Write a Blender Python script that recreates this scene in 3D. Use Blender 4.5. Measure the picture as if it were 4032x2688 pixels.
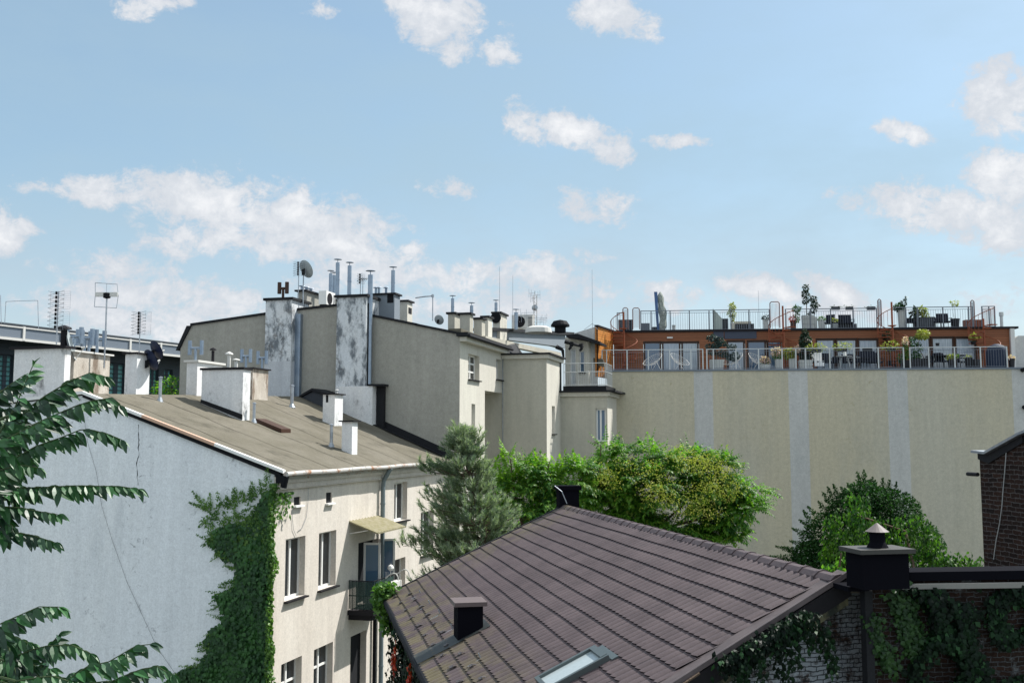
import bpy, bmesh, math, random
from mathutils import Vector, noise as mnoise
rnd = random.Random(11)
S = bpy.context.scene
for o in list(bpy.data.objects): bpy.data.objects.remove(o)
COL = S.collection
# ---------------------------------------------------------------- camera
FP = 4000.0; HZ = 1725.0; TH = math.atan((HZ-1344)/FP); ZE = 13.5
cd = bpy.data.cameras.new('camera'); cam = bpy.data.objects.new('camera', cd); COL.objects.link(cam)
cd.sensor_width = 36; cd.lens = 36*FP/4032; cd.clip_start = 0.1; cd.clip_end = 6000
cam.location = (0, 0, ZE); cam.rotation_euler = (math.pi/2+TH, 0, 0)
S.camera = cam
# ---------------------------------------------------------------- sun
SUN = Vector((0.70, 0.43, 1.0)).normalized()
sl = bpy.data.lights.new('sun', 'SUN'); sl.energy = 4.1; sl.angle = math.radians(0.53); sl.color = (1.0, 0.965, 0.91)
so = bpy.data.objects.new('sun', sl); COL.objects.link(so)
so.rotation_euler = (-SUN).to_track_quat('-Z', 'Y').to_euler(); so.location = (40, 30, 60)
# ---------------------------------------------------------------- exposure
S.view_settings.view_transform = 'Standard'; S.view_settings.look = 'None'
S.view_settings.exposure = 0.80; S.view_settings.gamma = 1.0
# ---------------------------------------------------------------- node helper
class NT:
    def __init__(s, tree): s.t = tree; s.n = tree.nodes; s.l = tree.links
    def new(s, ty, **k):
        n = s.n.new(ty)
        for a, b in k.items(): setattr(n, a, b)
        return n
    def put(s, sock, v):
        if hasattr(v, 'is_output'): s.l.new(v, sock)
        elif v is not None: sock.default_value = v
    def m(s, op, a, b=None, c=None, clamp=False):
        n = s.new('ShaderNodeMath', operation=op); n.use_clamp = clamp
        s.put(n.inputs[0], a)
        if b is not None: s.put(n.inputs[1], b)
        if c is not None: s.put(n.inputs[2], c)
        return n.outputs[0]
    def vm(s, op, a, b=None, out=0):
        n = s.new('ShaderNodeVectorMath', operation=op); s.put(n.inputs[0], a)
        if b is not None: s.put(n.inputs[1], b)
        return n.outputs['Value' if op in ('DOT_PRODUCT', 'LENGTH') else 'Vector']
    def comb(s, x, y, z):
        n = s.new('ShaderNodeCombineXYZ'); s.put(n.inputs[0], x); s.put(n.inputs[1], y); s.put(n.inputs[2], z); return n.outputs[0]
    def noise(s, v, sc, det=4, ro=0.55, dist=0.0):
        n = s.new('ShaderNodeTexNoise'); s.put(n.inputs['Vector'], v); n.inputs['Scale'].default_value = sc
        n.inputs['Detail'].default_value = det; n.inputs['Roughness'].default_value = ro; n.inputs['Distortion'].default_value = dist
        return n.outputs[0]
    def ramp(s, v, a, b, lo=0.0, hi=1.0):
        n = s.new('ShaderNodeMapRange', interpolation_type='SMOOTHSTEP'); s.put(n.inputs[0], v)
        n.inputs[1].default_value = a; n.inputs[2].default_value = b; n.inputs[3].default_value = lo; n.inputs[4].default_value = hi
        return n.outputs[0]
    def mix(s, f, a, b, bt='MIX'):
        n = s.new('ShaderNodeMix', data_type='RGBA', blend_type=bt)
        s.put(n.inputs[0], f)
        for i, c in ((6, a), (7, b)):
            s.put(n.inputs[i], c if hasattr(c, 'is_output') else (c[0], c[1], c[2], 1))
        return n.outputs[2]
    def obj(s): return s.new('ShaderNodeTexCoord').outputs['Object']
# ---------------------------------------------------------------- sky (world)
w = bpy.data.worlds.new('World'); S.world = w; w.use_nodes = True
wt = NT(w.node_tree); wt.n.clear()
sky = wt.new('ShaderNodeTexSky', sky_type='NISHITA'); sky.sun_disc = False
sky.sun_elevation = math.asin(SUN.z); sky.sun_rotation = math.atan2(SUN.x, SUN.y)
sky.altitude = 200; sky.air_density = 1.0; sky.dust_density = 1.6; sky.ozone_density = 2.2
gen = wt.new('ShaderNodeTexCoord').outputs['Generated']
sep = wt.new('ShaderNodeSeparateXYZ'); wt.l.new(gen, sep.inputs[0])
X, Y, Z = sep.outputs
yy = wt.m('MAXIMUM', Y, 0.12)
az = wt.m('DIVIDE', X, yy); el = wt.m('DIVIDE', Z, yy)
wn = wt.noise(gen, 9.0, 6, 0.6)
wn2 = wt.noise(wt.vm('ADD', gen, (3.1, 1.7, 0.4)), 9.0, 6, 0.6)
azw = wt.m('ADD', az, wt.m('MULTIPLY', wt.m('SUBTRACT', wn, 0.5), 0.085))
elw = wt.m('ADD', el, wt.m('MULTIPLY', wt.m('SUBTRACT', wn2, 0.5), 0.06))
CL = [(640,500,250,70,.2,1),(400,455,170,48,0,1),(235,455,110,30,.1,.8),(790,550,150,45,.35,1),(520,550,150,38,0,.7),
 (330,650,190,42,.15,.8),(500,690,110,28,.2,.7),(130,690,110,36,.1,.7),(330,730,190,38,0,.7),(15,535,60,36,.2,1),
 (960,600,110,32,.4,.8),(1100,640,160,40,.1,.8),(1290,650,100,38,.3,.8),(1050,690,260,40,0,.55),(860,640,160,45,0,.6),
 (1000,40,95,62,.6,1.1),(1035,105,34,42,.3,.9),(1410,40,95,48,.3,1.1),(1150,100,30,32,.4,.6),(345,12,62,26,0,.8),(745,28,40,16,.1,.5),
 (1205,275,50,40,.5,.9),(1330,290,100,36,.25,1),(1405,335,50,26,.5,.7),(1555,334,66,14,.1,.9),(1400,475,80,28,.3,.6),
 (2300,230,100,78,.2,1.1),(2300,390,90,55,0,1),(2120,470,140,46,.15,1),(2300,510,120,55,0,1),(2070,300,55,18,.3,.7),(2310,160,30,30,0,.7),
 (1560,680,65,30,.3,.8),(1740,670,85,32,.2,.9),(1925,668,90,34,.25,1.1),(1850,705,210,26,0,.6),(1400,600,40,14,.3,.4),
 (1020,420,50,14,.2,.35),(40,450,60,30,.3,.35),(2310,690,80,40,0,.5)]
ch, sh = math.cos(TH), math.sin(TH)
def pxdir(x, y):
    d = Vector((1, 0, 0))*((x-2016)/FP) + Vector((0, -sh, ch))*((1344-y)/FP) + Vector((0, ch, sh)); return d
mask = None
for cx, cy, rx, ry, ti, st in CL:
    d = pxdir(cx*12/7, cy*12/7); d = d/d.y
    rx = rx*12/7/FP*1.36; ry = ry*12/7/FP*1.5
    ax = wt.m('SUBTRACT', azw, d.x); ay = wt.m('SUBTRACT', elw, d.z)
    c, s_ = math.cos(-ti), math.sin(-ti)
    u = wt.m('MULTIPLY_ADD', ay, s_/rx, wt.m('MULTIPLY', ax, c/rx))
    v = wt.m('MULTIPLY_ADD', ay, c/ry, wt.m('MULTIPLY', ax, -s_/ry))
    q = wt.m('MULTIPLY_ADD', v, v, wt.m('MULTIPLY', u, u))
    g = wt.m('MULTIPLY', wt.m('SUBTRACT', 1.0, q), st)
    mask = g if mask is None else wt.m('SMOOTH_MAX', mask, g, 0.3)
mask = wt.m('MAXIMUM', mask, -1.2)
fine = wt.m('MULTIPLY_ADD', wt.m('SUBTRACT', wt.noise(gen, 95.0, 8, 0.7, 0.6), 0.5), 0.35, wt.noise(wt.vm('MULTIPLY', gen, (1, 1, 1.4)), 26.0, 10, 0.66, 0.3))
dens = wt.m('MULTIPLY_ADD', wt.m('SUBTRACT', fine, 0.5), 3.5, mask)
cov = wt.ramp(dens, 0.0, 0.75)
broad = wt.noise(wt.vm('MULTIPLY', gen, (1, 1, 2.5)), 5.0, 5, 0.6)
veil = wt.ramp(el, 0.0, 0.5, 0.82, 0.46)
veil = wt.m('MULTIPLY', veil, wt.ramp(broad, 0.25, 0.75, 0.75, 1.2))

shade = wt.ramp(wt.m('ADD', dens, wt.m('MULTIPLY', wt.m('SUBTRACT', wt.noise(wt.vm('ADD', gen, (0.0, 0.0, 0.012)), 22.0, 6, 0.6), 0.5), 2.5)), 0.2, 2.2)
ccol = wt.mix(shade, (3.45, 3.65, 3.95), (5.1, 5.1, 5.15))
vc = wt.mix(wt.ramp(el, 0.0, 0.3), (3.15, 3.55, 3.95), (2.2, 3.05, 3.65))
skyc = wt.mix(1.0, sky.outputs[0], (0.87, 0.93, 0.86), 'MULTIPLY')
fin = wt.mix(wt.m('MULTIPLY', cov, 0.95), wt.mix(veil, skyc, vc), ccol)
bk_ = wt.m('MAXIMUM', wt.ramp(Y, 0.15, -0.25), wt.ramp(Z, 0.50, 0.72))
bcov = wt.m('MULTIPLY', bk_, wt.ramp(wt.noise(wt.vm('ADD', gen, (5.0, 2.0, 1.0)), 3.2, 7, 0.6), 0.36, 0.52))
fin = wt.mix(bcov, fin, (4.5, 5.0, 5.4))  # unseen clouds behind and overhead, added to brighten the ambient fill
bg = wt.new('ShaderNodeBackground'); wt.l.new(fin, bg.inputs[0]); bg.inputs[1].default_value = 0.112
wo = wt.new('ShaderNodeOutputWorld'); wt.l.new(bg.outputs[0], wo.inputs[0])
# ---------------------------------------------------------------- geometry helpers
EYE = Vector((0, 0, ZE)); UZ = Vector((0, 0, 1))
def N(reg, x, y):   # zoomed-study coordinates -> photo pixels
    o = REG[reg]; return (o[0]+x*o[2], o[1]+y*o[2])
_s = 0.42535
REG = dict(r1=(0,1000,_s), r2=(700,950,_s), r3=(1450,1050,_s), r4=(2300,1050,_s), r5=(3032,1050,_s), r6=(0,1600,_s), r7=(900,1700,_s),
 r8=(0,2150,.34305), s1=(900,2020,.42608), s2=(1500,1850,_s), s3=(2400,1850,_s), s4=(3032,1850,_s), s5=(2700,2250,.42517), s6=(3300,2200,.31122),
 s7=(1800,2300,.34014), s8=(1500,1600,_s), z5=(1040,1150,.31878), z4=(1800,1250,.38258), z2=(3732,1200,.19133), z3=(3782,1650,.38285), D=(0,0,12/7))
def at(px, D):
    d = pxdir(*px); return EYE + d*(D/d.y)
def azdir(x):
    d = pxdir(x, HZ); d.z = 0; return d.normalized()
class Fr:
    """frame: origin on plan, u along the wall, v outward"""
    def __init__(s, o, u, v): s.o = Vector((o.x, o.y, 0)); s.u = u; s.v = v
    def p(s, a, b, z): return s.o + s.u*a + s.v*b + UZ*z
    def hit(s, px, b=0.0):
        d = pxdir(*px); t = (b-(EYE-s.o).dot(s.v))/d.dot(s.v); P = EYE+d*t
        return (P-s.o).dot(s.u), P.z
    def hita(s, px, a):
        d = pxdir(*px); t = (a-(EYE-s.o).dot(s.u))/d.dot(s.u); P = EYE+d*t
        return (P-s.o).dot(s.v), P.z
    def off(s, a, b): return Fr(s.p(a, b, 0), s.u, s.v)
class MB:
    def __init__(s): s.v = []; s.f = []; s.mi = []
    def face(s, pts, mi=0):
        n = len(s.v); s.v += [Vector(p) for p in pts]; s.f.append(tuple(range(n, n+len(pts)))); s.mi.append(mi); return s
    def grid(s, rows, mi=0):
        n = len(s.v); w_ = len(rows[0])
        for r in rows: s.v += [Vector(p) for p in r]
        for i in range(len(rows)-1):
            for j in range(w_-1):
                s.f.append((n+i*w_+j, n+i*w_+j+1, n+(i+1)*w_+j+1, n+(i+1)*w_+j)); s.mi.append(mi)
        return s
    def box(s, fr, a0, a1, b0, b1, z0, z1, mi=0):
        p = [fr.p(a, b, z) for z in (z0, z1) for a, b in ((a0, b0), (a1, b0), (a1, b1), (a0, b1))]
        n = len(s.v); s.v += p
        for q in ((0,3,2,1),(4,5,6,7),(0,1,5,4),(1,2,6,5),(2,3,7,6),(3,0,4,7)): s.f.append(tuple(n+i for i in q)); s.mi.append(mi)
        return s
    def prism(s, pts, d, mi=0):
        n = len(s.v); k = len(pts); s.v += [Vector(p) for p in pts]+[Vector(p)+d for p in pts]
        s.f.append(tuple(range(n, n+k))); s.f.append(tuple(range(n+2*k-1, n+k-1, -1))); s.mi += [mi, mi]
        for i in range(k):
            j = (i+1) % k; s.f.append((n+i, n+j, n+k+j, n+k+i)); s.mi.append(mi)
        return s
    def tube(s, p, q, r, n=8, r2=None, cap=True, mi=0):
        p = Vector(p); q = Vector(q); d = (q-p)
        if d.length < 1e-6: return s
        d.normalize(); a = d.orthogonal().normalized(); b = d.cross(a); r2 = r if r2 is None else r2
        k = len(s.v)
        for c, rr in ((p, r), (q, r2)):
            for i in range(n):
                t = 2*math.pi*i/n; s.v.append(c+a*(rr*math.cos(t))+b*(rr*math.sin(t)))
        for i in range(n):
            j = (i+1) % n; s.f.append((k+i, k+j, k+n+j, k+n+i)); s.mi.append(mi)
        if cap: s.f.append(tuple(range(k+n-1, k-1, -1))); s.f.append(tuple(range(k+n, k+2*n))); s.mi += [mi, mi]
        return s
    def path(s, pts, r, n=6, r2=None):
        m = len(pts)-1
        for i in range(m):
            ra = r if r2 is None else r+(r2-r)*i/m; rb = r if r2 is None else r+(r2-r)*(i+1)/m
            s.tube(pts[i], pts[i+1], ra, n, rb)
        return s
    def lathe(s, c, prof, n=16, ax=None, mi=0):
        c = Vector(c); d = (ax or UZ).normalized(); a = d.orthogonal().normalized(); b = d.cross(a); k = len(s.v)
        for r, h in prof:
            for i in range(n):
                t = 2*math.pi*i/n; s.v.append(c+d*h+a*(r*math.cos(t))+b*(r*math.sin(t)))
        for j in range(len(prof)-1):
            for i in range(n):
                i2 = (i+1) % n; s.f.append((k+j*n+i, k+j*n+i2, k+(j+1)*n+i2, k+(j+1)*n+i)); s.mi.append(mi)
        return s
    def build(s, name, mats, parent=None, base=None, smooth=False, label=None, fix=False):
        me = bpy.data.meshes.new(name)
        org = ORG[parent.name] if parent else (Vector(base) if base is not None else Vector((0, 0, 0)))
        me.from_pydata([tuple(v-org) for v in s.v], [], s.f)
        if not isinstance(mats, (list, tuple)): mats = [mats]
        for m_ in mats: me.materials.append(m_)
        if len(mats) > 1: me.polygons.foreach_set('material_index', s.mi)
        if smooth: me.polygons.foreach_set('use_smooth', [True]*len(me.polygons))
        if fix:
            b_ = bmesh.new(); b_.from_mesh(me); bmesh.ops.recalc_face_normals(b_, faces=b_.faces); b_.to_mesh(me); b_.free()
        me.update()
        o = bpy.data.objects.new(name, me); COL.objects.link(o)
        if parent: o.parent = parent
        else: o.location = org
        ORG[o.name] = org
        if label: o['label'] = label
        return o
ORG = {}
def thing(name, label, cat, loc, group=None):
    o = bpy.data.objects.new(name, None); COL.objects.link(o); o.location = loc; o.empty_display_size = 0.3
    ORG[o.name] = Vector(loc); o['label'] = label; o['category'] = cat
    if group: o['group'] = group
    return o
def tag(o, label, cat, group=None, kind=None):
    if label: o['label'] = label
    if cat: o['category'] = cat
    if group: o['group'] = group
    if kind: o['kind'] = kind
    return o
def structure(o): o['kind'] = 'structure'; return o
def lerp(a, b, t): return a+(b-a)*t
def interp(pl, x):
    if x <= pl[0][0]: return pl[0][1]
    for (x0, y0), (x1, y1) in zip(pl, pl[1:]):
        if x <= x1: return y0+(y1-y0)*(x-x0)/(x1-x0)
    return pl[-1][1]
def panel(mb, fr, top, bot, holes=(), b=0.0, depth=0.22, mi=0, rmi=0):
    """wall in plane v=b with a polyline top and rectangular openings with reveals"""
    xs = {x for x, _ in top}
    a0, a1 = top[0][0], top[-1][0]
    for h in holes:
        for x in h[:2]:
            if a0 < x < a1: xs.add(x)
    xs = sorted(xs)
    for x0, x1 in zip(xs, xs[1:]):
        if x1-x0 < 1e-5: continue
        m_ = (x0+x1)/2; hs = sorted([h for h in holes if h[0] <= m_ <= h[1]], key=lambda h: h[2]); z = bot
        for h in hs:
            if h[2] > z+1e-4: mb.face([fr.p(x0, b, z), fr.p(x1, b, z), fr.p(x1, b, h[2]), fr.p(x0, b, h[2])], mi)
            z = h[3]
        mb.face([fr.p(x0, b, z), fr.p(x1, b, z), fr.p(x1, b, interp(top, x1)), fr.p(x0, b, interp(top, x0))], mi)
    for h in holes:
        u0, u1, z0, z1 = h[:4]; c = [(u0, z0), (u1, z0), (u1, z1), (u0, z1)]
        dd = h[4] if len(h) > 4 else depth
        for i in range(4):
            p, q = c[i], c[(i+1) % 4]
            mb.face([fr.p(p[0], b, p[1]), fr.p(q[0], b, q[1]), fr.p(q[0], b-dd, q[1]), fr.p(p[0], b-dd, p[1])], rmi)
    return mb
# ---------------------------------------------------------------- materials
def mat(name, col, rough=0.8, var=0.0, vs=3.0, col2=None, bump=0.0, bs=60.0, metal=0.0, spec=0.3, det=5, stretch=None, lo=.35, hi=.65):
    m_ = bpy.data.materials.new(name); m_.use_nodes = True; t = NT(m_.node_tree); P = t.n['Principled BSDF']
    P.inputs['Roughness'].default_value = rough; P.inputs['Metallic'].default_value = metal; P.inputs['Specular IOR Level'].default_value = spec
    oc = t.obj()
    v = t.vm('MULTIPLY', oc, stretch) if stretch else oc
    c = (*col, 1)
    if col2: c = t.mix(t.ramp(t.noise(v, vs, det, 0.6), lo, hi), col, col2)
    if var:
        k = t.noise(oc, vs*7.3, 5, 0.65); f_ = t.m('MULTIPLY_ADD', k, 2*var, 1-var)
        c = t.mix(1.0, c, t.comb(f_, f_, f_), 'MULTIPLY')
    t.put(P.inputs['Base Color'], c)
    if bump:
        bn = t.new('ShaderNodeBump'); bn.inputs['Strength'].default_value = bump; bn.inputs['Distance'].default_value = 0.02
        t.put(bn.inputs['Height'], t.noise(oc, bs, 6, 0.6)); t.l.new(bn.outputs[0], P.inputs['Normal'])
    return m_
def stain_mat(name, base, dark, light, ds=1.2, thr=(.55, .7), bs=25, bump=.5, streak=(1, 1, .35), grime=None, gcol=(.02,.025,.03), fs=60.0, mott=5.0, ma=.45):
    """plaster with patches; grime=(size, lo, hi) adds small dark spots and cracks"""
    m_ = bpy.data.materials.new(name); m_.use_nodes = True; t = NT(m_.node_tree); P = t.n['Principled BSDF']
    P.inputs['Roughness'].default_value = .9; P.inputs['Specular IOR Level'].default_value = .15
    oc = t.obj(); sv = t.vm('MULTIPLY', oc, streak)
    a = t.ramp(t.noise(sv, ds, 8, .68), *thr); b = t.ramp(t.noise(t.vm('ADD', sv, (7, 3, 1)), ds*.6, 6, .6), .35, .7)
    c = t.mix(b, base, light); c = t.mix(a, c, dark)
    f_ = t.m('MULTIPLY_ADD', t.noise(oc, fs*.28, 4, .75), .62, .69); c = t.mix(1.0, c, t.comb(f_, f_, f_), 'MULTIPLY')
    if mott: f2_ = t.m('ADD', t.m('MULTIPLY_ADD', t.noise(oc, mott, 5, .95), ma, .96-ma*.5), t.m('MULTIPLY_ADD', t.noise(t.vm('MULTIPLY', oc, (2.2, 2.2, .10)), 1.6, 5, .7), .30, -.13)); c = t.mix(1.0, c, t.comb(f2_, f2_, f2_), 'MULTIPLY')
    if grime:
        g = t.ramp(t.noise(oc, grime[0], 9, .75, .6), grime[1], grime[2]); g2 = t.ramp(t.noise(sv, .5, 3, .5), .45, .6)
        c = t.mix(t.m('MULTIPLY', g, t.m('MULTIPLY', g2, .75)), c, gcol)
    t.put(P.inputs['Base Color'], c)
    bn = t.new('ShaderNodeBump'); bn.inputs['Strength'].default_value = bump; bn.inputs['Distance'].default_value = .02
    t.put(bn.inputs['Height'], t.noise(oc, bs, 8, .7)); t.l.new(bn.outputs[0], P.inputs['Normal'])
    return m_
def leaf_mat(name, c1, c2, c3=None, rough=.5, trans=.35, clump=1.5, spec=.4):
    m_ = bpy.data.materials.new(name); m_.use_nodes = True; t = NT(m_.node_tree); P = t.n['Principled BSDF']
    P.inputs['Roughness'].default_value = rough; P.inputs['Specular IOR Level'].default_value = spec
    ri = t.new('ShaderNodeNewGeometry').outputs['Random Per Island']; no = t.noise(t.obj(), clump, 3, .5)
    f_ = t.m('ADD', t.m('MULTIPLY', ri, .6), t.m('MULTIPLY', t.ramp(no, .3, .7), .4))
    c = t.mix(t.ramp(f_, .2, .8), c1, c2)
    if c3: c = t.mix(t.ramp(ri, .86, .95), c, c3)
    t.put(P.inputs['Base Color'], c)
    tr = t.new('ShaderNodeBsdfTranslucent'); t.put(tr.inputs[0], t.mix(1.0, c, (1.1, 1.35, .55), 'MULTIPLY'))
    mx = t.new('ShaderNodeMixShader'); mx.inputs[0].default_value = trans
    t.l.new(P.outputs[0], mx.inputs[1]); t.l.new(tr.outputs[0], mx.inputs[2]); t.l.new(mx.outputs[0], t.n['Material Output'].inputs[0])
    return m_
def brick_mat(name, u, c1, c2, mortar, wash=None, washr=(.45, .6), size=(.25, .075), rough=.9, off=(0, 0, 0), msz=.012):
    m_ = bpy.data.materials.new(name); m_.use_nodes = True; t = NT(m_.node_tree); P = t.n['Principled BSDF']
    P.inputs['Roughness'].default_value = rough; P.inputs['Specular IOR Level'].default_value = .15
    oc = t.obj(); sp = t.new('ShaderNodeSeparateXYZ'); t.l.new(oc, sp.inputs[0])
    uv = t.comb(t.vm('DOT_PRODUCT', oc, tuple(u)), sp.outputs[2], 0.0)
    wob = t.m('MULTIPLY', t.m('SUBTRACT', t.noise(oc, 2.3, 3), .5), .06); wo2 = t.m('MULTIPLY', t.m('SUBTRACT', t.noise(oc, 11.0, 3), .5), .045); uv = t.vm('ADD', uv, t.comb(t.m('ADD', wob, wo2), t.m('ADD', wob, wo2), 0.0))
    br = t.new('ShaderNodeTexBrick'); t.l.new(uv, br.inputs['Vector']); br.inputs['Scale'].default_value = 1
    br.inputs['Brick Width'].default_value = size[0]; br.inputs['Row Height'].default_value = size[1]; br.inputs['Mortar Size'].default_value = msz
    br.inputs['Mortar Smooth'].default_value = .3
    for k, c in (('Color1', c1), ('Color2', c2), ('Mortar', mortar)): br.inputs[k].default_value = (*c, 1)
    c = br.outputs[0]
    n1 = t.noise(uv, 9, 5, .7); c = t.mix(t.ramp(n1, .45, .7, 0, .75), c, tuple(x*.35 for x in c1))
    if wash: c = t.mix(t.m('MULTIPLY', t.m('MULTIPLY', t.ramp(t.noise(t.vm('ADD', oc, off), 2.4, 9, .8), *washr), .9), t.m('MULTIPLY_ADD', br.outputs[1], -.85, 1.0)), c, wash)
    t.put(P.inputs['Base Color'], c)
    bn = t.new('ShaderNodeBump'); bn.inputs['Strength'].default_value = .8; bn.inputs['Distance'].default_value = .02
    t.put(bn.inputs['Height'], t.m('ADD', t.m('MULTIPLY', br.outputs[1], -1.0), t.noise(oc, 30, 6, .7))); t.l.new(bn.outputs[0], P.inputs['Normal'])
    return m_
def board_mat(name, c1, c2, w_=.14, rough=.55, diag=None):
    m_ = bpy.data.materials.new(name); m_.use_nodes = True; t = NT(m_.node_tree); P = t.n['Principled BSDF']
    P.inputs['Roughness'].default_value = rough; P.inputs['Specular IOR Level'].default_value = .3
    oc = t.obj(); sp = t.new('ShaderNodeSeparateXYZ'); t.l.new(oc, sp.inputs[0])
    z = sp.outputs[2] if diag is None else t.vm('DOT_PRODUCT', oc, diag)
    k = t.m('DIVIDE', z, w_); fr_ = t.m('FRACT', k); fl = t.m('FLOOR', k)
    wn_ = t.new('ShaderNodeTexWhiteNoise', noise_dimensions='1D'); t.put(wn_.inputs['W'], fl)
    c = t.mix(wn_.outputs[0], c1, c2)
    g = t.noise(t.vm('MULTIPLY', oc, (3, 3, 40)), 1.0, 5, .6); gg = t.m('MULTIPLY_ADD', g, .5, .75); c = t.mix(1.0, c, t.comb(gg, gg, gg), 'MULTIPLY')
    gr = t.m('LESS_THAN', fr_, .09); c = t.mix(gr, c, (.012, .008, .006)); t.put(P.inputs['Base Color'], c)
    return m_
M = {}
M['gable'] = stain_mat('pale_blue_plaster', (.78, .81, .84), (.68, .71, .74), (.83, .85, .86), ds=.7, thr=(.5, .75), grime=(4.5, .56, .66), gcol=(.16,.17,.19), bump=.25)
M['cream'] = stain_mat('cream_plaster', (.60, .55, .49), (.51, .465, .42), (.65, .605, .545), ds=1.1, thr=(.5, .8), bump=.2)
M['cream2'] = stain_mat('cream_render', (.55, .525, .465), (.47, .45, .40), (.60, .58, .51), ds=.8, thr=(.5, .8), bump=.25, fs=90)
M['grey'] = stain_mat('grey_roughcast', (.34, .33, .29), (.28, .275, .245), (.385, .37, .33), ma=.8, ds=.55, thr=(.5, .8), bump=.7, bs=50, grime=(2, .66, .8), fs=110)
M['grey2'] = stain_mat('buff_roughcast', (.44, .42, .36), (.38, .365, .315), (.49, .47, .40), ds=.6, thr=(.5, .8), bump=.6, bs=50, fs=110)
M['beige'] = stain_mat('beige_roughcast', (.52, .475, .36), (.41, .395, .33), (.50, .475, .395), ds=.28, ma=.75, thr=(.48, .72), bump=.7, bs=45, grime=(1.2, .60, .72), gcol=(.3,.25,.13), fs=100)
M['stripe'] = stain_mat('pale_grey_roughcast', (.50, .50, .49), (.45, .46, .45), (.53, .53, .515), ds=.5, ma=.75, thr=(.5, .75), bump=.7, bs=45, fs=100)
M['chim'] = stain_mat('weathered_plaster', (.70, .71, .72), (.24, .24, .24), (.76, .75, .74), ds=1.3, thr=(.55, .72), bump=.5, streak=(1, 1, .55))
M['stack'] = stain_mat('peeling_chimney_plaster', (.64, .67, .70), (.17, .19, .21), (.72, .73, .74), ds=2.2, thr=(.44, .62), bump=.8, streak=(1, 1, .5), grime=(3.5, .52, .6), gcol=(.13,.12,.11))
M['chimbrick'] = stain_mat('crumbling_plaster', (.47, .42, .36), (.24, .19, .15), (.62, .58, .52), ds=2.0, thr=(.5, .62), bump=.9)
M['felt'] = stain_mat('roofing_felt', (.13, .118, .09), (.085, .078, .06), (.165, .15, .12), ds=.9, thr=(.5, .75), bump=.6, bs=80, grime=(2.5, .62, .75), gcol=(.14,.12,.09), streak=(1, 1, 1), fs=140)
M['felt2'] = mat('dark_roofing_felt', (.045, .05, .06), .85, .3, 2, bump=.4)
M['tar'] = mat('black_bitumen', (.010, .011, .014), .75, .3, 3, bump=.3)
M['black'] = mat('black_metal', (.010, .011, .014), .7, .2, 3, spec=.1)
M['capm'] = mat('dark_sheet_metal', (.018, .017, .02), .7, .25, 4, spec=.12)
M['zinc'] = mat('zinc', (.42, .45, .48), .42, .18, 3, metal=.6, col2=(.3, .33, .37))
M['zincb'] = mat('galvanised_flue', (.24, .30, .38), .38, .15, 2, metal=.7, col2=(.30, .36, .43))
M['rust'] = mat('rusty_gutter', (.46, .45, .43), .6, .2, 3, col2=(.30, .15, .08), metal=.2, lo=.5, hi=.7)
M['white'] = mat('white_paint', (.78, .78, .76), .45, .06, 5)
M['offwhite'] = mat('weathered_white', (.62, .61, .58), .6, .12, 5)
M['glass'] = mat('dark_window_glass', (.012, .016, .02), .06, spec=.8)
M['glassb'] = mat('blue_window_glass', (.06, .12, .20), .05, spec=1.0)
M['drape'] = mat('white_curtain', (.62, .64, .64), .8, .1, 4, stretch=(14, 14, .5), col2=(.42, .46, .5))
M['dark'] = mat('dark_interior', (.008, .009, .012), .9)
M['wood'] = board_mat('brown_cladding', (.20, .072, .032), (.30, .115, .05))
M['woodo'] = board_mat('orange_cladding', (.50, .19, .04), (.58, .25, .06))
M['woodd'] = mat('dark_brown_frame', (.055, .026, .016), .5, .2)
M['corten'] = mat('rust_red_steel', (.26, .075, .035), .6, .25, 6)
M['steel'] = mat('pale_grey_steel', (.50, .52, .52), .4, .1, 4, metal=.3)
M['asph'] = mat('asphalt', (.05, .05, .052), .9, .2, 2, bump=.4)
M['green'] = mat('dark_green_mesh', (.01, .035, .03), .6, .3, 6)
M['moss'] = mat('mossy_sheet', (.27, .245, .165), .8, .3, 5, col2=(.21, .19, .10), bump=.3)
M['dishg'] = mat('grey_dish', (.36, .40, .41), .5, .08, 4)
M['dishb'] = mat('navy_dish', (.012, .02, .055), .4, .1, 4)
M['bark'] = mat('bark', (.10, .07, .05), .95, .35, 6, bump=.8, bs=30)
M['plantw'] = mat('pale_planter', (.52, .53, .51), .7, .1, 5)
M['plantg'] = mat('grey_planter', (.33, .35, .35), .7, .1, 5)
M['plantd'] = mat('black_planter', (.015, .016, .02), .5, .1, 5)
M['fabric'] = mat('dark_fabric', (.015, .018, .03), .9, .2, 8)
M['cushion'] = mat('pale_cushion', (.62, .58, .48), .9, .1, 8)
M['towel'] = mat('white_towel', (.82, .82, .82), .9, .05, 8)
M['leafA'] = leaf_mat('foreground_leaf', (.008, .036, .016), (.024, .11, .024), (.055, .11, .07), rough=.45, trans=.14, clump=2.2, spec=.5)  # pale third tone puts a sheen into the colour of some leaves
M['leafT'] = leaf_mat('tree_leaf', (.035, .12, .020), (.16, .33, .035), (.24, .32, .05), rough=.5, trans=.5, clump=.9)
M['leafL'] = leaf_mat('lime_leaf', (.09, .20, .025), (.22, .38, .04), rough=.45, trans=.42, clump=1.2)
M['seed'] = leaf_mat('orange_seed', (.26, .32, .05), (.46, .44, .09), rough=.7, trans=.3)
M['pine'] = leaf_mat('pine_needle', (.10, .15, .105), (.34, .40, .27), rough=.6, trans=.35, clump=1.3)
M['ivy'] = leaf_mat('ivy_leaf', (.012, .055, .014), (.04, .13, .028), rough=.5, trans=.25, clump=1.2)
M['ivyl'] = leaf_mat('young_ivy_leaf', (.05, .13, .03), (.14, .26, .05), rough=.5, trans=.35, clump=1.2)
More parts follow.
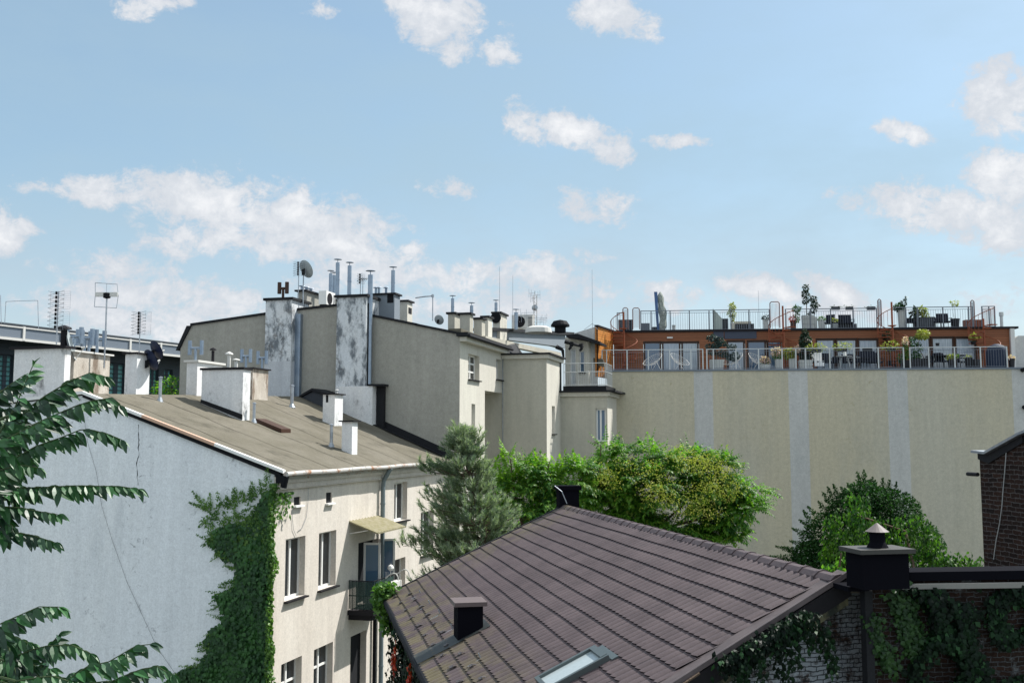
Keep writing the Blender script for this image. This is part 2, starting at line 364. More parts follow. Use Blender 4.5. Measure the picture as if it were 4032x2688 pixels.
M['ivyd'] = leaf_mat('shaded_ivy_leaf', (.002, .007, .004), (.006, .022, .008), (.02, .06, .02), rough=.5, trans=.06, clump=2.5, spec=.12)  # near-black leaf: deep shade on the near walls is put into its colour
M['red'] = leaf_mat('red_leaf', (.40, .03, .015), (.60, .08, .03), trans=.3)
M['conifer'] = leaf_mat('conifer', (.012, .03, .02), (.035, .07, .035), trans=.1)
M['bluecon'] = leaf_mat('blue_conifer', (.02, .045, .045), (.05, .10, .09), trans=.1)
M['flower'] = leaf_mat('pink_white_flower', (.55, .35, .32), (.75, .62, .55), trans=.3)
M['yellowg'] = leaf_mat('yellow_green_leaf', (.22, .26, .05), (.42, .42, .10), trans=.3)
def see_through(m_, amount):
    t = NT(m_.node_tree); P = t.n['Principled BSDF']; tr = t.new('ShaderNodeBsdfTransparent'); mx = t.new('ShaderNodeMixShader')
    u = t.noise(t.vm('MULTIPLY', t.obj(), (9, 9, 9)), 6.0, 2); t.put(mx.inputs[0], t.ramp(u, .3, .7, amount*.6, min(1, amount*1.4)))
    t.l.new(P.outputs[0], mx.inputs[1]); t.l.new(tr.outputs[0], mx.inputs[2]); t.l.new(mx.outputs[0], t.n['Material Output'].inputs[0])
see_through(M['green'], .15)
# ---------------------------------------------------------------- frames
C0 = at((1081, 1859), 31.0)
A = azdir(3091); B = Vector((A.y, -A.x, 0))
T = Fr(C0, A, B)                 # tenement front wall: u runs away, v points out to the right
TG = Fr(C0, B, -A)               # its gable and every wall parallel to it: u runs right, v faces the camera
def leaf_quad(mb, c, d, up, L, W_, bend=.15):
    """leaf of 4 faces: root c, direction d, surface normal about up"""
    d = d.normalized(); s = d.cross(up)
    if s.length < 1e-3: s = d.orthogonal()
    s.normalize(); n = s.cross(d)
    n0 = len(mb.v)
    mb.v += [c, c+d*(L*.45)+s*(W_*.5)+n*(bend*L*.3), c+d*(L*.5)+n*(bend*L*.15), c+d*(L*.45)-s*(W_*.5)+n*(bend*L*.3), c+d*L-n*(bend*L)]
    mb.f += [(n0, n0+1, n0+2), (n0, n0+2, n0+3), (n0+1, n0+4, n0+2), (n0+2, n0+4, n0+3)]; mb.mi += [0]*4
def rv(s=1.0): return Vector((rnd.uniform(-s, s), rnd.uniform(-s, s), rnd.uniform(-s, s)))
def inpoly(x, y, pl):
    c = False; j = len(pl)-1
    for i in range(len(pl)):
        if (pl[i][1] > y) != (pl[j][1] > y) and x < (pl[j][0]-pl[i][0])*(y-pl[i][1])/(pl[j][1]-pl[i][1])+pl[i][0]: c = not c
        j = i
    return c
def ivy_fill(mb, fr, poly, n, size, thick=.16, b=0.0, cull=None):
    """climber leaves over a wall region outlined by photo pixels"""
    pts = [fr.hit(p, b) for p in poly]
    x0, x1 = min(p[0] for p in pts), max(p[0] for p in pts); y0, y1 = min(p[1] for p in pts), max(p[1] for p in pts); k = 0
    while k < n:
        u, z = rnd.uniform(x0, x1), rnd.uniform(y0, y1)
        if not inpoly(u, z, pts): continue
        if cull and mnoise.noise(Vector((u*cull, z*cull, 3.0)))+rnd.uniform(-.12, .12) < -.02: n -= 1; continue
        k += 1
        c = fr.p(u, b+.03+thick*rnd.random()**1.5*(0.6+0.4*math.sin(u*3.1+z*2.3)), z)
        d = fr.u*rnd.uniform(-.7, .7)-UZ*rnd.uniform(.5, 1)+fr.v*rnd.uniform(.0, .5)
        s = size*rnd.uniform(.6, 1.3); leaf_quad(mb, c, d, fr.v+rv(.4), s, s*.85)
def shoot(mb, fr, p0, p1, size, b=0.0, w0=.14):
    a = fr.hit(p0, b); c = fr.hit(p1, b); P0 = fr.p(a[0], b+.05, a[1]); P1 = fr.p(c[0], b+.09, c[1]); L = (P1-P0).length; n = max(10, int(L/size*9))
    sway = (fr.u*rnd.uniform(-.12, .12))*L
    for i in range(n):
        t = rnd.random()**.8; wd = w0*(1-t)**.8+.012
        q = P0.lerp(P1, t)+sway*(t*(1-t)*4)+fr.u*rnd.uniform(-wd, wd)+fr.v*rnd.uniform(0, .06)+UZ*rnd.uniform(-wd, wd)*.4
        s = size*(1-.55*t)*rnd.uniform(.6, 1.2)
        leaf_quad(mb, q, (P1-P0).normalized()*.3+rv(.7)-UZ*.3, fr.v+rv(.5), s, s*.6)
# ================================================================ ground
g = MB(); gf = Fr(Vector((0, 0, 0)), Vector((1, 0, 0)), Vector((0, 1, 0)))
g.face([gf.p(-2500, -60, 0), gf.p(2500, -60, 0), gf.p(2500, 4000, 0), gf.p(-2500, 4000, 0)])
M['ground'] = mat('courtyard_ground', (.10, .095, .085), .95, .3, .4, col2=(.05, .07, .035))
structure(g.build('ground', M['ground']))
# ================================================================ shared builders
def window(parent, fr, u0, u1, z0, z1, depth=.22, fw=.07, mull=(.5,), trans=(), sill=True, glass='glass', frame='white', sillm='capm', drape=False, b=0.0, sillout=.12):
    m_ = MB(); v0 = b-depth; v1 = v0+.06
    m_.box(fr, u0, u0+fw, v0, v1, z0, z1); m_.box(fr, u1-fw, u1, v0, v1, z0, z1)
    m_.box(fr, u0+fw, u1-fw, v0, v1, z0, z0+fw); m_.box(fr, u0+fw, u1-fw, v0, v1, z1-fw, z1)
    for k in mull: x = lerp(u0, u1, k); m_.box(fr, x-.045, x+.045, v0, v1+.01, z0+fw, z1-fw)
    for k in trans: z = lerp(z0, z1, k); m_.box(fr, u0+fw, u1-fw, v0, v1-.004, z-.035, z+.035)
    f_ = m_.build('window', M[frame], parent)
    g_ = MB(); g_.box(fr, u0+.01, u1-.01, v0+.01, v0+.025, z0+.01, z1-.01); g_.build('pane', M[glass], f_)
    if drape:
        d_ = MB(); n = 24; rows = []
        for z in (z0+.02, z1-.02): rows.append([fr.p(lerp(u0+.02, u1-.02, i/n), v0-.05+.02*math.sin(i*2.1), z) for i in range(n+1)])
        d_.grid(rows); d_.build('curtain', M['drape'], f_)
    if sill:
        s_ = MB(); s_.box(fr, u0-.06, u1+.06, v1, b+sillout, z0-.055, z0-.004); s_.build('sill', M[sillm], f_)
    return f_
def cap(parent, fr, u0, u1, v0, v1, z, ov=.08, th=.07, m='capm', name='cap'):
    c = MB(); c.box(fr, u0-ov, u1+ov, v0-ov, v1+ov, z, z+th); return c.build(name, M[m], parent)
def h_cowl(parent, c, u, h=.75, s=.28, r=.07, m='zincb'):
    k = MB(); r = r*.82; t_ = c+UZ*h*.62
    k.tube(c, t_, r*.8, 8); k.tube(t_-u*s, t_+u*s, r*.8, 8)
    for q in (-1, 1): k.tube(t_+u*(s*q)-UZ*h*.32, t_+u*(s*q)+UZ*h*.38, r*1.15, 10)
    return k.build('cowl', M[m], parent, smooth=False)
def mushroom(parent, c, h=.5, r=.08, m='zincb', name='cowl'):
    k = MB(); k.tube(c, c+UZ*h*.8, r*.75, 8); k.lathe(c+UZ*h*.84, [(r*1.7, 0), (r*1.5, h*.08), (.01, h*.18)], 12); k.lathe(c+UZ*h*.84, [(r*1.7, 0), (.01, .002)], 12)
    return k.build(name, M[m], parent)
def flue(parent, c, h, r=.09, m='zincb', name='flue', hat=True):
    k = MB(); n = max(1, int(h/1.0))
    k.tube(c, c+UZ*h, r, 12)
    for i in range(1, n+1): k.tube(c+UZ*(h*i/(n+1)-.02), c+UZ*(h*i/(n+1)+.02), r*1.12, 12)
    if hat:
        k.tube(c+UZ*h, c+UZ*(h+r*1.6), r*.2, 5); k.lathe(c+UZ*(h+r*1.6), [(r*2.1, 0), (r*1.6, r*.25), (.005, r*.5)], 12); k.lathe(c+UZ*(h+r*1.6), [(r*2.1, 0), (.005, .002)], 12)
    return k.build(name, M[m], parent)
def chimney(parent, a0, b1, xl, xs, yt, zb, m='chim', capm='capm', capo=.09, capth=.08, label=None, band=False):
    """front plane a=a0 facing the camera, right side plane b=b1; extents from the photo"""
    bl = T.hita((xl, yt), a0)[0]; a1 = T.hit((xs, yt), b1)[0]; d = pxdir(0, 0)
    # top height: read at the front right corner
    P = T.p(a0, b1, 0); D_ = P.y; lo, hi = 0, 40
    for _ in range(40):
        mz = (lo+hi)/2; q = P+UZ*mz-EYE; fy = q.y*math.cos(TH)+q.z*math.sin(TH); uy = -q.y*math.sin(TH)+q.z*math.cos(TH)
        if 1344-FP*uy/fy > yt: lo = mz
        else: hi = mz
    zt = lo
    m_ = MB(); m_.box(T, a0, a1, bl, b1, zb, zt); o = m_.build('chimney', M[m], parent, label=label)
    cap(o, T, a0, a1, bl, b1, zt+.003, capo, capth, capm)
    return o, (a0, a1, bl, b1, zt+capth)
def zof(P, py):
    lo, hi = -5, 60
    for _ in range(45):
        mz = (lo+hi)/2; q = Vector((P.x, P.y, mz))-EYE; fy = q.y*math.cos(TH)+q.z*math.sin(TH); uy = -q.y*math.sin(TH)+q.z*math.cos(TH)
        if 1344-FP*uy/fy > py: lo = mz
        else: hi = mz
    return lo
# ================================================================ tenement house (white gable, cream front)
aG = 16.5; zE = C0.z; bE = .35; bR, zR0 = T.hita((332, 1549), 0.0); _q = T.hit((1172, 1560), bR); aF, zRF = _q
def zroof(a, b):
    if b < bR: return zR(a)-(bR-b)*.09
    return zE+(zR(a)-zE)*(bE-b)/(bE-bR)
def zR(a): return zR0+(zRF-zR0)*a/aF
def roofhit(px):
    d = pxdir(*px); lo = None; t = 15.0; prev = None
    while t < 70:
        P = EYE+d*t; q = P-T.s_o; a = q.dot(T.u); b = q.dot(T.v); dz = P.z-zroof(a, b)
        if b <= bE+.3 and prev is not None and dz <= 0: break
        prev = t; t += .05
    return a, b, zroof(a, b)
T.s_o = Vector((C0.x, C0.y, 0))
H = thing('tenement_house', 'white and cream three-storey tenement house with ivy on its pale gable wall', 'house', T.p(0, 0, 0))
front = MB()
def hr(x0, y0, x1, y1, x2=None, y2=None):
    """hole from top-left, top-right, and a bottom point in photo px"""
    a, z = T.hit((x0, y0)); a2, z2 = T.hit((x1, y1)); _, zb = T.hit((x2 if x2 else x0, y2)); return [a, a2, zb, (z+z2)/2]
w1 = hr(*N('r7', 530, 990), *N('r7', 712, 960), *N('s1', 512, 815)); w2 = hr(*N('r7', 838, 935), *N('r7', 998, 905), *N('s1', 820, 715))
w3 = hr(*N('r7', 1535, 470), *N('r7', 1655, 460), *N('r7', 1522, 835))
w4 = hr(*N('r7', 1512, 1185), *N('r7', 1637, 1160), *N('r7', 1512, 1490)); w5 = hr(*N('r7', 1780, 745), *N('r7', 1900, 720), *N('r7', 1780, 1150))
v1 = hr(*N('r7', 605, 602), *N('r7', 668, 596), *N('r7', 605, 692)); v2 = hr(*N('r7', 903, 563), *N('r7', 958, 556), *N('r7', 900, 670)); v3 = hr(*N('r7', 1825, 485), *N('r7', 1865, 480), *N('r7', 1825, 525))
zl = T.hit(N('s1', 487, 1385))[1]; l1 = hr(*N('s1', 487, 1385), *N('s1', 678, 1312), *N('s1', 487, 1800)); l2 = hr(*N('s1', 790, 1260), *N('s1', 965, 1195), *N('s1', 790, 1700))
l1[2] = l2[2] = min(l1[3], l2[3])-1.75; l1[3] = l2[3] = (l1[3]+l2[3])/2
az0, zs = T.hit(N('s1', 1098, 895)); dz = T.hit(N('s1', 1200, 275))
door = [dz[0], T.hit(N('s1', 1385, 300))[0], zs+.02, dz[1]]
ld = [T.hit(N('s1', 1128, 1150))[0], T.hit(N('s1', 1275, 1100))[0], zs-3.6, T.hit(N('s1', 1128, 1140))[1]]
w6 = [w3[0]+1.9, w3[0]+3.0, zs-3.0, zs-1.2]
b1_ = [l1[0], l1[1], l1[2]-3.7, l1[3]-3.7]; b2_ = [l2[0], l2[1], l2[2]-3.7, l2[3]-3.7]
for _v in (v1, v2, v3): _v.append(.05)
holes = [w1, w2, w3, w4, w5, v1, v2, v3, l1, l2, door, ld, w6, b1_, b2_]
panel(front, T, [(0, zE-.16), (aG+.6, zE-.16)], 0, holes, depth=.26)
front.build('front_wall', M['cream'], H)
gab = MB(); panel(gab, TG, [(-16, zroof(0, -16)-.06), (bR, zR0-.06), (0, zroof(0, 0)-.10)], 0)
gab.build('gable_wall', M['gable'], H)
bk = MB(); bk.face([T.p(0, -16, 0), T.p(aG, -16, 0), T.p(aG, -16, 13.4), T.p(0, -16, 13.4)]); bk.build('rear_wall', M['gable'], H)
rf = MB(); rows = []
for i in range(25):
    a = lerp(-.06, aG-.02, i/24); r_ = []
    for j in range(11):
        b = lerp(bE, bR, j/10); r_.append(T.p(a, b, zroof(a, b)+.03*math.sin(a*1.7+b)*math.sin(b*2.3)*(0 < j < 10)))
    for j in range(1, 5): b = lerp(bR, -16.2, j/4); r_.append(T.p(a, b, zroof(a, b)))
    rows.append(r_)
rf.grid(rows); rf.face([T.p(-.06, bE, zE-.09), T.p(aG, bE, zE-.09), T.p(aG, 0, zE-.12), T.p(-.06, 0, zE-.12)])
rf.face([T.p(-.06, bE, zE-.09), T.p(aG, bE, zE-.09), T.p(aG, bE, zE), T.p(-.06, bE, zE)])
for k in range(1, 6):   # lapped felt seams running up the slope
    pass
roof = rf.build('roof', M['felt'], H)
for k in range(7):
    a = 1.0+k*2.3; sm = MB(); sm.grid([[T.p(a+da, lerp(bE, bR, j/8), zroof(a, lerp(bE, bR, j/8))+.036) for j in range(9)] for da in (0, .05)]); sm.build('felt_seam', M['felt2'] if k == 9 else M['felt'], roof)
fl = MB()
for (b0, b1), mi in (((bE, -2.0), 0), ((-2.0, -4.6), 1), ((-4.6, bR), 0), ((bR, -16), 0)):
    p = [T.p(-.13, b0, zroof(0, b0)+.075), T.p(-.13, b1, zroof(0, b1)+.075), T.p(-.13, b1, zroof(0, b1)-.02), T.p(-.13, b0, zroof(0, b0)-.02)]; fl.prism(p, A*.16, mi)
M['pinkm'] = mat('copper_coated_flashing', (.55, .36, .26), .5, .1, 3)
fl.build('verge_flashing', [M['white'], M['pinkm']], H)
vb = MB(); vb.prism([T.p(-.09, bE-.1, zroof(0, bE)-.03), T.p(-.09, bR, zroof(0, bR)-.03), T.p(-.09, bR, zroof(0, bR)-.12), T.p(-.09, bE-.1, zroof(0, bE)-.14)], A*.08); vb.build('verge_board', M['black'], H)
cn = MB()
cn.box(T, -.02, aG, .003, .16, zE-.34, zE-.13); cn.box(T, -.02, aG, .003, .09, zE-.50, zE-.345); cn.box(T, -.02, aG, .005, .12, zE-.53, zE-.503)
cn.build('cornice', M['cream'], H)
fc = MB(); fc.box(T, 0, aG, .165, .34, zE-.16, zE-.13); fc.box(T, 0, aG, .165, .185, zE-.24, zE-.17); fc.build('fascia', M['rust'], H)
gt = MB(); gx = [T.p(lerp(-.1, aG, i/14), bE+.09+.006*math.sin(i*2.2), zE-.05+.012*math.sin(i*1.7)) for i in range(15)]
gt.path(gx, .075, 10)
for i in range(15): gt.tube(gx[i]-A*.02, gx[i]+A*.02, .084, 10)
gt.build('gutter', M['rust'], H)
hop = MB(); hop.tube(T.p(-.05, bE+.06, zE-.1), T.p(-.05, bE-.02, zE-.45), .1, 8); hop.box(T, -.14, .06, .12, .40, zE-.32, zE-.10); hop.build('gutter_bracket', M['black'], H)
for i, h in enumerate((w1, w2, w3, w4, w5, w6)):
    window(H, T, h[0], h[1], h[2], h[3], .26, .075, mull=(.5,), sillout=.14)
for h in (l1, l2, b1_, b2_): window(H, T, *h, .26, .07, mull=(.5,), trans=(.62,))
for h in (v1, v2, v3):
    d_ = MB(); d_.box(T, h[0], h[1], -.07, -.048, h[2], h[3]); o = d_.build('vent_opening', M['dark'], H)
    s_ = MB(); s_.box(T, h[0]-.06, h[1]+.08, -.1, .12, h[2]-.02, h[2]+.035); s_.build('sill', M['white'], o)
d_ = MB(); d_.box(T, door[0], door[1], -.26, -.24, door[2], door[3]); dd = d_.build('balcony_door', M['dark'], H)
def leafdoor(hinge, dirv, wd, z0, z1):
    fr = Fr(hinge, dirv, Vector((dirv.y, -dirv.x, 0))); f = .08; k = MB()
    k.box(fr, 0, f, 0, .05, z0, z1); k.box(fr, wd-f, wd, 0, .05, z0, z1); k.box(fr, f, wd-f, 0, .05, z0, z0+.25); k.box(fr, f, wd-f, 0, .05, z1-f, z1)
    o = k.build('door_leaf', M['offwhite'], dd); q = MB(); q.box(fr, f, wd-f, .02, .03, z0+.25, z1-f); q.build('pane', M['glassb'], dd)
leafdoor(T.p(door[0]+.45, .02, 0), (A*.25+B*.97).normalized(), .62, door[2]+.03, door[3]-.02)
leafdoor(T.p(door[1]-.02, .02, 0), (A*.55+B*.83).normalized(), .62, door[2]+.03, door[3]-.02)
d_ = MB(); d_.box(T, ld[0], ld[1], -.26, -.24, ld[2], ld[3]); d_.build('lower_door', M['dark'], H)
# awning
aw0, awz = T.hit(N('r7', 1115, 822)); aw1 = T.hit(N('r7', 1392, 778))[0]; bo, zo = T.hita(N('r7', 1378, 932), aw0)
bo = min(max(bo, .8), 1.5); aw = MB(); rows = []
for j in range(2):
    rows.append([T.p(lerp(aw0, aw1, i/40), bo*j, lerp(awz, zo, j)+.018*math.sin(i*1.57)) for i in range(41)])
aw.grid(rows); aw.grid([[p-UZ*.03 for p in r] for r in rows]); aw.prism([rows[0][0], rows[1][0], rows[1][0]-UZ*.05, rows[0][0]-UZ*.05], A*.03); aw.prism([rows[1][0], rows[1][-1], rows[1][-1]-UZ*.045, rows[1][0]-UZ*.045], B*.02)
awn = aw.build('awning', M['moss'], H)
br = MB()
for a in (aw0+.05, aw1-.08): br.tube(T.p(a, .01, awz-.45), T.p(a, bo*.7, lerp(awz, zo, .7)-.04), .018, 6)
br.build('awning_bracket', M['offwhite'], awn)
# balcony
bb, zb_ = T.hita(N('s1', 1330, 905), az0); bb = min(max(bb, .8), 1.4); a_end = T.hit(N('s1', 1560, 560), bb)[0]; a_end = min(max(a_end, az0+2.2), az0+4.6)
sb = MB(); sb.box(T, az0, a_end, 0.003, bb+.04, zs-.16, zs); sb.box(T, az0+.1, a_end-.1, 0.003, bb-.06, zs-.34, zs-.163)
bal = sb.build('balcony', M['capm'], H)
zr = zof(T.p(az0+.1, bb, 0), N('s1', 1315, 628)[1])
rl = MB()
for p, q in ((T.p(az0+.05, .02, zr), T.p(az0+.05, bb, zr)), (T.p(az0+.05, bb, zr), T.p(a_end-.05, bb, zr)), (T.p(az0+.05, bb, zs+.1), T.p(a_end-.05, bb, zs+.1)), (T.p(az0+.05, bb, (zr+zs)/2), T.p(a_end-.05, bb, (zr+zs)/2)), (T.p(az0+.05, .02, (zr+zs)/2), T.p(az0+.05, bb, (zr+zs)/2))): rl.tube(p, q, .02, 6)
k = az0+.05
while k < a_end: rl.tube(T.p(k, bb, zs), T.p(k, bb, zr), .012, 5); k += .14
for j in range(8): rl.tube(T.p(az0+.05, j*.14+.03, zs), T.p(az0+.05, j*.14+.03, zr), .012, 5)
rl.build('railing', M['black'], bal)
gm = MB(); gm.face([T.p(az0+.03, .03, zs+.05), T.p(az0+.03, bb-.02, zs+.05), T.p(az0+.03, bb-.02, zr-.02), T.p(az0+.03, .03, zr-.02)])
gm.face([T.p(az0+.06, bb+.02, zs+.05), T.p(az0+1.9, bb+.02, zs+.05), T.p(az0+1.9, bb+.02, zr-.03), T.p(az0+.06, bb+.02, zr-.03)]); gm.build('screen', M['green'], bal)
hp_ = MB()
for ao in (1.1, 2.2): hp_.path([T.p(az0+ao, bb+.02+.5*math.sin(t*.314)*1.0, zr-.02+.22*math.sin(t*.628)-t*.012) for t in range(6)], .025, 6)
hp_.build('hoop', M['offwhite'], bal)
for ao, bo_ in ((1.9, .9),):
    lp = MB(); c = T.p(az0+ao, bb*bo_, zr+.12); lp.tube(c-UZ*.9, c, .02, 6); lp.lathe(c, [(.01, 0), (.09, .05), (.12, .12), (.09, .20), (.01, .25)], 12); lp.build('globe_lamp', M['white'], bal, smooth=False)
bx = MB(); bx.box(T, az0+1.2, az0+2.1, bb+.04, bb+.26, zr-.45, zr-.2); bx.build('planter_box', M['offwhite'], bal)
# drainpipes, cables
dp = MB(); ad, _ = T.hit(N('r7', 1430, 500), .14)
dp.path([T.p(ad, bE+.09, zE-.1), T.p(ad, .18, zE-.55), T.p(ad, .14, zE-.8), T.p(ad, .14, 0.1)], .085, 10)
for zz in (11, 9, 7, 5): dp.tube(T.p(ad, .14, zz), T.p(ad, .14, zz+.06), .1, 10)
M['bluegrey'] = mat('blue_grey_pipe', (.16, .20, .22), .5, .2, 4); dp.build('drainpipe', M['bluegrey'], H)
dp = MB(); dp.tube(T.p(ad-.55, .1, 0), T.p(ad-.55, .1, zs-.3), .07, 8); dp.build('drainpipe', M['black'], H)
cb = MB(); P_ = [N('r7', 740, 515), N('r7', 735, 650), N('r7', 720, 790), N('r7', 680, 890), N('r7', 645, 915)]
cb.path([T.p(T.hit(p, .03)[0], .03, T.hit(p, .03)[1]) for p in P_], .008, 4)
P_ = [N('r7', 592, 700), N('r7', 592, 800), N('r7', 600, 900), N('r7', 625, 960)]; cb.path([T.p(T.hit(p, .03)[0], .03, T.hit(p, .03)[1]) for p in P_], .008, 4)
cb.build('cable', M['zinc'], H)
cb = MB(); P_ = [(330, 1640), (345, 1740), (380, 1860), (400, 1990), (440, 2120), (500, 2290), (560, 2420), (620, 2550), (690, 2650)]
cb.path([TG.p(TG.hit(p, .03)[0], .03, TG.hit(p, .03)[1]) for p in P_], .004, 4); cb.build('cable', M['capm'], H)
# cracks running down the gable
ck = MB()
for _c in range(1):
    x = 545.0; y = 1670.0; pts = []
    while y < 1910: pts.append((x, y)); y += rnd.uniform(8, 16); x += rnd.uniform(-4, 3.5)
    pts = [TG.hit(p, .004) for p in pts]; pw = .01
    for i, (p, q) in enumerate(zip(pts, pts[1:])):
        wd = rnd.uniform(.002, .02); ck.face([TG.p(p[0]-pw, .004, p[1]), TG.p(p[0]+pw, .004, p[1]), TG.p(q[0]+wd, .004, q[1]), TG.p(q[0]-wd, .004, q[1])]); pw = wd
ck.build('plaster_crack', M['felt2'], H)
# chimneys on the felt roof
def rc(cx, cy): return roofhit((cx, cy))
o, k1 = chimney(H, 1.3, T.hita((252, 1480), 1.3)[0], 58, 280, N('r1', 600, 872)[1], 13.2, 'chim', capo=.12, label='broad pale chimney at the far left')
mushroom(o, T.p(k1[0]+.35, k1[3]-.35, k1[4]), .75, .15, 'capm')
a_ = 2.2; b_ = T.hita((289, 1480), a_)[0]
o, k2 = chimney(H, a_, b_, 262, 434, N('r1', 700, 905)[1], 13.2, 'chimbrick', 'offwhite', .1, .06, 'long crumbling chimney with several cowls')
for fx in (.2, .5, .62, .85): h_cowl(o, T.p(lerp(k2[0], k2[1], fx), k2[3]-.35, k2[4]), B, .85, .3, .085)
c_ = N('r1', 1260, 1245); b_ = bR-.05; a_ = T.hit(c_, b_)[0]
o, k3 = chimney(H, a_, b_, N('r1', 1162, 0)[0], N('r1', 1390, 0)[0], N('r1', 1260, 925)[1], 13.2, 'chim', capth=.06, label='stained chimney with the yagi antenna')
c_ = N('r2', 175, 1390); b_ = bR+.1; a_ = T.hit(c_, b_)[0]
o, k4 = chimney(H, a_, b_, N('r2', 85, 0)[0], N('r2', 415, 0)[0], N('r2', 175, 1118)[1], 13.2, 'chim', 'offwhite', label='mottled chimney behind the big chimney')
h_cowl(o, T.p(k4[0]+.4, k4[3]-.35, k4[4]), B, .8, .26, .08); mushroom(o, T.p(k4[0]+1.4, k4[3]-.2, k4[4]), .6, .08, 'capm')
b_ = bR+.5; a_ = T.hit(N('r2', 690, 1415), b_)[0]
o, k6 = chimney(H, a_, b_, 945, N('r2', 840, 0)[0], N('r2', 740, 1178)[1], 13.2, 'chimbrick', capth=.05, label='crumbling brown chimney with twin cowls')
h_cowl(o, T.p(k6[0]+.3, k6[3]-.5, k6[4]), B, .8, .2, .08); h_cowl(o, T.p(k6[0]+1.3, k6[3]-.3, k6[4]), B, .8, .2, .08)
a_, b_, z_ = rc(*N('r1', 2240, 1540))
o, k5 = chimney(H, a_, b_, N('r2', 225, 0)[0], N('r2', 675, 0)[0], N('r2', 605, 1185)[1], z_-1.2, 'chim', capo=.06, label='big pale blue chimney on the felt roof')
fb = MB(); bl_ = k5[2]; fb.prism([T.p(k5[0]-.04, k5[3]+.02, zroof(k5[0], k5[3])+.03), T.p(k5[0]-.04, bl_, zroof(k5[0], bl_)+.03), T.p(k5[0]-.04, bl_, zroof(k5[0], bl_)+.16), T.p(k5[0]-.04, k5[3]+.02, zroof(k5[0], k5[3])+.22)], A*.035); fb.build('flashing', M['tar'], o)
mushroom(o, T.p(k5[1]-.1, k5[2]+.85, k5[4]), .62, .09, 'offwhite'); mushroom(o, T.p(k5[1]-.1, k5[2]+1.15, k5[4]), .36, .09, 'offwhite')
a_, b_, z_ = rc(*N('D', 768, 979)); o, k7 = chimney(H, a_, b_, N('r2', 1345, 0)[0], N('r2', 1530, 0)[0], N('r2', 1475, 1417)[1], z_-.6, 'chim', capth=.05, label='small white chimney nearest the grey wall')
mushroom(o, T.p(k7[1]-.1, k7[3]-.25, k7[4]), .2, .05, 'offwhite')
sl_ = MB(); sl_.box(T, k7[0]-.006, k7[0]+.02, lerp(k7[2], k7[3], .25), lerp(k7[2], k7[3], .45), k7[4]-.38, k7[4]-.06); sl_.build('slot', M['dark'], o)
a_, b_, z_ = rc(*N('r7', 1140, 213)); o, k8 = chimney(H, a_, b_, N('r7', 1050, 0)[0], N('r7', 1195, 0)[0], 1660, z_-.6, 'chim', capo=.1, capth=.05, label='small white chimney nearest the eave')
for cx, cy, yt, r_ in ((*N('r1', 1480, 1365), 1487, .055), (*N('r2', 1055, 1535), 1520, .075), (*N('D', 583, 970), 1588, .055), (*N('r7', 950, 135), 1673, .06)):
    a, b, z = rc(cx, cy); c = T.p(a, b, z-.1); zt = zof(c, yt); vp = MB(); vp.tube(c, T.p(a, b, zt), r_, 10); vp.lathe(T.p(a, b, zt), [(r_*1.4, 0), (r_*1.3, r_*.5), (.005, r_*.9)], 12); vp.lathe(c, [(r_*2.2, .08), (r_, .25)], 10); vp.build('vent_pipe', M['zinc'], H)
a, b, z = rc(*N('D', 632, 988)); ht = MB(); ht.prism([T.p(a, b-.8, zroof(a, b-.8)+.0), T.p(a, b+.25, zroof(a, b+.25)), T.p(a, b+.25, zroof(a, b+.25)+.14), T.p(a, b-.8, zroof(a, b-.8)+.14)], A*.75); ht.build('roof_hatch', M['woodd'], H)
# small gabled bulkhead against the grey wall
ad0 = aG-1.6; bl_, _ = T.hita(N('r2', 1118, 1435), ad0); bm_, zm_ = T.hita(N('r2', 1240, 1378), ad0); br_, zr_ = T.hita(N('r2', 1350, 1412), ad0); zl_ = T.hita(N('r2', 1118, 1435), ad0)[1]
br2 = br_+.3
dm = MB(); dm.prism([T.p(ad0+.1, bl_+.1, 12.8), T.p(ad0+.1, br2, 12.8), T.p(ad0+.1, br2, zr_-.12), T.p(ad0+.1, bm_, zm_-.05), T.p(ad0+.1, bl_+.1, zl_-.05)], A*1.45); bh = dm.build('roof_bulkhead', M['felt2'], H)
dm = MB(); dm.prism([T.p(ad0, bl_, zl_-.06), T.p(ad0, bm_, zm_-.02), T.p(ad0, br2, zr_-.1), T.p(ad0, br2, zr_), T.p(ad0, bm_, zm_+.1), T.p(ad0, bl_, zl_+.03)], A*1.55); dm.build('coping', M['tar'], bh)
# dark upstand where the felt meets the grey wall
up = MB(); rows = [[T.p(aG-.03, lerp(-4.5, .2, i/12), zroof(aG, lerp(-4.5, .2, i/12))+h+.02) for i in range(13)] for h in (0, .34)]
up.grid(rows); up.grid([[T.p(aG-x, lerp(-4.5, .2, i/12), zroof(aG, lerp(-4.5, .2, i/12))+.045) for i in range(13)] for x in (.03, .55)]); up.build('upstand', M['tar'], H)
# ---------------------------------------------------------------- ivy on the gable
PXg = lambda x, y: (x*12/7, y*12/7)
iv = MB(); D_ = lambda *l: [(x*12/7, y*12/7) for x, y in l]
ivp = D_((627,1120),(612,1135),(600,1150),(588,1180),(560,1195),(515,1205),(490,1222),(480,1240),(505,1262),(520,1285),(540,1280),(548,1310),(538,1345),(500,1362),(520,1400),(515,1425),(488,1440),(470,1470),(480,1490),(468,1515),(470,1527),(430,1530),(395,1550),(380,1568),(370,1620),(622,1620))
ivy_fill(iv, TG, ivp, 9000, .15, .22)
lo_ = D_((627,1290),(560,1310),(540,1370),(525,1440),(490,1470),(480,1525),(430,1535),(390,1556),(340,1640),(300,1800),(622,1800)); ivy_fill(iv, TG, lo_, 12000, .14, .38)
IV = iv.build('ivy', M['ivy'], None, T.p(0, -1, 0)); tag(IV, 'dark green ivy covering the corner of the pale blue gable wall', 'ivy')
ys = MB()
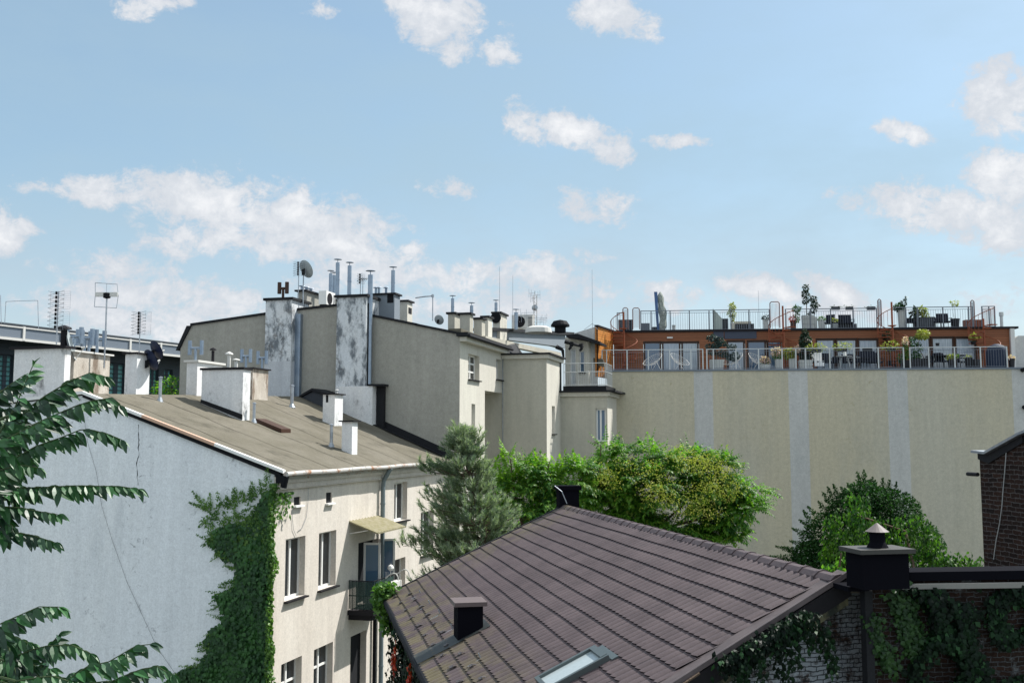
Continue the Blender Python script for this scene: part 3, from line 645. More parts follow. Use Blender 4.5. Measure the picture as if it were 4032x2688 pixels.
for p0, p1 in (((1980,950),(1770,880)),((1945,960),(1800,778)),((1960,960),(1962,795)),((2060,920),(2030,790)),((2185,930),(2197,745)),((2130,950),(2118,830)),((2300,870),(2258,770)),((2340,870),(2350,700)),
    ((1930,1010),(1860,1112)),((2040,1120),(1900,1292)),((2080,1290),(1968,1425)),((1990,1010),(2055,885)),((2150,1180),(1950,960)),((2180,1160),(2080,960)),((2240,1150),(2190,900)),((2200,1020),(2340,930)),((2210,1010),(2330,1035)),((2260,1180),(2265,1080)),((2130,1320),(2060,1370)),((2300,1200),(2350,960)),((1950,1000),(2000,1300)),((2100,1000),(2140,1250))):
    shoot(ys, TG, N('r6', *p0), N('r6', *p1), .105, w0=.17); shoot(ys, TG, N('r6', *p0), N('r6', *p1), .105, w0=.10)
for p0, p1 in (((80,680),(68,515)),((232,620),(232,455)),((302,580),(304,435)),((150,640),(118,540)),((370,640),(382,330)),((0,700),(5,585)),((200,900),(300,720)),((330,900),(250,700)),((380,1000),(390,560)),((60,960),(150,900)),((300,1100),(340,900)),((395,900),(400,480))):
    shoot(ys, TG, N('r7', *p0), N('r7', *p1), .105, w0=.18); shoot(ys, TG, N('r7', *p0), N('r7', *p1), .105, w0=.10)
ivy_fill(ys, TG, [N('r7', *p) for p in ((330,560),(400,520),(415,1100),(300,1200),(100,1150),(30,1080),(0,1000),(100,900),(200,760),(280,800))], 2300, .12, .16)
for _ in range(3600):   # sunlit fringe hanging past the corner
    z = rnd.uniform(.5, zE-.3); wv = .05+.11*max(0, math.sin(z*2.1)+math.sin(z*5.3)*.6)
    c = T.p(-rnd.uniform(0, .3), rnd.uniform(-.05, wv), z); s = rnd.uniform(.07, .13); leaf_quad(ys, c, B*rnd.uniform(.1, .8)-UZ*.7+A*rnd.uniform(-.5, .2), rv(1), s, s*.85)
for p in range(120): c = T.p(rnd.uniform(-.1, .9)*1, rnd.uniform(.03, .2), zE-.6-rnd.random()**2*.8); leaf_quad(ys, c, -UZ+rv(.6), rv(1), .12, .1)
for x0, y0, L in ((480,1240,30),(505,1262,24),(520,1285,26),(545,1300,30),(548,1310,34),(538,1345,36),(500,1362,34),(520,1400,28),(515,1425,40),(488,1440,34),(470,1470,34),(475,1490,30),(468,1515,36),(440,1530,30),(410,1545,28),(495,1222,26),(530,1330,30),(505,1385,30),(490,1230,22),(560,1195,30),(590,1165,30)):
    for _ in range(2):
        an_ = rnd.uniform(-.5, 1.0); L_ = L*rnd.uniform(.7, 1.2); shoot(ys, TG, PXg(x0+14, y0), PXg(x0+8-L_*math.cos(an_), y0+L_*math.sin(an_)), .095, w0=.13)
YS = ys.build('ivy', M['ivyl'], None, T.p(0, -1.2, 8)); tag(YS, 'bright young ivy shoots spreading upward over the pale gable wall', 'ivy')
# ================================================================ grey apartment block
TW = TG.off(0, -aG)
def pxq(fr, b, pts, mb, thick=None, mi=0):
    q = [fr.p(fr.hit(p, b)[0], b, fr.hit(p, b)[1]) for p in pts]
    if thick: mb.prism(q, -fr.v*thick, mi)
    else: mb.face(q, mi)
b2 = T.hita((1811, 1300), aG)[0]; T2 = T.off(0, b2)
a1 = T2.hit((1909, 1540))[0]; a2 = T2.hit((1977, 1414))[0]
b3 = T.hita((2152, 1414), a2)[0]; a3 = T.hit((2207, 1552), b3)[0]; b4 = T.hita((2391, 1552), a3)[0]
G = thing('apartment_block', 'grey roughcast apartment block with stepped cream side walls and many chimneys', 'apartment building', T.p(aG, 0, 0))
top = [TW.hit(p) for p in ((711, 1371), (754, 1282), (1046, 1239), (1175, 1222), (1330, 1205), (1467, 1246), (1640, 1282))]; zeav = TW.hit((1808, 1318))[1]
top.append((b2, zeav))
wl = MB(); panel(wl, TW, top, 0); wl.build('gable_wall', M['grey'], G)
cp = MB()
for (u0, z0), (u1, z1) in zip(top, top[1:]): cp.prism([TW.p(u0-.03, .08, z0), TW.p(u1+.03, .08, z1), TW.p(u1+.03, .08, z1+.11), TW.p(u0-.03, .08, z0+.11)], -TW.v*.4)
cp.build('coping', M['tar'], G)
lw = MB(); u0 = top[0][0]; lw.prism([TW.p(u0, .05, top[0][1]), TW.p(top[1][0], .05, top[1][1]), TW.p(top[1][0]-.25, .05, top[1][1]), TW.p(u0-.25, .05, top[0][1]-.1)], -TW.v*9)
lw.build('mansard_edge', M['tar'], G)
sw = MB(); sw.face([TW.p(u0-.01, 0, 0), TW.p(u0-.01, -20, 0), TW.p(u0-.01, -20, top[0][1]), TW.p(u0-.01, 0, top[0][1])]); sw.build('side_wall', M['grey'], G)
rfm = MB(); rfm.grid([[TW.p(u, .05-v, z+.02-(.0 if v < 3 else .35)) for u, z in top] for v in (0, 3, 8, a3-aG)]); rfm.build('roof', M['felt2'], G)
Z4 = lambda x, y: N('z4', x, y)
def hr2(fr, a, b, c, bb=0.0):
    p = fr.hit(a, bb); q = fr.hit(b, bb); r_ = fr.hit(c, bb); return [p[0], q[0], r_[1], (p[1]+q[1])/2]
f2 = MB(); wA = hr2(T2, Z4(116, 378), Z4(229, 392), Z4(116, 630)); wS = hr2(T2, Z4(148, 888), Z4(186, 888), Z4(148, 1188)); wC = hr2(T2, Z4(402, 432), Z4(462, 430), Z4(402, 632))
zj = T2.hit(Z4(285, 750))[1]
panel(f2, T2, [(aG, zeav+.0), (a1, zeav+.03)], 0, [wA, wS, [wA[0], wA[1], wS[2]-3.2, wS[2]-1.6]], depth=.3); panel(f2, T2, [(a1, zeav+.03), (a2, zeav+.05)], zj, [wC], depth=.3)
f2.face([T2.p(a1, 0, zj), T2.p(a2, 0, zj), T2.p(a2, -1.6, zj), T2.p(a1, -1.6, zj)]); f2.face([T2.p(a1, 0, 0), T2.p(a1, -1.6, 0), T2.p(a1, -1.6, zj), T2.p(a1, 0, zj)])
f2.face([T2.p(a1, -1.6, 0), T2.p(a2, -1.6, 0), T2.p(a2, -1.6, zj), T2.p(a1, -1.6, zj)]); f2.build('side_wall', M['cream2'], G)
window(G, T2, *wA, .3, .07, mull=(.55,), trans=(.33, .66)); window(G, T2, *wS, .3, .04, mull=(), glass='drape', frame='offwhite'); window(G, T2, *wC, .3, .05, mull=(), glass='drape', frame='offwhite')
window(G, T2, wA[0], wA[1], wS[2]-3.2, wS[2]-1.6, .3, .07)
ev = MB(); ev.box(T2, aG-.05, a2+.25, .003, .34, zeav-.30, zeav-.10); ev.build('cornice', M['cream2'], G)
ev = MB(); ev.box(T2, aG-.25, a2+.3, -.1, .46, zeav-.08, zeav+.10); ev.tube(T2.p(aG-.2, .5, zeav-.06), T2.p(a2+.25, .5, zeav-.06), .08, 8); ev.build('gutter', M['tar'], G)
ev = MB(); ev.prism([T2.p(aG, .05, zeav+.12), T2.p(a2, .05, zeav+.12), T2.p(a2, .05, zeav+.22), T2.p(aG, .05, zeav+.3)], -B*.6); ev.build('edge_flashing', M['felt'], G)
# second block
F2 = TG.off(0, -a2); z2t = F2.hit((2060, 1412))[1]
k = MB(); panel(k, F2, [(b2-1.6, z2t), (b3, z2t)], 0); k.build('front_wall', M['grey2'], G)
T3 = T.off(0, b3); sl = hr2(T3, Z4(975, 908), Z4(1006, 912), Z4(975, 1195))
k = MB(); panel(k, T3, [(a2, z2t), (a3+.3, z2t)], 0, [sl], depth=.25); k.build('side_wall', M['cream2'], G); window(G, T3, *sl, .25, .04, mull=(), glass='drape', frame='offwhite')
k = MB(); k.box(F2, b2+.02, b3+.14, -(a3-a2)-.3, .14, z2t+.002, z2t+.20); k.build('cornice', M['cream2'], G)
k = MB(); k.box(F2, b2-.1, b3+.26, -(a3-a2)-.3, .26, z2t+.204, z2t+.29); k.build('roof_edge', M['tar'], G)
k = MB(); k.prism([T.p(a2-.6, b2+.05, z2t+.30), T.p(a3+.5, b2+.35, z2t+.30), T.p(a3+.2, b2-.2, z2t+1.15), T.p(a2-.6, b2-.5, zeav+.15)], -B*.3); k.build('lower_mansard', M['tar'], G)
k = MB(); pxq(T2, -.25, [(1912, 1322), (2208, 1388), (2212, 1406), (1912, 1342)], k, .4); k.build('parapet', M['grey2'], G)
k = MB(); pxq(T2, -.9, [(1940, 1298), (2226, 1312), (2226, 1372), (2190, 1362), (1940, 1330)], k, .5)
k2_ = MB(); pxq(T2, -.7, [(1938, 1289), (2262, 1308), (2262, 1320), (1938, 1301)], k2_, 1.2); M['bluew'] = mat('blue_grey_render', (.20, .23, .26), .8, .1, 4); o = k.build('attic_wall', M['bluew'], G); k2_.build('roof_edge', M['tar'], o)
dj = MB(); dj.tube(F2.p(b2+.04, .02, 0), F2.p(b2+.04, .02, z2t), .025, 6); dj.build('downpipe', M['zinc'], G)
# third block with roof balcony
F3 = TG.off(0, -a3); z3t = F3.hit((2300, 1560))[1]; wB = [F3.hit(Z4(1425, 935))[0], F3.hit(Z4(1530, 935))[0], F3.hit(Z4(1425, 1275))[1], F3.hit(Z4(1425, 935))[1]]
k = MB(); panel(k, F3, [(b3-1, z3t), (b4, z3t)], 0, [wB, [wB[0], wB[1], wB[2]-3.3, wB[3]-3.3]], depth=.25); k.build('front_wall', M['grey2'], G)
T4 = T.off(0, b4); k = MB(); panel(k, T4, [(a3, z3t), (a3+4.5, z3t)], 0); k.build('side_wall', M['cream2'], G)
window(G, F3, *wB, .22, .09, mull=(.45,), glass='glassb'); window(G, F3, wB[0], wB[1], wB[2]-3.3, wB[3]-3.3, .22, .09)
k = MB(); k.box(F3, b3-.5, b4+.16, -4, .16, z3t+.002, z3t+.22); k.build('cornice', M['cream2'], G)
k = MB(); k.box(F3, b3-.5, b4+.5, -4.4, .36, z3t+.224, z3t+.32); k.build('roof_edge', M['tar'], G)
zp0 = F3.hit(Z4(1300, 765))[1]; zp1 = F3.hit(Z4(1300, 703))[1]; zt_ = F3.hit(Z4(1300, 470))[1]
k = MB(); k.box(F3, b3+.15, b4-.05, -3.5, .02, z3t+.325, zp1); k.build('balcony_parapet', M['tar'], G)
k = MB(); ul, ur = b3+.2, b4-.12
for z in (zt_, lerp(zp1, zt_, .62), zp1+.06): k.tube(F3.p(ul, 0, z), F3.p(ur, 0, z), .022, 6); k.tube(F3.p(ur, 0, z), F3.p(ur, -2.4, z), .022, 6)
for i in range(24): k.tube(F3.p(lerp(ul, ur, i/23), 0, zp1), F3.p(lerp(ul, ur, i/23), 0, zt_ if i % 8 == 0 else lerp(zp1, zt_, .62)), .02 if i % 8 == 0 else .009, 5)
for i in range(12): k.tube(F3.p(ur, -2.4*i/11, zp1), F3.p(ur, -2.4*i/11, zt_), .012, 5)
k.build('balcony_railing', M['steel'], G)
FA = F3.off(0, -2.2); zc = FA.hit(Z4(1300, 215))[1]; ua, ub = FA.hit(Z4(1112, 500))[0], FA.hit(Z4(1352, 500))[0]
d1 = [FA.hit(Z4(1160, 330))[0], FA.hit(Z4(1222, 330))[0], zp1-.1, FA.hit(Z4(1160, 320))[1]]; d2 = [FA.hit(Z4(1255, 340))[0], FA.hit(Z4(1312, 340))[0], FA.hit(Z4(1255, 565))[1], FA.hit(Z4(1255, 340))[1]]
k = MB(); panel(k, FA, [(ua, zc+.1), (ub, zc-.2)], zp1-.2, [d1, d2], depth=.2); k.face([FA.p(ub, 0, zp1-.2), FA.p(ub, -3, zp1-.2), FA.p(ub, -3, zc), FA.p(ub, 0, zc-.2)]); k.build('attic_front', M['cream2'], G)
window(G, FA, *d1, .18, .07, mull=(), sill=False, glass='drape'); window(G, FA, *d2, .18, .07, mull=(), glass='glassb')
k = MB(); pxq(F3, -1.3, [Z4(1120, 178), Z4(1240, 165), Z4(1472, 248), Z4(1468, 270), Z4(1240, 212), Z4(1120, 200)], k, 2.2); k.build('canopy_roof', M['tar'], G)
k = MB()
for (x0, y0, x1, y1, x2, y2) in ((1110, 245, 1190, 270, 1290, 300), (1185, 250, 1172, 300, 1150, 330), (1275, 270, 1285, 310, 1262, 345), (1020, 300, 1085, 330, 1095, 410)):
    ps = [Z4(x0, y0), Z4(x1, y1), Z4(x2, y2)]; k.path([F3.p(F3.hit(p, -1.0)[0], -1.0, F3.hit(p, -1.0)[1]) for p in ps], .13, 6, .06)
k.build('eave_bracket', M['tar'], G)
for (xx, y0, y1, r_) in ((1045, 455, 760, .13), (1042, 810, 2300, .085)):
    k = MB(); u_ = F3.hit(Z4(xx, y0), .12)[0]; k.tube(F3.p(u_, .12, F3.hit(Z4(xx, y0), .12)[1]), F3.p(u_, .12, max(.1, F3.hit(Z4(xx, y1), .12)[1])), r_, 8)
    k.build('downpipe', M['tar'], G)
k = MB(); pxq(F3, -3.0, [Z4(1350, 408), Z4(1495, 425), Z4(1520, 515), Z4(1350, 455)], k, .4); k.build('side_roof', M['felt'], G)
# the two tall chimney stacks on the gable and their pipes
def stack(x0, x1, yt, proud, zb, m, label, cap_=True, a_=aG):
    a0 = a_-proud; bl = T.hita((x0, 1350), a0)[0]; br = T.hita((x1, 1350), a0)[0]; zt = zof(T.p(a0, br, 0), yt)
    k = MB(); k.box(T, a0, a_+1.2 if cap_ else a_-.004, bl, br, zb, zt); o = k.build('chimney', M[m], G, label=label)
    if cap_: cap(o, T, a0, a_+1.2, bl, br, zt+.003, .1, .12, 'tar')
    return o, (a0, a_, bl, br, zt+.12)
o, sA = stack(1043, 1146, 1180, .62, 12.5, 'stack', 'stained chimney stack with a black cowl')
M['paint'] = stain_mat('pale_blue_lime_paint', (.50, .52, .55), (.40, .42, .45), (.56, .58, .6), ds=2, thr=(.5, .8))
k = MB(); k.box(T, sA[0]-.012, aG-.01, sA[2]-.004, sA[3]+.012, 12.5, zof(T.p(sA[0], sA[2], 0), 1423)); k.build('painted_base', M['paint'], o)
h_cowl(o, T.p(sA[0]+.3, sA[2]+.75, sA[4]), B, .8, .2, .1, 'woodd')
o, sB = stack(1324, 1440, 1168, .62, 12.5, 'stack', 'peeling chimney stack carrying two tall flues')
def flue_px(parent, x, yt, yb, a_, r_=.1, m='zincb', hat=True):
    b_, zb = T.hita((x, yb), a_); c = T.p(a_, b_, zb-.05); zt = zof(c, yt); return flue(parent, c, zt-zb, r_, m, hat=hat)
flue_px(o, 1328, 1030, 1165, sB[0]+.3, .095); flue_px(o, 1375, 1042, 1165, sB[0]+.5, .095)
o3, sC = stack(1324, 1469, 1519, .66, 12.0, 'chim', 'low whitened base of the peeling stack', False)
flue_px(G, 1453, 1078, 1519, aG-.32, .115)
k = MB(); k.box(T, aG-.45, aG-.1, sB[3]+.004, sB[3]+.07, 15.3, sB[4]-.4); k.build('cable_duct', M['tar'], G)
k = MB(); bq = sC[3]; zq = sC[4]-.12; k.box(T, aG-.72, aG-.05, bq-.2, bq+.55, zq, zq+.09); k.box(T, aG-.25, aG-.02, bq+.05, bq+.40, 11, zq-.004); k.build('downpipe', M['tar'], G)
k = MB(); bq = T.hita((1172, 1400), aG-.15)[0]; k.box(T, aG-.25, aG-.01, bq-.12, bq+.16, 12.3, TW.hit((1175, 1238))[1]); k.build('duct', M['zincb'], G)
k = MB(); k.tube(T.p(aG-.45, bq-.22, 12.5), T.p(aG-.45, bq-.22, 18.2), .06, 8); k.build('downpipe', M['tar'], G)
# roof-top chimneys
o, c9 = chimney(G, aG+1.6, T.hita((1202, 1200), aG+1.6)[0], 1172, 1330, 1147, 18.5, 'grey', 'tar', capo=.12, label='long low chimney block behind the dish'); 
flue_px(o, 1301, 1073, 1165, aG+2.5, .09); flue_px(o, 1314, 1080, 1165, aG+3.3, .09)
for i, x in enumerate((1205, 1222, 1240)): mushroom(o, T.p(aG+2.0+i*.5, c9[3]-.4, c9[4]), .3, .1)
o, c10 = chimney(G, aG+.9, T.hita((1553, 1200), aG+.9)[0], 1463, 1575, 1159, 18.3, 'bluew', 'tar', label='blue-grey chimney with one tall flue'); flue_px(o, 1547, 1060, 1157, aG+1.2, .095)
for x in (1480, 1492, 1520): b_, z_ = T.hita((x, 1157), aG+1.4); mushroom(o, T.p(aG+1.4, b_, z_), .35, .08)
k = MB(); u_, z_ = T.hita((1537, 1176), aG+.9); k.box(T, aG+.893, aG+.91, u_-.16, u_+.16, z_-.2, z_+.2); k.build('vent_opening', M['dark'], o)
o, c11 = chimney(G, aG+2.6, T.hita((1604, 1200), aG+2.6)[0], 1574, 1624, 1187, 18.0, 'cream2', 'tar', label='small cream chimney with a rusty vent')
k = MB(); k.box(T, aG+2.75, aG+3.2, c11[3]+.002, c11[3]+.012, c11[4]-.65, c11[4]-.35); k.build('vent_opening', M['dark'], o)
for a_, x, xl, xs, yt, m, lb, fx in ((aG+5.2, 1790, 1764, 1815, 1236, 'grey2', 'grey chimney left of the attic pair', 1782), (aG+3.0, 1850, 1811, 1863, 1238, 'grey2', 'wide grey chimney with slim flue', 1857), (aG+5.0, 1897, 1865, 1910, 1257, 'grey2', 'low grey chimney in the middle of the row', None), (aG+6.6, 1922, 1898, 1938, 1250, 'cream2', 'narrow chimney touching the grey one', None), (aG+9.5, 1969, 1941, 1996, 1234, 'cream2', 'chimney with round black fan on its side', 1953)):
    o, c = chimney(G, a_, T.hita((x, 1280), a_)[0], xl, xs, yt, 17.2, m, 'tar', .09, .1, label=lb)
    if fx: flue_px(o, fx, {1782: 1171, 1857: 1199, 1953: 1188}[fx], yt, a_+.3, .085)
    if x == 1969:
        k = MB(); k.lathe(T.p(a_-.02, T.hita((1953, 1251), a_)[0], T.hita((1953, 1251), a_)[1]), [(.3, 0), (.3, .06), (.22, .08), (.01, .08)], 16, -A); k.build('fan', M['black'], o)
flue_px(G, 2032, 1226, 1294, aG+9.5, .1)
k = MB(); b_, z_ = T.hita((2120, 1296), aG+9.5); c = T.p(aG+9.5, b_, z_-.2); k.lathe(c, [(.75, 0), (.7, .26), (.45, .36), (.01, .40)], 20); k.build('skylight_dome', M['offwhite'], G)
k = MB(); b_, z_ = T.hita((2206, 1302), aG+8.5); c = T.p(aG+8.5, b_, z_-.1); k.lathe(c, [(.3, 0), (.3, .3), (.5, .32), (.5, .42), (.36, .62), (.01, .7)], 16); k.build('roof_fan', M['black'], G)
k = MB(); k.box(T, aG+4, aG+5.5, -2.2, -.7, 18.3, 18.95); k.build('roof_hatch', M['tar'], G)
# ---------------------------------------------------------------- dishes, aerials and air conditioners
DN = Vector((.60, .66, .45)).normalized()
def dish(px, D, r, m, label, mast=None, n=DN, group=None, backbox=True):
    c = at(px, D); t = thing('satellite_dish', label, 'satellite dish', c-UZ*(mast or r), group)
    k = MB(); pr = [(r*s, r*.22*s*s) for s in (0.01, .25, .5, .75, .95, 1.0)]; k.lathe(c, pr, 28, n); k.lathe(c-n*.015, pr, 28, n); k.build('reflector', M[m], t, smooth=True)
    side = n.cross(UZ).normalized(); low = side.cross(n).normalized()
    if low.z > 0: low = -low
    k = MB(); foc = c+n*(r*.95)+low*(r*.35); k.tube(c+low*r*.95+n*r*.2, foc, .014, 6); k.tube(foc, foc-n*.12, .035, 8); k.build('feed_arm', M['offwhite'], t)
    k = MB(); k.box(Fr(c-n*.05, side, n), -.05*r*3, .05*r*3, -.1, 0, c.z-r*.55, c.z+r*.1); k.build('mount', M['black'], t)
    if mast: k = MB(); k.tube(c-n*.08-UZ*mast, c-n*.08, .03, 8); k.build('mast', M['zinc'], t)
    return t
def aerial(x, yb, yt, D, label, w=.5, kind='bow', m='zinc', group=None, rods=8, frac=.65):
    c = at((x, yb), D); zt = zof(c, yt); Ht = zt-c.z; t = thing('tv_aerial', label, 'aerial', c, group); u = B
    k = MB(); k.tube(c, c+UZ*Ht, .022, 6); k.build('mast', M['zinc' if m != 'black' else 'black'], t)
    k = MB()
    if kind == 'bow':
        for i in range(rods):
            z = c.z+Ht*(1-frac*(i+.5)/rods); q = Vector((c.x, c.y, z))-A*.1
            k.tube(q-UZ*.05, q+UZ*.05, .035, 6)
            for s in (-1, 1):
                for dz_ in (-.07, .07): k.tube(q, q+u*(s*w*.5)+UZ*dz_, .005, 4)
    elif kind == 'yagi':
        q0 = c+UZ*Ht*.9
        k.tube(q0-u*w, q0+u*w, .014, 5)
        for i in range(rods): q = q0+u*(w*(2*i/(rods-1)-1)); k.tube(q-A*.2-UZ*.12, q+A*.2+UZ*.12, .007, 4)
    k.build('elements', M['black'], t)
    if kind == 'bow':
        k = MB(); q0 = Vector((c.x, c.y, zt))+A*.1
        for (t0, t1) in ((0, .46), (.54, 1)):
            for i in range(9): z = -Ht*frac*lerp(t0, t1, i/8); k.tube(q0-u*w*.62+UZ*z, q0+u*w*.62+UZ*z, .003, 3)
            for s in (-1, -.35, .35, 1): k.tube(q0+u*(w*.62*s)-UZ*Ht*frac*t0, q0+u*(w*.62*s)-UZ*Ht*frac*t1, .004, 3)
        k.build('reflector_grid', M['zinc'], t)
    return t
aerial(N('r1', 522, 0)[0], N('r1', 0, 835)[1], N('r1', 0, 345)[1], 32.9, 'tall bow-tie aerial standing on the broad pale chimney', .62, rods=9, frac=.72)
aerial(N('r1', 1288, 0)[0], N('r1', 0, 918)[1], N('r1', 0, 535)[1], T.p(k3[0]+.3, k3[3]-.4, 0).y, 'bow-tie aerial above the two navy satellite dishes', .6, rods=7, frac=.55)
D1 = T.p(k2[1], k2[3]+.1, 0).y-.8; c = at(N('r1', 962, 1055), D1); ga = thing('tv_aerial', 'wide grid aerial on a tall bent mast with rectangular frame', 'aerial', c)
k = MB(); pt = at(N('r1', 990, 372), D1); k.path([c, at(N('r1', 975, 800), D1), pt], .03, 6); k.build('mast', M['zinc'], ga)
k = MB(); cs = [at(N('r1', *p), D1) for p in ((882, 266), (1085, 280), (1095, 385), (1078, 500), (874, 487), (882, 375))]
k.path(cs+[cs[0]], .012, 5); k.tube(at(N('r1', 988, 272), D1), at(N('r1', 980, 495), D1), .008, 4); k.build('frame', M['zinc'], ga)
k = MB(); p, q = at(N('r1', 885, 368), D1), at(N('r1', 1092, 384), D1); fq = Fr(p, (q-p).normalized(), Vector((0, -1, 0))); k.box(Fr(p, Vector((q.x-p.x, q.y-p.y, 0)).normalized(), Vector((0, -1, 0))), 0, (q-p).length, -.05, .05, p.z-.1, p.z+.05); k.build('boom', M['offwhite'], ga)
k = MB(); k.lathe(pt-UZ*.05, [(.01, -.12), (.13, -.08), (.13, .08), (.01, .12)], 10); k.build('clamp', M['black'], ga)
dish(N('r1', 1435, 895), T.p(k3[0]+1.2, k3[3]+.3, 0).y, .36, 'dishb', 'upper navy satellite dish of the pair by the stained chimney')
dish(N('r1', 1382, 988), T.p(k3[0]+.6, k3[3]+.3, 0).y, .40, 'dishb', 'lower navy satellite dish of the pair by the stained chimney')
dish(N('r1', 628, 850), T.p(k1[1]+.5, k1[3], 0).y, .55, 'dishg', 'grey satellite dish behind the broad pale chimney', n=Vector((.93, .25, .3)).normalized())
dish(N('r2', 1176, 262), 49.2, .46, 'dishg', 'large grey satellite dish on a mast above the grey gable', mast=1.75)
dish(N('r3', 652, 494), 53, .27, 'dishg', 'small grey satellite dish on the far roof left of the attic chimneys', n=Vector((.35, .8, .4)).normalized())
aerial(N('r2', 1113, 0)[0], N('r2', 0, 620)[1], N('r2', 0, 190)[1], 49.0, 'slim aerial mast beside the large grey dish', .5, rods=6, frac=.3)
aerial(N('r2', 1712, 0)[0], N('r2', 0, 490)[1], N('r2', 0, 335)[1], 48.5, 'small aerial between the flues of the peeling stack', .22, 'yagi', rods=5)
aerial(N('r2', 1690, 0)[0], N('r2', 0, 490)[1], N('r2', 0, 300)[1], 48.9, 'thin aerial left of the small one on the peeling stack', .3, 'bow', rods=4, frac=.5)
c = at(N('r3', 596, 500), 56); t = thing('lamp_arm', 'thin grey pole with a long horizontal arm on the roof', 'pole', c); k = MB(); p1 = at(N('r3', 597, 270), 56); k.tube(c, p1, .03, 6); k.path([p1, at(N('r3', 520, 276), 56), at(N('r3', 436, 288), 56)], .035, 6); k.tube(p1-UZ*.08, p1+UZ*.08, .07, 8); k.build('pole', M['zinc'], t)
c = at(N('r3', 1543, 585), 58); t = thing('aerial_mast', 'lattice mast with many small aerials right of the chimney row', 'aerial', c); k = MB(); zt = zof(c, N('r3', 0, 225)[1]); hh = zt-c.z
for s in range(3): o_ = Vector((math.cos(s*2.1), math.sin(s*2.1), 0))*.11; k.tube(c+o_, c+o_+UZ*hh*.9, .02, 5)
for i in range(16):
    z = hh*.9*i/16; q = c+UZ*z; s = i % 3; o1 = Vector((math.cos(s*2.1), math.sin(s*2.1), 0))*.11; o2 = Vector((math.cos((s+1)*2.1), math.sin((s+1)*2.1), 0))*.11; k.tube(q+o1, q+o2+UZ*hh*.056, .013, 4)
k.tube(c+UZ*hh*.9, c+UZ*hh, .02, 5); k.build('lattice_mast', M['rust'], t)
k = MB()
for (h_, s, L) in ((.95, -1, .35), (.9, 1, .3), (.82, -1, .25), (.45, -1, .85), (.38, -1, 1.0), (.32, -1, .8), (.26, 1, .6), (.2, 1, .5), (.3, 1, .7)): q = c+UZ*hh*h_; k.tube(q, q+B*(s*L)+A*.1, .012, 4); k.tube(q+B*(s*L)-UZ*.25, q+B*(s*L)+UZ*.25, .012, 4); k.tube(q+B*(s*L*.6)-UZ*.2, q+B*(s*L*.6)+UZ*.2, .012, 4)
k.lathe(c+UZ*hh*.57, [(.01, 0), (.18, .04), (.01, .1)], 12, -A); k.build('elements', M['zinc'], t)
for i, (x, yb, yt, D, lb) in enumerate(((1967, 1229, 1050, 56, 'thin lightning rod above the chimney with the black fan'), (2019, 1268, 1084, 57, 'thin lightning rod between the fan chimney and lattice mast'), (2333, 1297, 1061, 58.6, 'tall thin rod on the corner of the grey party wall'), (N('r4', 1620, 0)[0], N('r4', 0, 560)[1], N('r4', 0, 220)[1], 64, 'thin rod rising from the upper roof terrace'))):
    c = at((x, yb), D); k = MB(); k.tube(c, Vector((c.x, c.y, zof(c, yt))), .014, 5, .008); o = k.build('lightning_rod', M['zinc'], None, c); tag(o, lb, 'rod', 'lightning rods')
    if i == 2: k = MB(); k.tube(c+UZ*.35, c-B*.5, .015, 4); k.tube(c+UZ*.35, c+B*.3, .015, 4); k.build('tripod', M['zinc'], o)
def aircon(c, u, w, h, d, label, m='white', group=None):
    fr = Fr(c, u, Vector((u.y, -u.x, 0))); t = thing('air_conditioner', label, 'air conditioner', c, group); k = MB(); k.box(fr, -w/2, w/2, -d/2, d/2, c.z+.06, c.z+h); k.build('casing', M[m], t)
    k = MB(); k.lathe(fr.p(-w*.12, d/2+.004, c.z+h*.52), [(h*.38, 0), (h*.38, .015), (h*.3, .02), (.02, .02)], 18, fr.v)
    for i in range(9): k.box(fr, w*.28, w*.46, d/2+.001, d/2+.01, c.z+h*(.15+.08*i), c.z+h*(.18+.08*i))
    k.build('grille', M['capm'], t); k = MB()
    for s in (-.35, .35): k.box(fr, w*s-.03, w*s+.03, -d/2, d/2, c.z, c.z+.058)
    k.build('foot', M['black'], t)
c = at(N('r2', 1380, 606), 49); aircon(c, A, 1.0, .72, .4, 'white air conditioner on the ledge beside the long chimney block')
c = at(N('r3', 1435, 583), 58.5); aircon(c, B, 1.25, .85, .5, 'white air conditioner on the far roof beside a steel flue', 'offwhite')
# ================================================================ market hall far behind
HV = azdir(3937); HB_ = Fr(at((0, 1272), 62), HV, Vector((HV.y, -HV.x, 0)))
HL = thing('market_hall', 'dark hall with deep eave, panelled pale fascia and teal louvred windows', 'hall', HB_.p(0, 0, 0))
M['slate'] = mat('slate_blue_wall', (.045, .06, .075), .6, .2, 2); M['soff'] = mat('dark_soffit', (.03, .038, .048), .7, .2, 2); M['teal'] = mat('teal_glass', (.10, .33, .33), .3, .3, 6, col2=(.2, .48, .46)); M['panelg'] = mat('grey_panel', (.16, .19, .23), .5, .1, 3)
zt = HB_.hit((0, 1270))[1]; zt2 = HB_.hit((711, 1354))[1]; L = 34; zs_ = lambda u: zt+(zt2-zt)*u/HB_.hit((711, 1354))[0]
k = MB(); k.prism([HB_.p(-16, -.01, zs_(-16)-1.0), HB_.p(L, -.01, zs_(L)-1.0), HB_.p(L, -.01, zs_(L)+.05), HB_.p(-16, -.01, zs_(-16)+.05)], -HB_.v*12); k.build('roof', M['soff'], HL)
k = MB(); pn = MB()
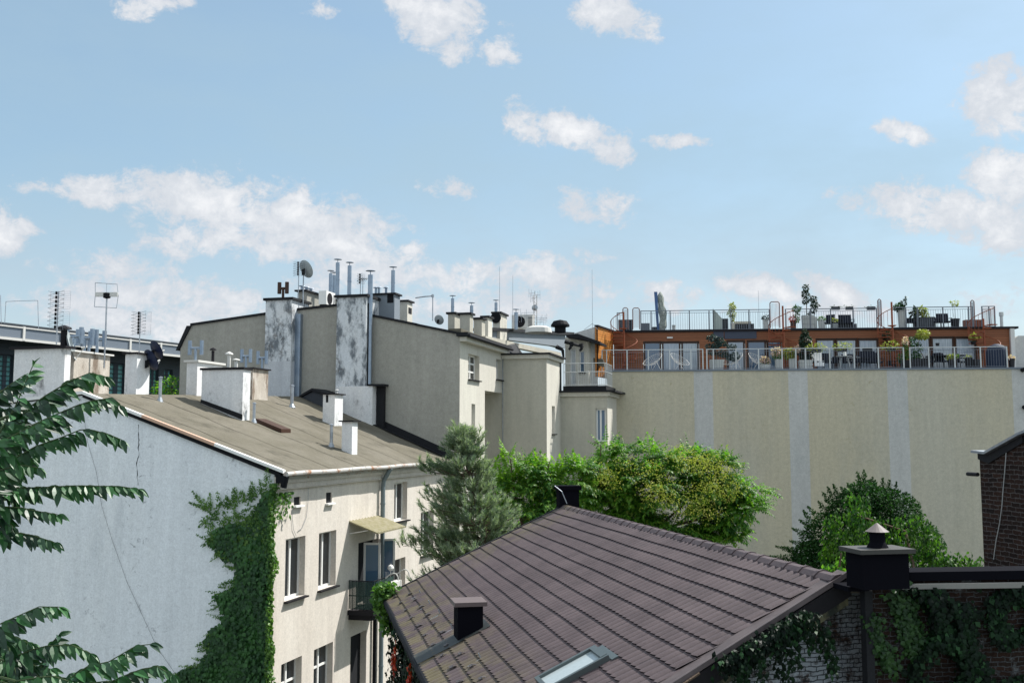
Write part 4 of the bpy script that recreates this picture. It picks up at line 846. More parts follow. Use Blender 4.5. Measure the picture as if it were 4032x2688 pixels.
for i in range(-4, 12):
    u0 = i*2.9+1.6; u1 = u0+2.9; za, zb = zs_(u0), zs_(u1)
    k.prism([HB_.p(u0, 0, za-.98), HB_.p(u0+.16, 0, za-.98), HB_.p(u0+.16, 0, za-.08), HB_.p(u0, 0, za-.08)], HB_.v*.1)
    pn.face([HB_.p(u0+.16, .02, za-.82), HB_.p(u1, .02, zb-.82), HB_.p(u1, .02, zb-.2), HB_.p(u0+.16, .02, za-.2)])
    k.prism([HB_.p(u0+.16, 0, za-1.0), HB_.p(u1, 0, zb-1.0), HB_.p(u1, 0, zb-.84), HB_.p(u0+.16, 0, za-.84)], HB_.v*.09); k.prism([HB_.p(u0+.16, 0, za-.2), HB_.p(u1, 0, zb-.2), HB_.p(u1, 0, zb-.12), HB_.p(u0+.16, 0, za-.12)], HB_.v*.09)
fo = k.build('fascia', M['offwhite'], HL); pn.build('fascia_panel', M['panelg'], fo)
HW = HB_.off(0, -2.2); k = MB(); hw = []
for x0, x1, y0, y1 in ((0, 130, 935, 1100), (1015, 1165, 1015, 1245), (1390, 1470, 1060, 1265), (1520, 1600, 1070, 1265)):
    u0 = HW.hit(N('r1', x0, y0))[0]; u1, z1 = HW.hit(N('r1', x1, y0)); z0 = z1-4.2; hw.append([u0, u1, z0, z1])
for i in range(4): hw.append([-14+i*3.5, -12+i*3.5, hw[0][2], hw[0][3]])
hw.append([lerp(hw[0][1], hw[1][0], .3), lerp(hw[0][1], hw[1][0], .6), hw[1][2], hw[1][3]])
panel(k, HW, [(-16, zs_(-16)-1), (L, zs_(L)-1)], 0, hw, depth=.3); k.build('wall', M['slate'], HL)
for h in hw:
    o = window(HL, HW, *h, .28, .08, mull=(), sill=False, glass='teal', frame='slate'); k = MB(); n = 14
    for i in range(n): z = lerp(h[2], h[3], (i+.5)/n); k.box(HW, h[0]+.1, h[1]-.1, -.22, -.12, z-.02, z+.02)
    k.box(HW, lerp(h[0], h[1], .38), lerp(h[0], h[1], .66), -.215, -.2, h[2], h[3]); k.build('louvre', M['slate'], o)
c = at(N('r1', 200, 640), 61); t = thing('antenna_hoop', 'thin wire hoop standing on the far hall roof at the left', 'antenna', c); k = MB()
k.path([at(N('r1', *p), 61) for p in ((44, 640), (55, 440), (200, 433), (350, 430), (357, 690))], .02, 4); k.path([at(N('r1', *p), 61) for p in ((12, 640), (5, 380))], .02, 4); k.build('wire', M['zinc'], t)
# ================================================================ blank-walled building with the roof terrace
P1 = at((2392, 1455), 59.0); d_ = pxdir(4030, 1444); P2 = EYE+d_*((P1.z-ZE)/d_.z); hu = P2-P1; hu.z = 0; hu.normalize()
HF = Fr(P1, hu, Vector((hu.y, -hu.x, 0))); ZD = P1.z
U = lambda x, bk=0.0: HF.hit((x, 1500), -bk)[0]
ZV = lambda x, y, bk=0.0: HF.hit((x, y), -bk)[1]
n4 = lambda x, y=0: N('r4', x, y); n5 = lambda x, y=0: N('r5', x, y)
E_ = thing('terrace_building', 'long windowless beige building with a timber-clad penthouse on its roof', 'apartment building', HF.p(12, 0, 0))
sx = [U(x) for x in (2391, 2732, 2806, 3104, 3180, 3493, 3573, 3985)]+[U(4180)]
k = MB()
for i in range(8): k.face([HF.p(sx[i], 0, 0), HF.p(sx[i+1], 0, 0), HF.p(sx[i+1], 0, ZD-.12), HF.p(sx[i], 0, ZD-.12)], i % 2)
k.build('blank_wall', [M['beige'], M['stripe']], E_)
UE = sx[-1]; u0 = sx[0]
k = MB(); k.box(HF, u0-.1, UE, -.55, .07, ZD-.118, ZD-.02); k.build('coping', M['panelg'], E_)
k = MB(); k.face([HF.p(u0-.1, -.551, ZD-.03), HF.p(UE, -.551, ZD-.03), HF.p(UE, -12, ZD-.03), HF.p(u0-.1, -12, ZD-.03)]); k.build('deck', M['panelg'], E_)
# grey party wall and orange return wall on the left
PB = 3.0; ZR = ZV(2900, 1297, PB); PW = HF.off(0, -PB)
k = MB(); x0, x1 = U(2262), U(2352); k.prism([HF.p(x0, 0, ZD-3), HF.p(x1, 0, ZD-3), HF.p(x1, 0, ZV(2352, 1284)), HF.p(x0, 0, ZV(2262, 1312))], -HF.v*.3); k.build('party_wall', M['stripe'], E_)
k = MB(); uLq = U(2416, PB); zq0 = ZV(2355, 1286); k.prism([HF.p(x1+.003, .04, ZD-.4), HF.p(uLq, -PB, ZD-.4), HF.p(uLq, -PB, zq0), HF.p(x1+.003, .04, zq0)], -HF.u*.12); k.build('return_wall', M['woodo'], E_)
k = MB(); k.prism([HF.p(x1-.15, .08, zq0+.003), HF.p(x1+.08, .08, zq0+.003), HF.p(uLq+.06, -PB, zq0+.003), HF.p(uLq-.15, -PB, zq0+.003)], UZ*.1); k.box(HF, x1-.02, x1+.05, .043, .06, ZD-.4, ZV(2352, 1284)); k.build('return_coping', M['capm'], E_)
rd = (HF.p(uLq, -PB, 0)-HF.p(x1, .04, 0)).normalized(); rfq = Fr(HF.p(x1+.01, .04, 0), rd, Vector((rd.y, -rd.x, 0))); k = MB(); k.box(rfq, 1.6, 2.6, 0, .05, ZD, ZD+1.9); k.build('cabinet_door', M['woodo'], E_)
uL = U(2418, PB); uR = U(3982, PB)
def grp(reg, xs, yt):
    r = []
    for xa, xb in xs: r.append([U(N(reg, xa, 0)[0], PB), U(N(reg, xb, 0)[0], PB), ZD, ZV(*N(reg, xa, yt), PB)])
    return r
G1 = grp('r4', ((552, 722), (722, 902), (902, 1072)), 688); G2 = grp('r4', ((1325, 1500), (1512, 1698), (1698, 1842)), 678)
G3 = grp('r5', ((432, 620), (620, 824), (824, 1020)), 662); G4 = grp('r5', ((1302, 1508), (1508, 1726), (1726, 1930)), 645)
k = MB(); panel(k, PW, [(uL, ZR-.12), (uR, ZR-.12)], ZD-.02, G1+G2+G3+G4, depth=.2); k.build('timber_wall', M['wood'], E_)
k = MB(); k.face([PW.p(uR, 0, ZD), PW.p(uR, -8, ZD), PW.p(uR, -8, ZR), PW.p(uR, 0, ZR)]); k.face([PW.p(uL, 0, ZD), PW.p(uL, -8, ZD), PW.p(uL, -8, ZR), PW.p(uL, 0, ZR)]); k.build('side_wall', M['woodd'], E_)
k = MB(); k.box(PW, uL-.05, uR+.5, -8, .14, ZR-.117, ZR); k.build('roof_slab', M['capm'], E_)
mt = ['glassb', 'glassp', 'glassp2', 'glassp', 'glassb', 'glassb', 'glassp', 'glassp2', 'glassp', 'glassp', 'glassp2', 'glassp']
M['glassp'] = mat('curtain_sky_glass', (.24, .30, .37), .12, .15, 3, spec=.9, stretch=(9, 9, .4), col2=(.38, .44, .50)); M['glassp2'] = mat('curtained_glass_pale', (.42, .48, .53), .12, .15, 3, spec=.9, stretch=(9, 9, .4), col2=(.24, .29, .33))  # blue panes: curtain tone with sky reflection put into the base colour
for i, h in enumerate(G1+G2+G3+G4):
    o = window(E_, PW, h[0]+.02, h[1]-.02, h[2], h[3]-.03, .16, .10, mull=(), sill=False, glass=mt[i], frame='woodd')
    if i >= 9: k = MB(); k.box(PW, h[0]+.2, h[1]-.2, -.147, -.13, h[2]+.1, h[2]+(h[3]-h[2])*.52); k.build('bright_pane_panel', M['drape'], o)  # white panel stands in for brightness reflected in and seen through the glass
k = MB(); k.box(PW, U(n4(1205)[0], PB), U(n4(1300)[0], PB), .01, .05, ZV(*n4(1205, 668), PB), ZV(*n4(1205, 590), PB)); k.box(PW, U(n4(1308)[0], PB), U(n4(1605)[0], PB), .01, .05, ZV(*n4(1308, 668), PB), ZV(*n4(1308, 590), PB))
M['lou'] = mat('blue_grey_louvre', (.05, .06, .09), .5, .3, 9); k.build('louvre_panel', M['lou'], E_)
k = MB(); k.box(PW, U(n4(772)[0], PB), U(n4(825)[0], PB), .003, .12, ZV(*n4(772, 664), PB), ZV(*n4(772, 650), PB)); k.build('wall_lamp', M['offwhite'], E_)
k = MB(); k.box(PW, uR+.01, U(3999, PB), -6, .2, ZD, ZR+.0-.13); k.build('end_wall', M['offwhite'], E_)
k = MB(); k.prism([PW.p(U(4000, PB)+.01, -.5, ZD-3), PW.p(U(4400, PB), -.5, ZD-3), PW.p(U(4400, PB), -.5, ZV(4032, 1318, PB)), PW.p(U(4032, PB), -.5, ZV(4032, 1318, PB)), PW.p(U(4018, PB), -.5, ZV(4018, 1328, PB)), PW.p(U(4000, PB)+.01, -.5, ZV(4000, 1328, PB))], -PW.v*3); k.build('neighbour_wall', M['stripe'], E_)
flc = HF.p(U(n5(2169)[0], 4), -4, ZR); k = MB(); k.tube(flc, flc+UZ*.75, .09, 10); k.tube(flc+UZ*.75, flc+UZ*.98, .13, 10); k.build('vent_pipe', M['steel'], E_)
for y in (955, 1300):   # little black pipe stubs at the right end of the wall
    c = n5(2340, y); k = MB(); c = HF.p(U(c[0]), 0, ZV(*c)); k.tube(c, c+HF.v*.3, .12, 10); k.build('pipe_stub', M['black'], E_)
# ---------------------------------------------------------------- railings
def railing(fr, posts, z0, z1, label, m='steel', step=.14, mid=True, pr=.03, ends=None, group=None, top=.03):
    t = thing('railing', label, 'railing', fr.p(posts[0], 0, z0), group)
    for p in posts: k = MB(); k.box(fr, p-pr, p+pr, -pr, pr, z0, z1-.005); k.build('post', M[m], t)
    a, b = posts[0], posts[-1]
    if ends: a, b = ends
    k = MB(); k.box(fr, a-.03, b+.03, -top, top, z1, z1+.045); k.build('top_rail', M[m], t)
    k = MB(); zl = z1-.12 if mid else z1; k.tube(fr.p(a, 0, zl), fr.p(b, 0, zl), .014, 5); k.tube(fr.p(a, 0, z0+.09), fr.p(b, 0, z0+.09), .014, 5)
    n = int((b-a)/step)
    for i in range(n+1): u = a+(b-a)*i/n; k.tube(fr.p(u, 0, z0+.09), fr.p(u, 0, zl), .009, 4, cap=False)
    k.build('bars', M['rail2'], t); return t
M['rail2'] = mat('grey_blue_steel', (.17, .19, .22), .5, .1, 4, spec=.2); RB = .25; RF = HF.off(0, -RB); zr0 = ZV(3000, 1373, RB)
pl = [U(n4(x)[0], RB) for x in (168, 210, 400, 597, 795, 992, 1103)]; railing(RF, pl, ZD-.03, zr0-.02, 'pale steel railing along the lower terrace edge, left stretch by the glass doors', pr=.034)
pl = [U(n4(x)[0], RB) for x in (1140, 1200, 1410, 1620, 1838, 1965, 2055, 2280)]+[U(n5(x)[0], RB) for x in (785, 1010, 1244)]; railing(RF, pl, ZD-.03, zr0-.02, 'pale steel railing along the lower terrace edge, middle stretch past the cloud-pruned pine', pr=.034)
pl = [U(n5(x)[0], RB) for x in (1304, 1478, 1718, 1958, 2203)]; railing(RF, pl, ZD-.03, zr0-.02, 'pale steel railing along the lower terrace edge, right stretch by the black pots', pr=.034)
UB = PB+.45; UF = HF.off(0, -UB); 
def urail(xs, ztop, label, **kw): pl = [U(x, UB) for x in xs]; return railing(UF, pl, ZR-.02, ztop-.04, label, 'rail2', **kw)
z_u = ZV(*n4(984, 402), UB)
urail([n4(x)[0] for x in (532, 628, 805, 984, 1168, 1206)], z_u, 'slim upper roof railing left of the silvery folded parasol gate')
urail([n4(x)[0] for x in (1206, 1370, 1540, 1730)], z_u, 'slim upper roof railing in front of the slatted boxes')
urail([n4(x)[0] for x in (1880, 2110, 2300)]+[n5(x)[0] for x in (790, 1008)], z_u, 'slim upper roof railing by the tall potted conifers')
urail([n5(x)[0] for x in (1150, 1280, 1388, 1626, 1865, 1902)], z_u+.02, 'slim upper roof railing by the agave and dark bench')
urail([n4(x)[0] for x in (312, 372)], z_u-.1, 'short upper roof railing at the far left stairhead')
urail([n5(x)[0] for x in (1990, 2055, 2108)], z_u+.02, 'short upper roof railing with slatted screen at the right stairhead', step=.05)
M['gate'] = mat('red_grey_steel', (.17, .09, .08), .6, .2, 5)
# ---------------------------------------------------------------- spiral stairs
def spiral(x, bk, r, a_st, turns, label, gate=None, hi=1.05):
    c = HF.p(U(x, bk), -bk, ZD); t = thing('spiral_staircase', label, 'staircase', c, 'rust red spiral staircases'); H_ = ZR-ZD
    k = MB(); k.tube(c, c+UZ*(H_+hi), .055, 10); k.build('pole', M['corten'], t); n = 13; rail = []
    an = lambda s: a_st+turns*2*math.pi*s
    for i in range(n):
        s = (i+1)/n; z = c.z+H_*s; a0_, a1_ = an(s)-.28, an(s)+.28; k = MB()
        p = [Vector((c.x+math.cos(a0_)*.05, c.y+math.sin(a0_)*.05, z)), Vector((c.x+math.cos(a0_)*r, c.y+math.sin(a0_)*r, z)), Vector((c.x+math.cos(a1_)*r, c.y+math.sin(a1_)*r, z)), Vector((c.x+math.cos(a1_)*.05, c.y+math.sin(a1_)*.05, z))]
        k.prism(p, -UZ*.05); k.build('tread', M['corten'], t)
    k = MB()
    for i in range(27): s = i/26; a_ = an(s); q = Vector((c.x+math.cos(a_)*r, c.y+math.sin(a_)*r, c.z+H_*s)); k.tube(q, q+UZ*.95, .011, 4)
    k.build('balusters', M['corten'], t)
    k = MB(); k.path([Vector((c.x+math.cos(an(i/30))*r, c.y+math.sin(an(i/30))*r, c.z+H_*i/30+.95)) for i in range(31)], .022, 6); k.build('handrail', M['corten'], t)
    if gate:
        for gx0, gx1, gt in gate:
            uu0, uu1 = U(gx0, bk+.1), U(gx1, bk+.1); zt_ = ZV(gx0, gt, bk+.1); fr = HF.off(0, -bk-.1); k = MB()
            k.path([fr.p(uu0, 0, ZR), fr.p(uu0, 0, zt_-.08), fr.p(uu0+.08, 0, zt_), fr.p(uu1-.08, 0, zt_), fr.p(uu1, 0, zt_-.08), fr.p(uu1, 0, ZR)], .028, 6); k.build('gate_frame', M['gate'], t)
            k = MB()
            for j in range(1, 7): u = lerp(uu0, uu1, j/7); k.tube(fr.p(u, 0, ZR+.1), fr.p(u, 0, zt_-.1), .009, 4)
            k.build('gate_bars', M['rail2'], t)
    return t
spiral(n4(372)[0], 2.2, .8, 3.6, 1.15, 'rust red spiral staircase at the far left of the terrace beside the orange wall', [(n4(365)[0], n4(412)[0], n4(0, 380)[1]), (n4(457)[0], n4(520)[0], n4(0, 382)[1])])
spiral(n4(1855)[0], 2.2, .85, 4.6, 1.1, 'rust red spiral staircase in the middle with an arched gate, left of the white planters', [(n4(1737)[0], n4(1825)[0], n4(0, 325)[1])], 1.3)
spiral(n5(1150)[0], 2.2, .85, 3.4, 1.15, 'rust red spiral staircase between the hanging boxes and white planter', [(n5(1022)[0], n5(1052)[0], n5(0, 300)[1])], 1.45)
spiral(n5(2000)[0], 2.2, .85, 4.4, 1.1, 'rust red spiral staircase nearest the right end of the penthouse', [(n5(1888)[0], n5(1920)[0], n5(0, 310)[1])], .4)
# ---------------------------------------------------------------- plants, pots and furniture
def foliage(k, c, rx, ry, rz, n, size, droop=.3, shell=.5):
    for _ in range(n):
        d = rv(1)
        while d.length > 1 or d.length < .05: d = rv(1)
        d = d*(d.length**(-shell)) if rnd.random() < .75 else d
        q = c+Vector((d.x*rx, d.y*ry, d.z*rz)); s = size*rnd.uniform(.6, 1.35)
        leaf_quad(k, q, d+rv(.8)-UZ*droop, UZ+rv(.8), s, s*.6)
def pot(x0, x1, y0, bk, z, label, name='potted_plant', pm='plantw', shape='box', fol=(), stems=(), cat='potted plant', slat=0, base=None, group=None):
    u0, u1 = U(x0, bk), U(x1, bk); zt = ZV(x0, y0, bk); w = (u1-u0); c = HF.p((u0+u1)/2, -bk, z); t = thing(name, label, cat, c, group); fr = HF.off((u0+u1)/2, -bk); k = MB()
    if shape == 'box':
        q = .9; b = [fr.p(sx_*w/2*q, sy_*w/2*q*.8, z) for sx_, sy_ in ((-1, -1), (1, -1), (1, 1), (-1, 1))]; tp = [fr.p(sx_*w/2, sy_*w/2*.8, zt) for sx_, sy_ in ((-1, -1), (1, -1), (1, 1), (-1, 1))]
        n = len(k.v); k.v += b+tp; k.f += [(n, n+3, n+2, n+1)]+[(n+i, n+(i+1) % 4, n+4+(i+1) % 4, n+4+i) for i in range(4)]; k.mi += [0]*5; ins = [fr.p(sx_*w/2*.85, sy_*w/2*.68, zt-.04) for sx_, sy_ in ((-1, -1), (1, -1), (1, 1), (-1, 1))]
        n2 = len(k.v); k.v += ins; k.f += [(n+4+i, n+4+(i+1) % 4, n2+(i+1) % 4, n2+i) for i in range(4)]+[(n2, n2+1, n2+2, n2+3)]; k.mi += [0]*5
        for i in range(slat): zz = lerp(z, zt, (i+.5)/slat); k.box(fr, -w/2-.012, w/2+.012, w*.4-.01, w*.4+.02, zz-.07, zz+.07)
    else: k.lathe(c, [(.01, 0), (w*.38, 0), (w*.47, zt-z-.06), (w*.5, zt-z-.06), (w*.5, zt-z), (w*.42, zt-z), (w*.40, zt-z-.05), (.01, zt-z-.05)], 16)
    k.build('planter', M[pm], t)
    for (xs_, ys, xe, ye, r) in stems: k = MB(); a = HF.p(U(xs_, bk), -bk, ZV(xs_, ys, bk)); b = HF.p(U(xe, bk), -bk, ZV(xe, ye, bk)); k.path([a, a.lerp(b, .5)+rv(.04), b], r, 5, r*.5); k.build('stem', M['bark'], t)
    for m in sorted({f[-1] for f in fol}):
        k = MB()
        for (fx, fy, rx, rz, n, size, m2) in fol:
            if m2 != m: continue
            s = HF.p(U(fx, bk), -bk, ZV(fx, fy, bk)); kx = (59+bk)/FP; foliage(k, s, rx*kx, min(rx, rz)*kx*.9, rz*kx, n, size)
        k.build('foliage', M[m], t)
    return t
f = lambda reg, x, y, rx, rz, n, s, m: (*N(reg, x, y), rx*_s, rz*_s, n, s, m)
# lower terrace
T1 = .7
t = pot(n4(1165)[0], n4(1293)[0], n4(0, 862)[1], T1, ZD, 'dark green cloud-pruned pine in a big white pot', 'topiary', 'plantw', fol=[f('r4', x, y, rx, rz, n, .10, 'bluecon') for x, y, rx, rz, n in ((1195, 662, 50, 28, 380), (1262, 678, 35, 22, 240), (1285, 712, 38, 20, 260), (1170, 738, 38, 22, 240), (1228, 725, 36, 24, 260), (1290, 803, 52, 28, 380), (1370, 745, 48, 22, 300), (1345, 838, 26, 22, 180), (1190, 790, 36, 22, 220), (1400, 830, 42, 40, 360))],
  stems=[(*n4(1228, 870), *n4(1215, 700), .05), (*n4(1225, 800), *n4(1360, 760), .035), (*n4(1225, 830), *n4(1340, 845), .03), (*n4(1218, 740), *n4(1280, 700), .03)], cat='bonsai tree')
pot(n4(1632)[0], n4(1724)[0], n4(0, 905)[1], T1, ZD, 'white trough of pinkish white flowers beside the wire bowl chairs', 'flower_box', fol=[f('r4', 1680, 865, 44, 30, 260, .12, 'flower'), f('r4', 1680, 885, 42, 18, 120, .1, 'ivyl')], cat='flower box')
pot(n4(1775)[0], n4(1835)[0], n4(0, 855)[1], T1, ZD, 'tall white planter of pale flowering stems left of the yellow-green bush', fol=[f('r4', 1795, 790, 50, 36, 260, .13, 'flower'), f('r4', 1800, 820, 45, 34, 200, .12, 'ivyl')])
pot(n4(1900)[0], n4(1965)[0], n4(0, 850)[1], T1, ZD, 'white planter of yellow-green leafy bush in front of the middle spiral stairs', fol=[f('r4', 1905, 805, 50, 42, 420, .15, 'yellowg'), f('r4', 1985, 760, 18, 30, 90, .12, 'flower')])
pot(n4(1990)[0], n4(2110)[0], n4(0, 865)[1], T1+.3, ZD, 'slatted white planter holding a dark conical conifer', pm='plantw', slat=3, fol=[f('r4', 2055, 790, 62, 80, 900, .14, 'conifer'), f('r4', 2058, 700, 50, 70, 700, .14, 'conifer'), f('r4', 2055, 620, 24, 40, 260, .12, 'conifer')], stems=[(*n4(2055, 870), *n4(2055, 640), .05)])
for x0, x1, y0, y1, lb, fl_ in ((*[n4(x)[0] for x in (2118, 2200)], n4(0, 764)[1], n4(0, 792)[1], 'black box hung on the railing under yellow flowers, first from the conifer', True), (*[n5(x)[0] for x in (636, 720)], n5(0, 758)[1], n5(0, 787)[1], 'black box hung on the railing in front of the middle glass door', True), (*[n5(x)[0] for x in (868, 953)], n5(0, 755)[1], n5(0, 783)[1], 'black box hung on the railing above the dark lounge chair', False), (*[n5(x)[0] for x in (1087, 1166)], n5(0, 752)[1], n5(0, 780)[1], 'black box hung on the railing with tall grass, below the third spiral staircase', True)):
    bk = RB+.15; fr = HF.off(0, -bk); z1 = ZV(x0, y0, bk); z0 = ZV(x0, y1, bk); t = thing('hanging_planter', lb, 'planter', fr.p(U((x0+x1)/2, bk), 0, z0), 'boxes hung on the lower railing'); k = MB(); k.box(fr, U(x0, bk), U(x1, bk), -.12, .1, z0, z1); k.build('trough', M['plantd'], t)
    if fl_: k = MB(); foliage(k, fr.p(U((x0+x1)/2, bk), 0, z1+.12), .55, .15, .25, 160, .12); k.build('foliage', M['yellowg'], t)
for x0, x1, lb in ((590, 666, 'small black box hung high on the upper railing, left one of three'), (722, 790, 'small black box hung high on the upper railing, middle one of three'), (921, 996, 'small black box hung high on the upper railing, right one of three')):
    bk = UB+.1; fr = HF.off(0, -bk); a, b = n5(x0)[0], n5(x1)[0]; z1 = ZV(a, n5(0, 370)[1], bk); z0 = ZV(a, n5(0, 398)[1], bk); t = thing('hanging_planter', lb, 'planter', fr.p(U((a+b)/2, bk), 0, z0), 'boxes hung on the upper railing'); k = MB(); k.box(fr, U(a, bk), U(b, bk), -.12, .1, z0, z1); k.build('trough', M['plantd'], t); k = MB(); foliage(k, fr.p(U((a+b)/2, bk), 0, z1), .4, .1, .07, 40, .08); k.build('foliage', M['ivy'], t)
def chair(x, bk, z, w, label, m='fabric', fm='black', towel=None, face=0, hb=.95, group=None, arms=True):
    c = HF.p(U(x, bk), -bk, z); ca, sa = math.cos(face), math.sin(face); u = HF.u*ca+HF.v*sa; v = HF.v*ca-HF.u*sa; fr = Fr(c, u, v); t = thing('garden_chair', label, 'chair', c, group); h = w/2
    k = MB(); k.box(fr, -h, h, -h, h, z+.40, z+.47); k.build('seat', M[m], t)
    k = MB(); k.prism([fr.p(-h, -h, z+.47), fr.p(h, -h, z+.47), fr.p(h, -h-.12, z+hb), fr.p(-h, -h-.12, z+hb)], fr.v*.05); k.build('backrest', M[m], t)
    for a in (-1, 1):
        for b in (-1, 1): k = MB(); k.tube(fr.p(a*h*.92, b*h*.92, z), fr.p(a*h*.92, b*h*.92, z+.40), .018, 6); k.build('leg', M[fm], t)
        if arms: k = MB(); k.path([fr.p(a*h, h*.9, z+.42), fr.p(a*h, h*.9, z+.64), fr.p(a*h, -h, z+.68)], .02, 6); k.build('armrest', M[fm], t)
    if towel:
        k = MB(); rows = []
        for s, (b, zz) in enumerate(((h*1.02, z+.18), (h*1.02, z+.49), (-h*.8, z+.49), (-h*.95+.02, z+hb-.02), (-h-.16, z+hb+.03), (-h-.16, z+.5))): rows.append([fr.p(lerp(-h*.9, h*.9, i/6), b+.015*math.sin(i*2), zz+.01*math.cos(i*2.5)) for i in range(7)])
        k.grid(rows); o = k.build('towel', M['towel'], None, c); tag(o, 'white towel draped over the leftmost armchair on the lower terrace', 'towel')
    return t
chair(n5(450)[0], 1.1, ZD, .62, 'armchair under a white towel, right of the slatted conifer planter', towel=True, hb=1.05)
chair(n5(535)[0], 1.4, ZD, .55, 'dark garden chair just right of the towel-covered armchair', hb=1.0)
chair(n5(600)[0], 1.6, ZD, .5, 'dark low chair left of the small glass table', hb=.8, face=.6)
chair(n5(740)[0], 1.5, ZD, .7, 'dark wide armchair behind the terrace table', hb=.95)
chair(n5(925)[0], 1.2, ZD, .9, 'big black lounge chair under the railing box', hb=1.1)
chair(n5(975)[0], 1.7, ZD, .8, 'second black lounge chair tucked behind the big one', hb=1.05)
chair(n5(845)[0], 1.3, ZD, .5, 'slender metal chair beside the pair of black lounge chairs', hb=.85, face=-.6)
def table(x, bk, z, w, h, label, m='steel'):
    c = HF.p(U(x, bk), -bk, z); t = thing('table', label, 'table', c); fr = Fr(c, HF.u, HF.v); k = MB(); k.lathe(c+UZ*h, [(.01, 0), (w/2, 0), (w/2, .035), (.01, .035)], 20); k.build('tabletop', M[m], t)
    for s in (-1, 1):
        for q in (-1, 1): k = MB(); k.tube(fr.p(s*w*.32, q*w*.3, z), fr.p(s*w*.2, q*w*.2, z+h), .02, 6); k.build('leg', M['steel'], t)
table(n5(690)[0], 1.2, ZD, .9, .74, 'pale round table with a small lantern in front of the middle glass door'); table(n5(785)[0], 1.9, ZD, .8, .7, 'second pale round table by the black lounge chairs'); table(n5(1570)[0], 1.7, ZD, 1.5, .74, 'large round table between the black chairs at the right', 'black'); table(n5(1745)[0], 1.3, ZD, .9, .74, 'small dark side table near the black pots', 'black')
c = HF.p(U(n5(700)[0], 1.2), -1.2, ZD+.78); t = thing('lantern', 'small white lantern standing on the pale round table', 'lantern', c); k = MB(); k.lathe(c, [(.01, 0), (.08, 0), (.09, .05), (.07, .22), (.03, .28), (.01, .3)], 12); k.build('glass', M['white'], t); k = MB(); k.tube(c+UZ*.3, c+UZ*.36, .02, 6); k.build('knob', M['black'], t)
chair(n5(1510)[0], 1.4, ZD, .55, 'black chair left of the large round table', face=1.0); chair(n5(1615)[0], 1.3, ZD, .55, 'black chair in front of the large round table', face=-.4); chair(n5(1800)[0], 1.9, ZD, .55, 'black chair right of the dark side table', face=-1)
def wire_chair(x, bk, label, face, r=.62):
    c = HF.p(U(x, bk), -bk, ZD); t = thing('wire_bowl_chair', label, 'chair', c, 'white wire bowl chairs'); n = (UZ*.75+HF.u*math.sin(face)*.55+HF.v*.35).normalized(); o_ = c+UZ*.42; k = MB()
    a = n.orthogonal().normalized(); b = n.cross(a)
    for s in (.35, .6, .8, .92, 1.0):
        pts = [o_+a*(r*s*math.cos(i*.314))+b*(r*s*math.sin(i*.314))+n*(.45*r*s*s) for i in range(21)]; k.path(pts, .012 if s == 1 else .004, 4)
    for i in range(28): a_ = i*2*math.pi/28; k.path([o_+(a*math.cos(a_)+b*math.sin(a_))*(r*s)+n*(.45*r*s*s) for s in (.1, .4, .7, 1)], .004, 4)
    k.build('shell', M['offwhite'], t)
    for i in range(3): a_ = i*2.09; k = MB(); k.tube(o_+(a*math.cos(a_)+b*math.sin(a_))*.2, c+Vector((math.cos(a_), math.sin(a_), 0))*.36, .014, 5); k.build('leg', M['offwhite'], t)
wire_chair(n4(655)[0], .9, 'white wire bowl chair at the far left, by the first glass door', -.9); wire_chair(n4(868)[0], .9, 'white wire bowl chair between the left glass doors', .9); wire_chair(n4(1400)[0], .9, 'white wire bowl chair right of the cloud-pruned pine', -.9); wire_chair(n4(1590)[0], 1.0, 'white wire bowl chair left of the flower trough', .9)
pot(n5(1215)[0], n5(1290)[0], n5(0, 865)[1], T1, ZD, 'dark pot of tall pale grass and vine at the third spiral staircase', pm='plantd', fol=[f('r5', 1265, 780, 22, 80, 260, .13, 'ivyl'), f('r5', 1265, 690, 20, 36, 120, .12, 'flower'), f('r5', 1220, 850, 22, 40, 120, .12, 'ivy')], stems=[(*n5(1260, 870), *n5(1265, 700), .02)])
pot(n5(1092)[0], n5(1168)[0], n5(0, 870)[1], 2.6, ZD, 'tall dark climbing plant in front of the timber wall left of the third spiral staircase', pm='plantd', fol=[f('r5', 1095, 650, 34, 46, 200, .13, 'conifer'), f('r5', 1150, 705, 34, 26, 160, .13, 'yellowg')], stems=[(*n5(1130, 870), *n5(1095, 660), .025)])
pot(n5(1315)[0], n5(1395)[0], n5(0, 850)[1], T1, ZD, 'black pot of bushy green leaves left of the right-hand doors', pm='plantd', fol=[f('r5', 1350, 825, 50, 34, 300, .13, 'ivy')])
pot(n5(1395)[0], n5(1478)[0], n5(0, 850)[1], T1+.2, ZD, 'black pot of a slender tree with arching yellow-green top', pm='plantd', fol=[f('r5', 1430, 625, 55, 42, 360, .14, 'yellowg'), f('r5', 1330, 665, 26, 16, 60, .13, 'ivy'), f('r5', 1340, 720, 22, 14, 50, .13, 'ivy'), f('r5', 1390, 715, 20, 12, 40, .13, 'ivy'), f('r5', 1405, 760, 24, 12, 40, .13, 'ivy'), f('r5', 1350, 770, 22, 12, 40, .13, 'ivy')], stems=[(*n5(1435, 850), *n5(1380, 720), .03), (*n5(1380, 720), *n5(1430, 600), .02), (*n5(1385, 740), *n5(1335, 660), .015)])
pot(n5(1660)[0], n5(1722)[0], n5(0, 850)[1], T1, ZD, 'black pot of low yellow-green leaves on the railing, left of two empty pots', pm='plantd', fol=[f('r5', 1690, 835, 45, 20, 180, .12, 'yellowg'), f('r5', 1725, 820, 34, 14, 80, .1, 'ivyl')])
pot(n5(1808)[0], n5(1885)[0], n5(0, 842)[1], T1, ZD, 'tall round black pot topped with small yellow flowers', pm='plantd', shape='round', fol=[f('r5', 1848, 836, 34, 10, 70, .1, 'yellowg')])
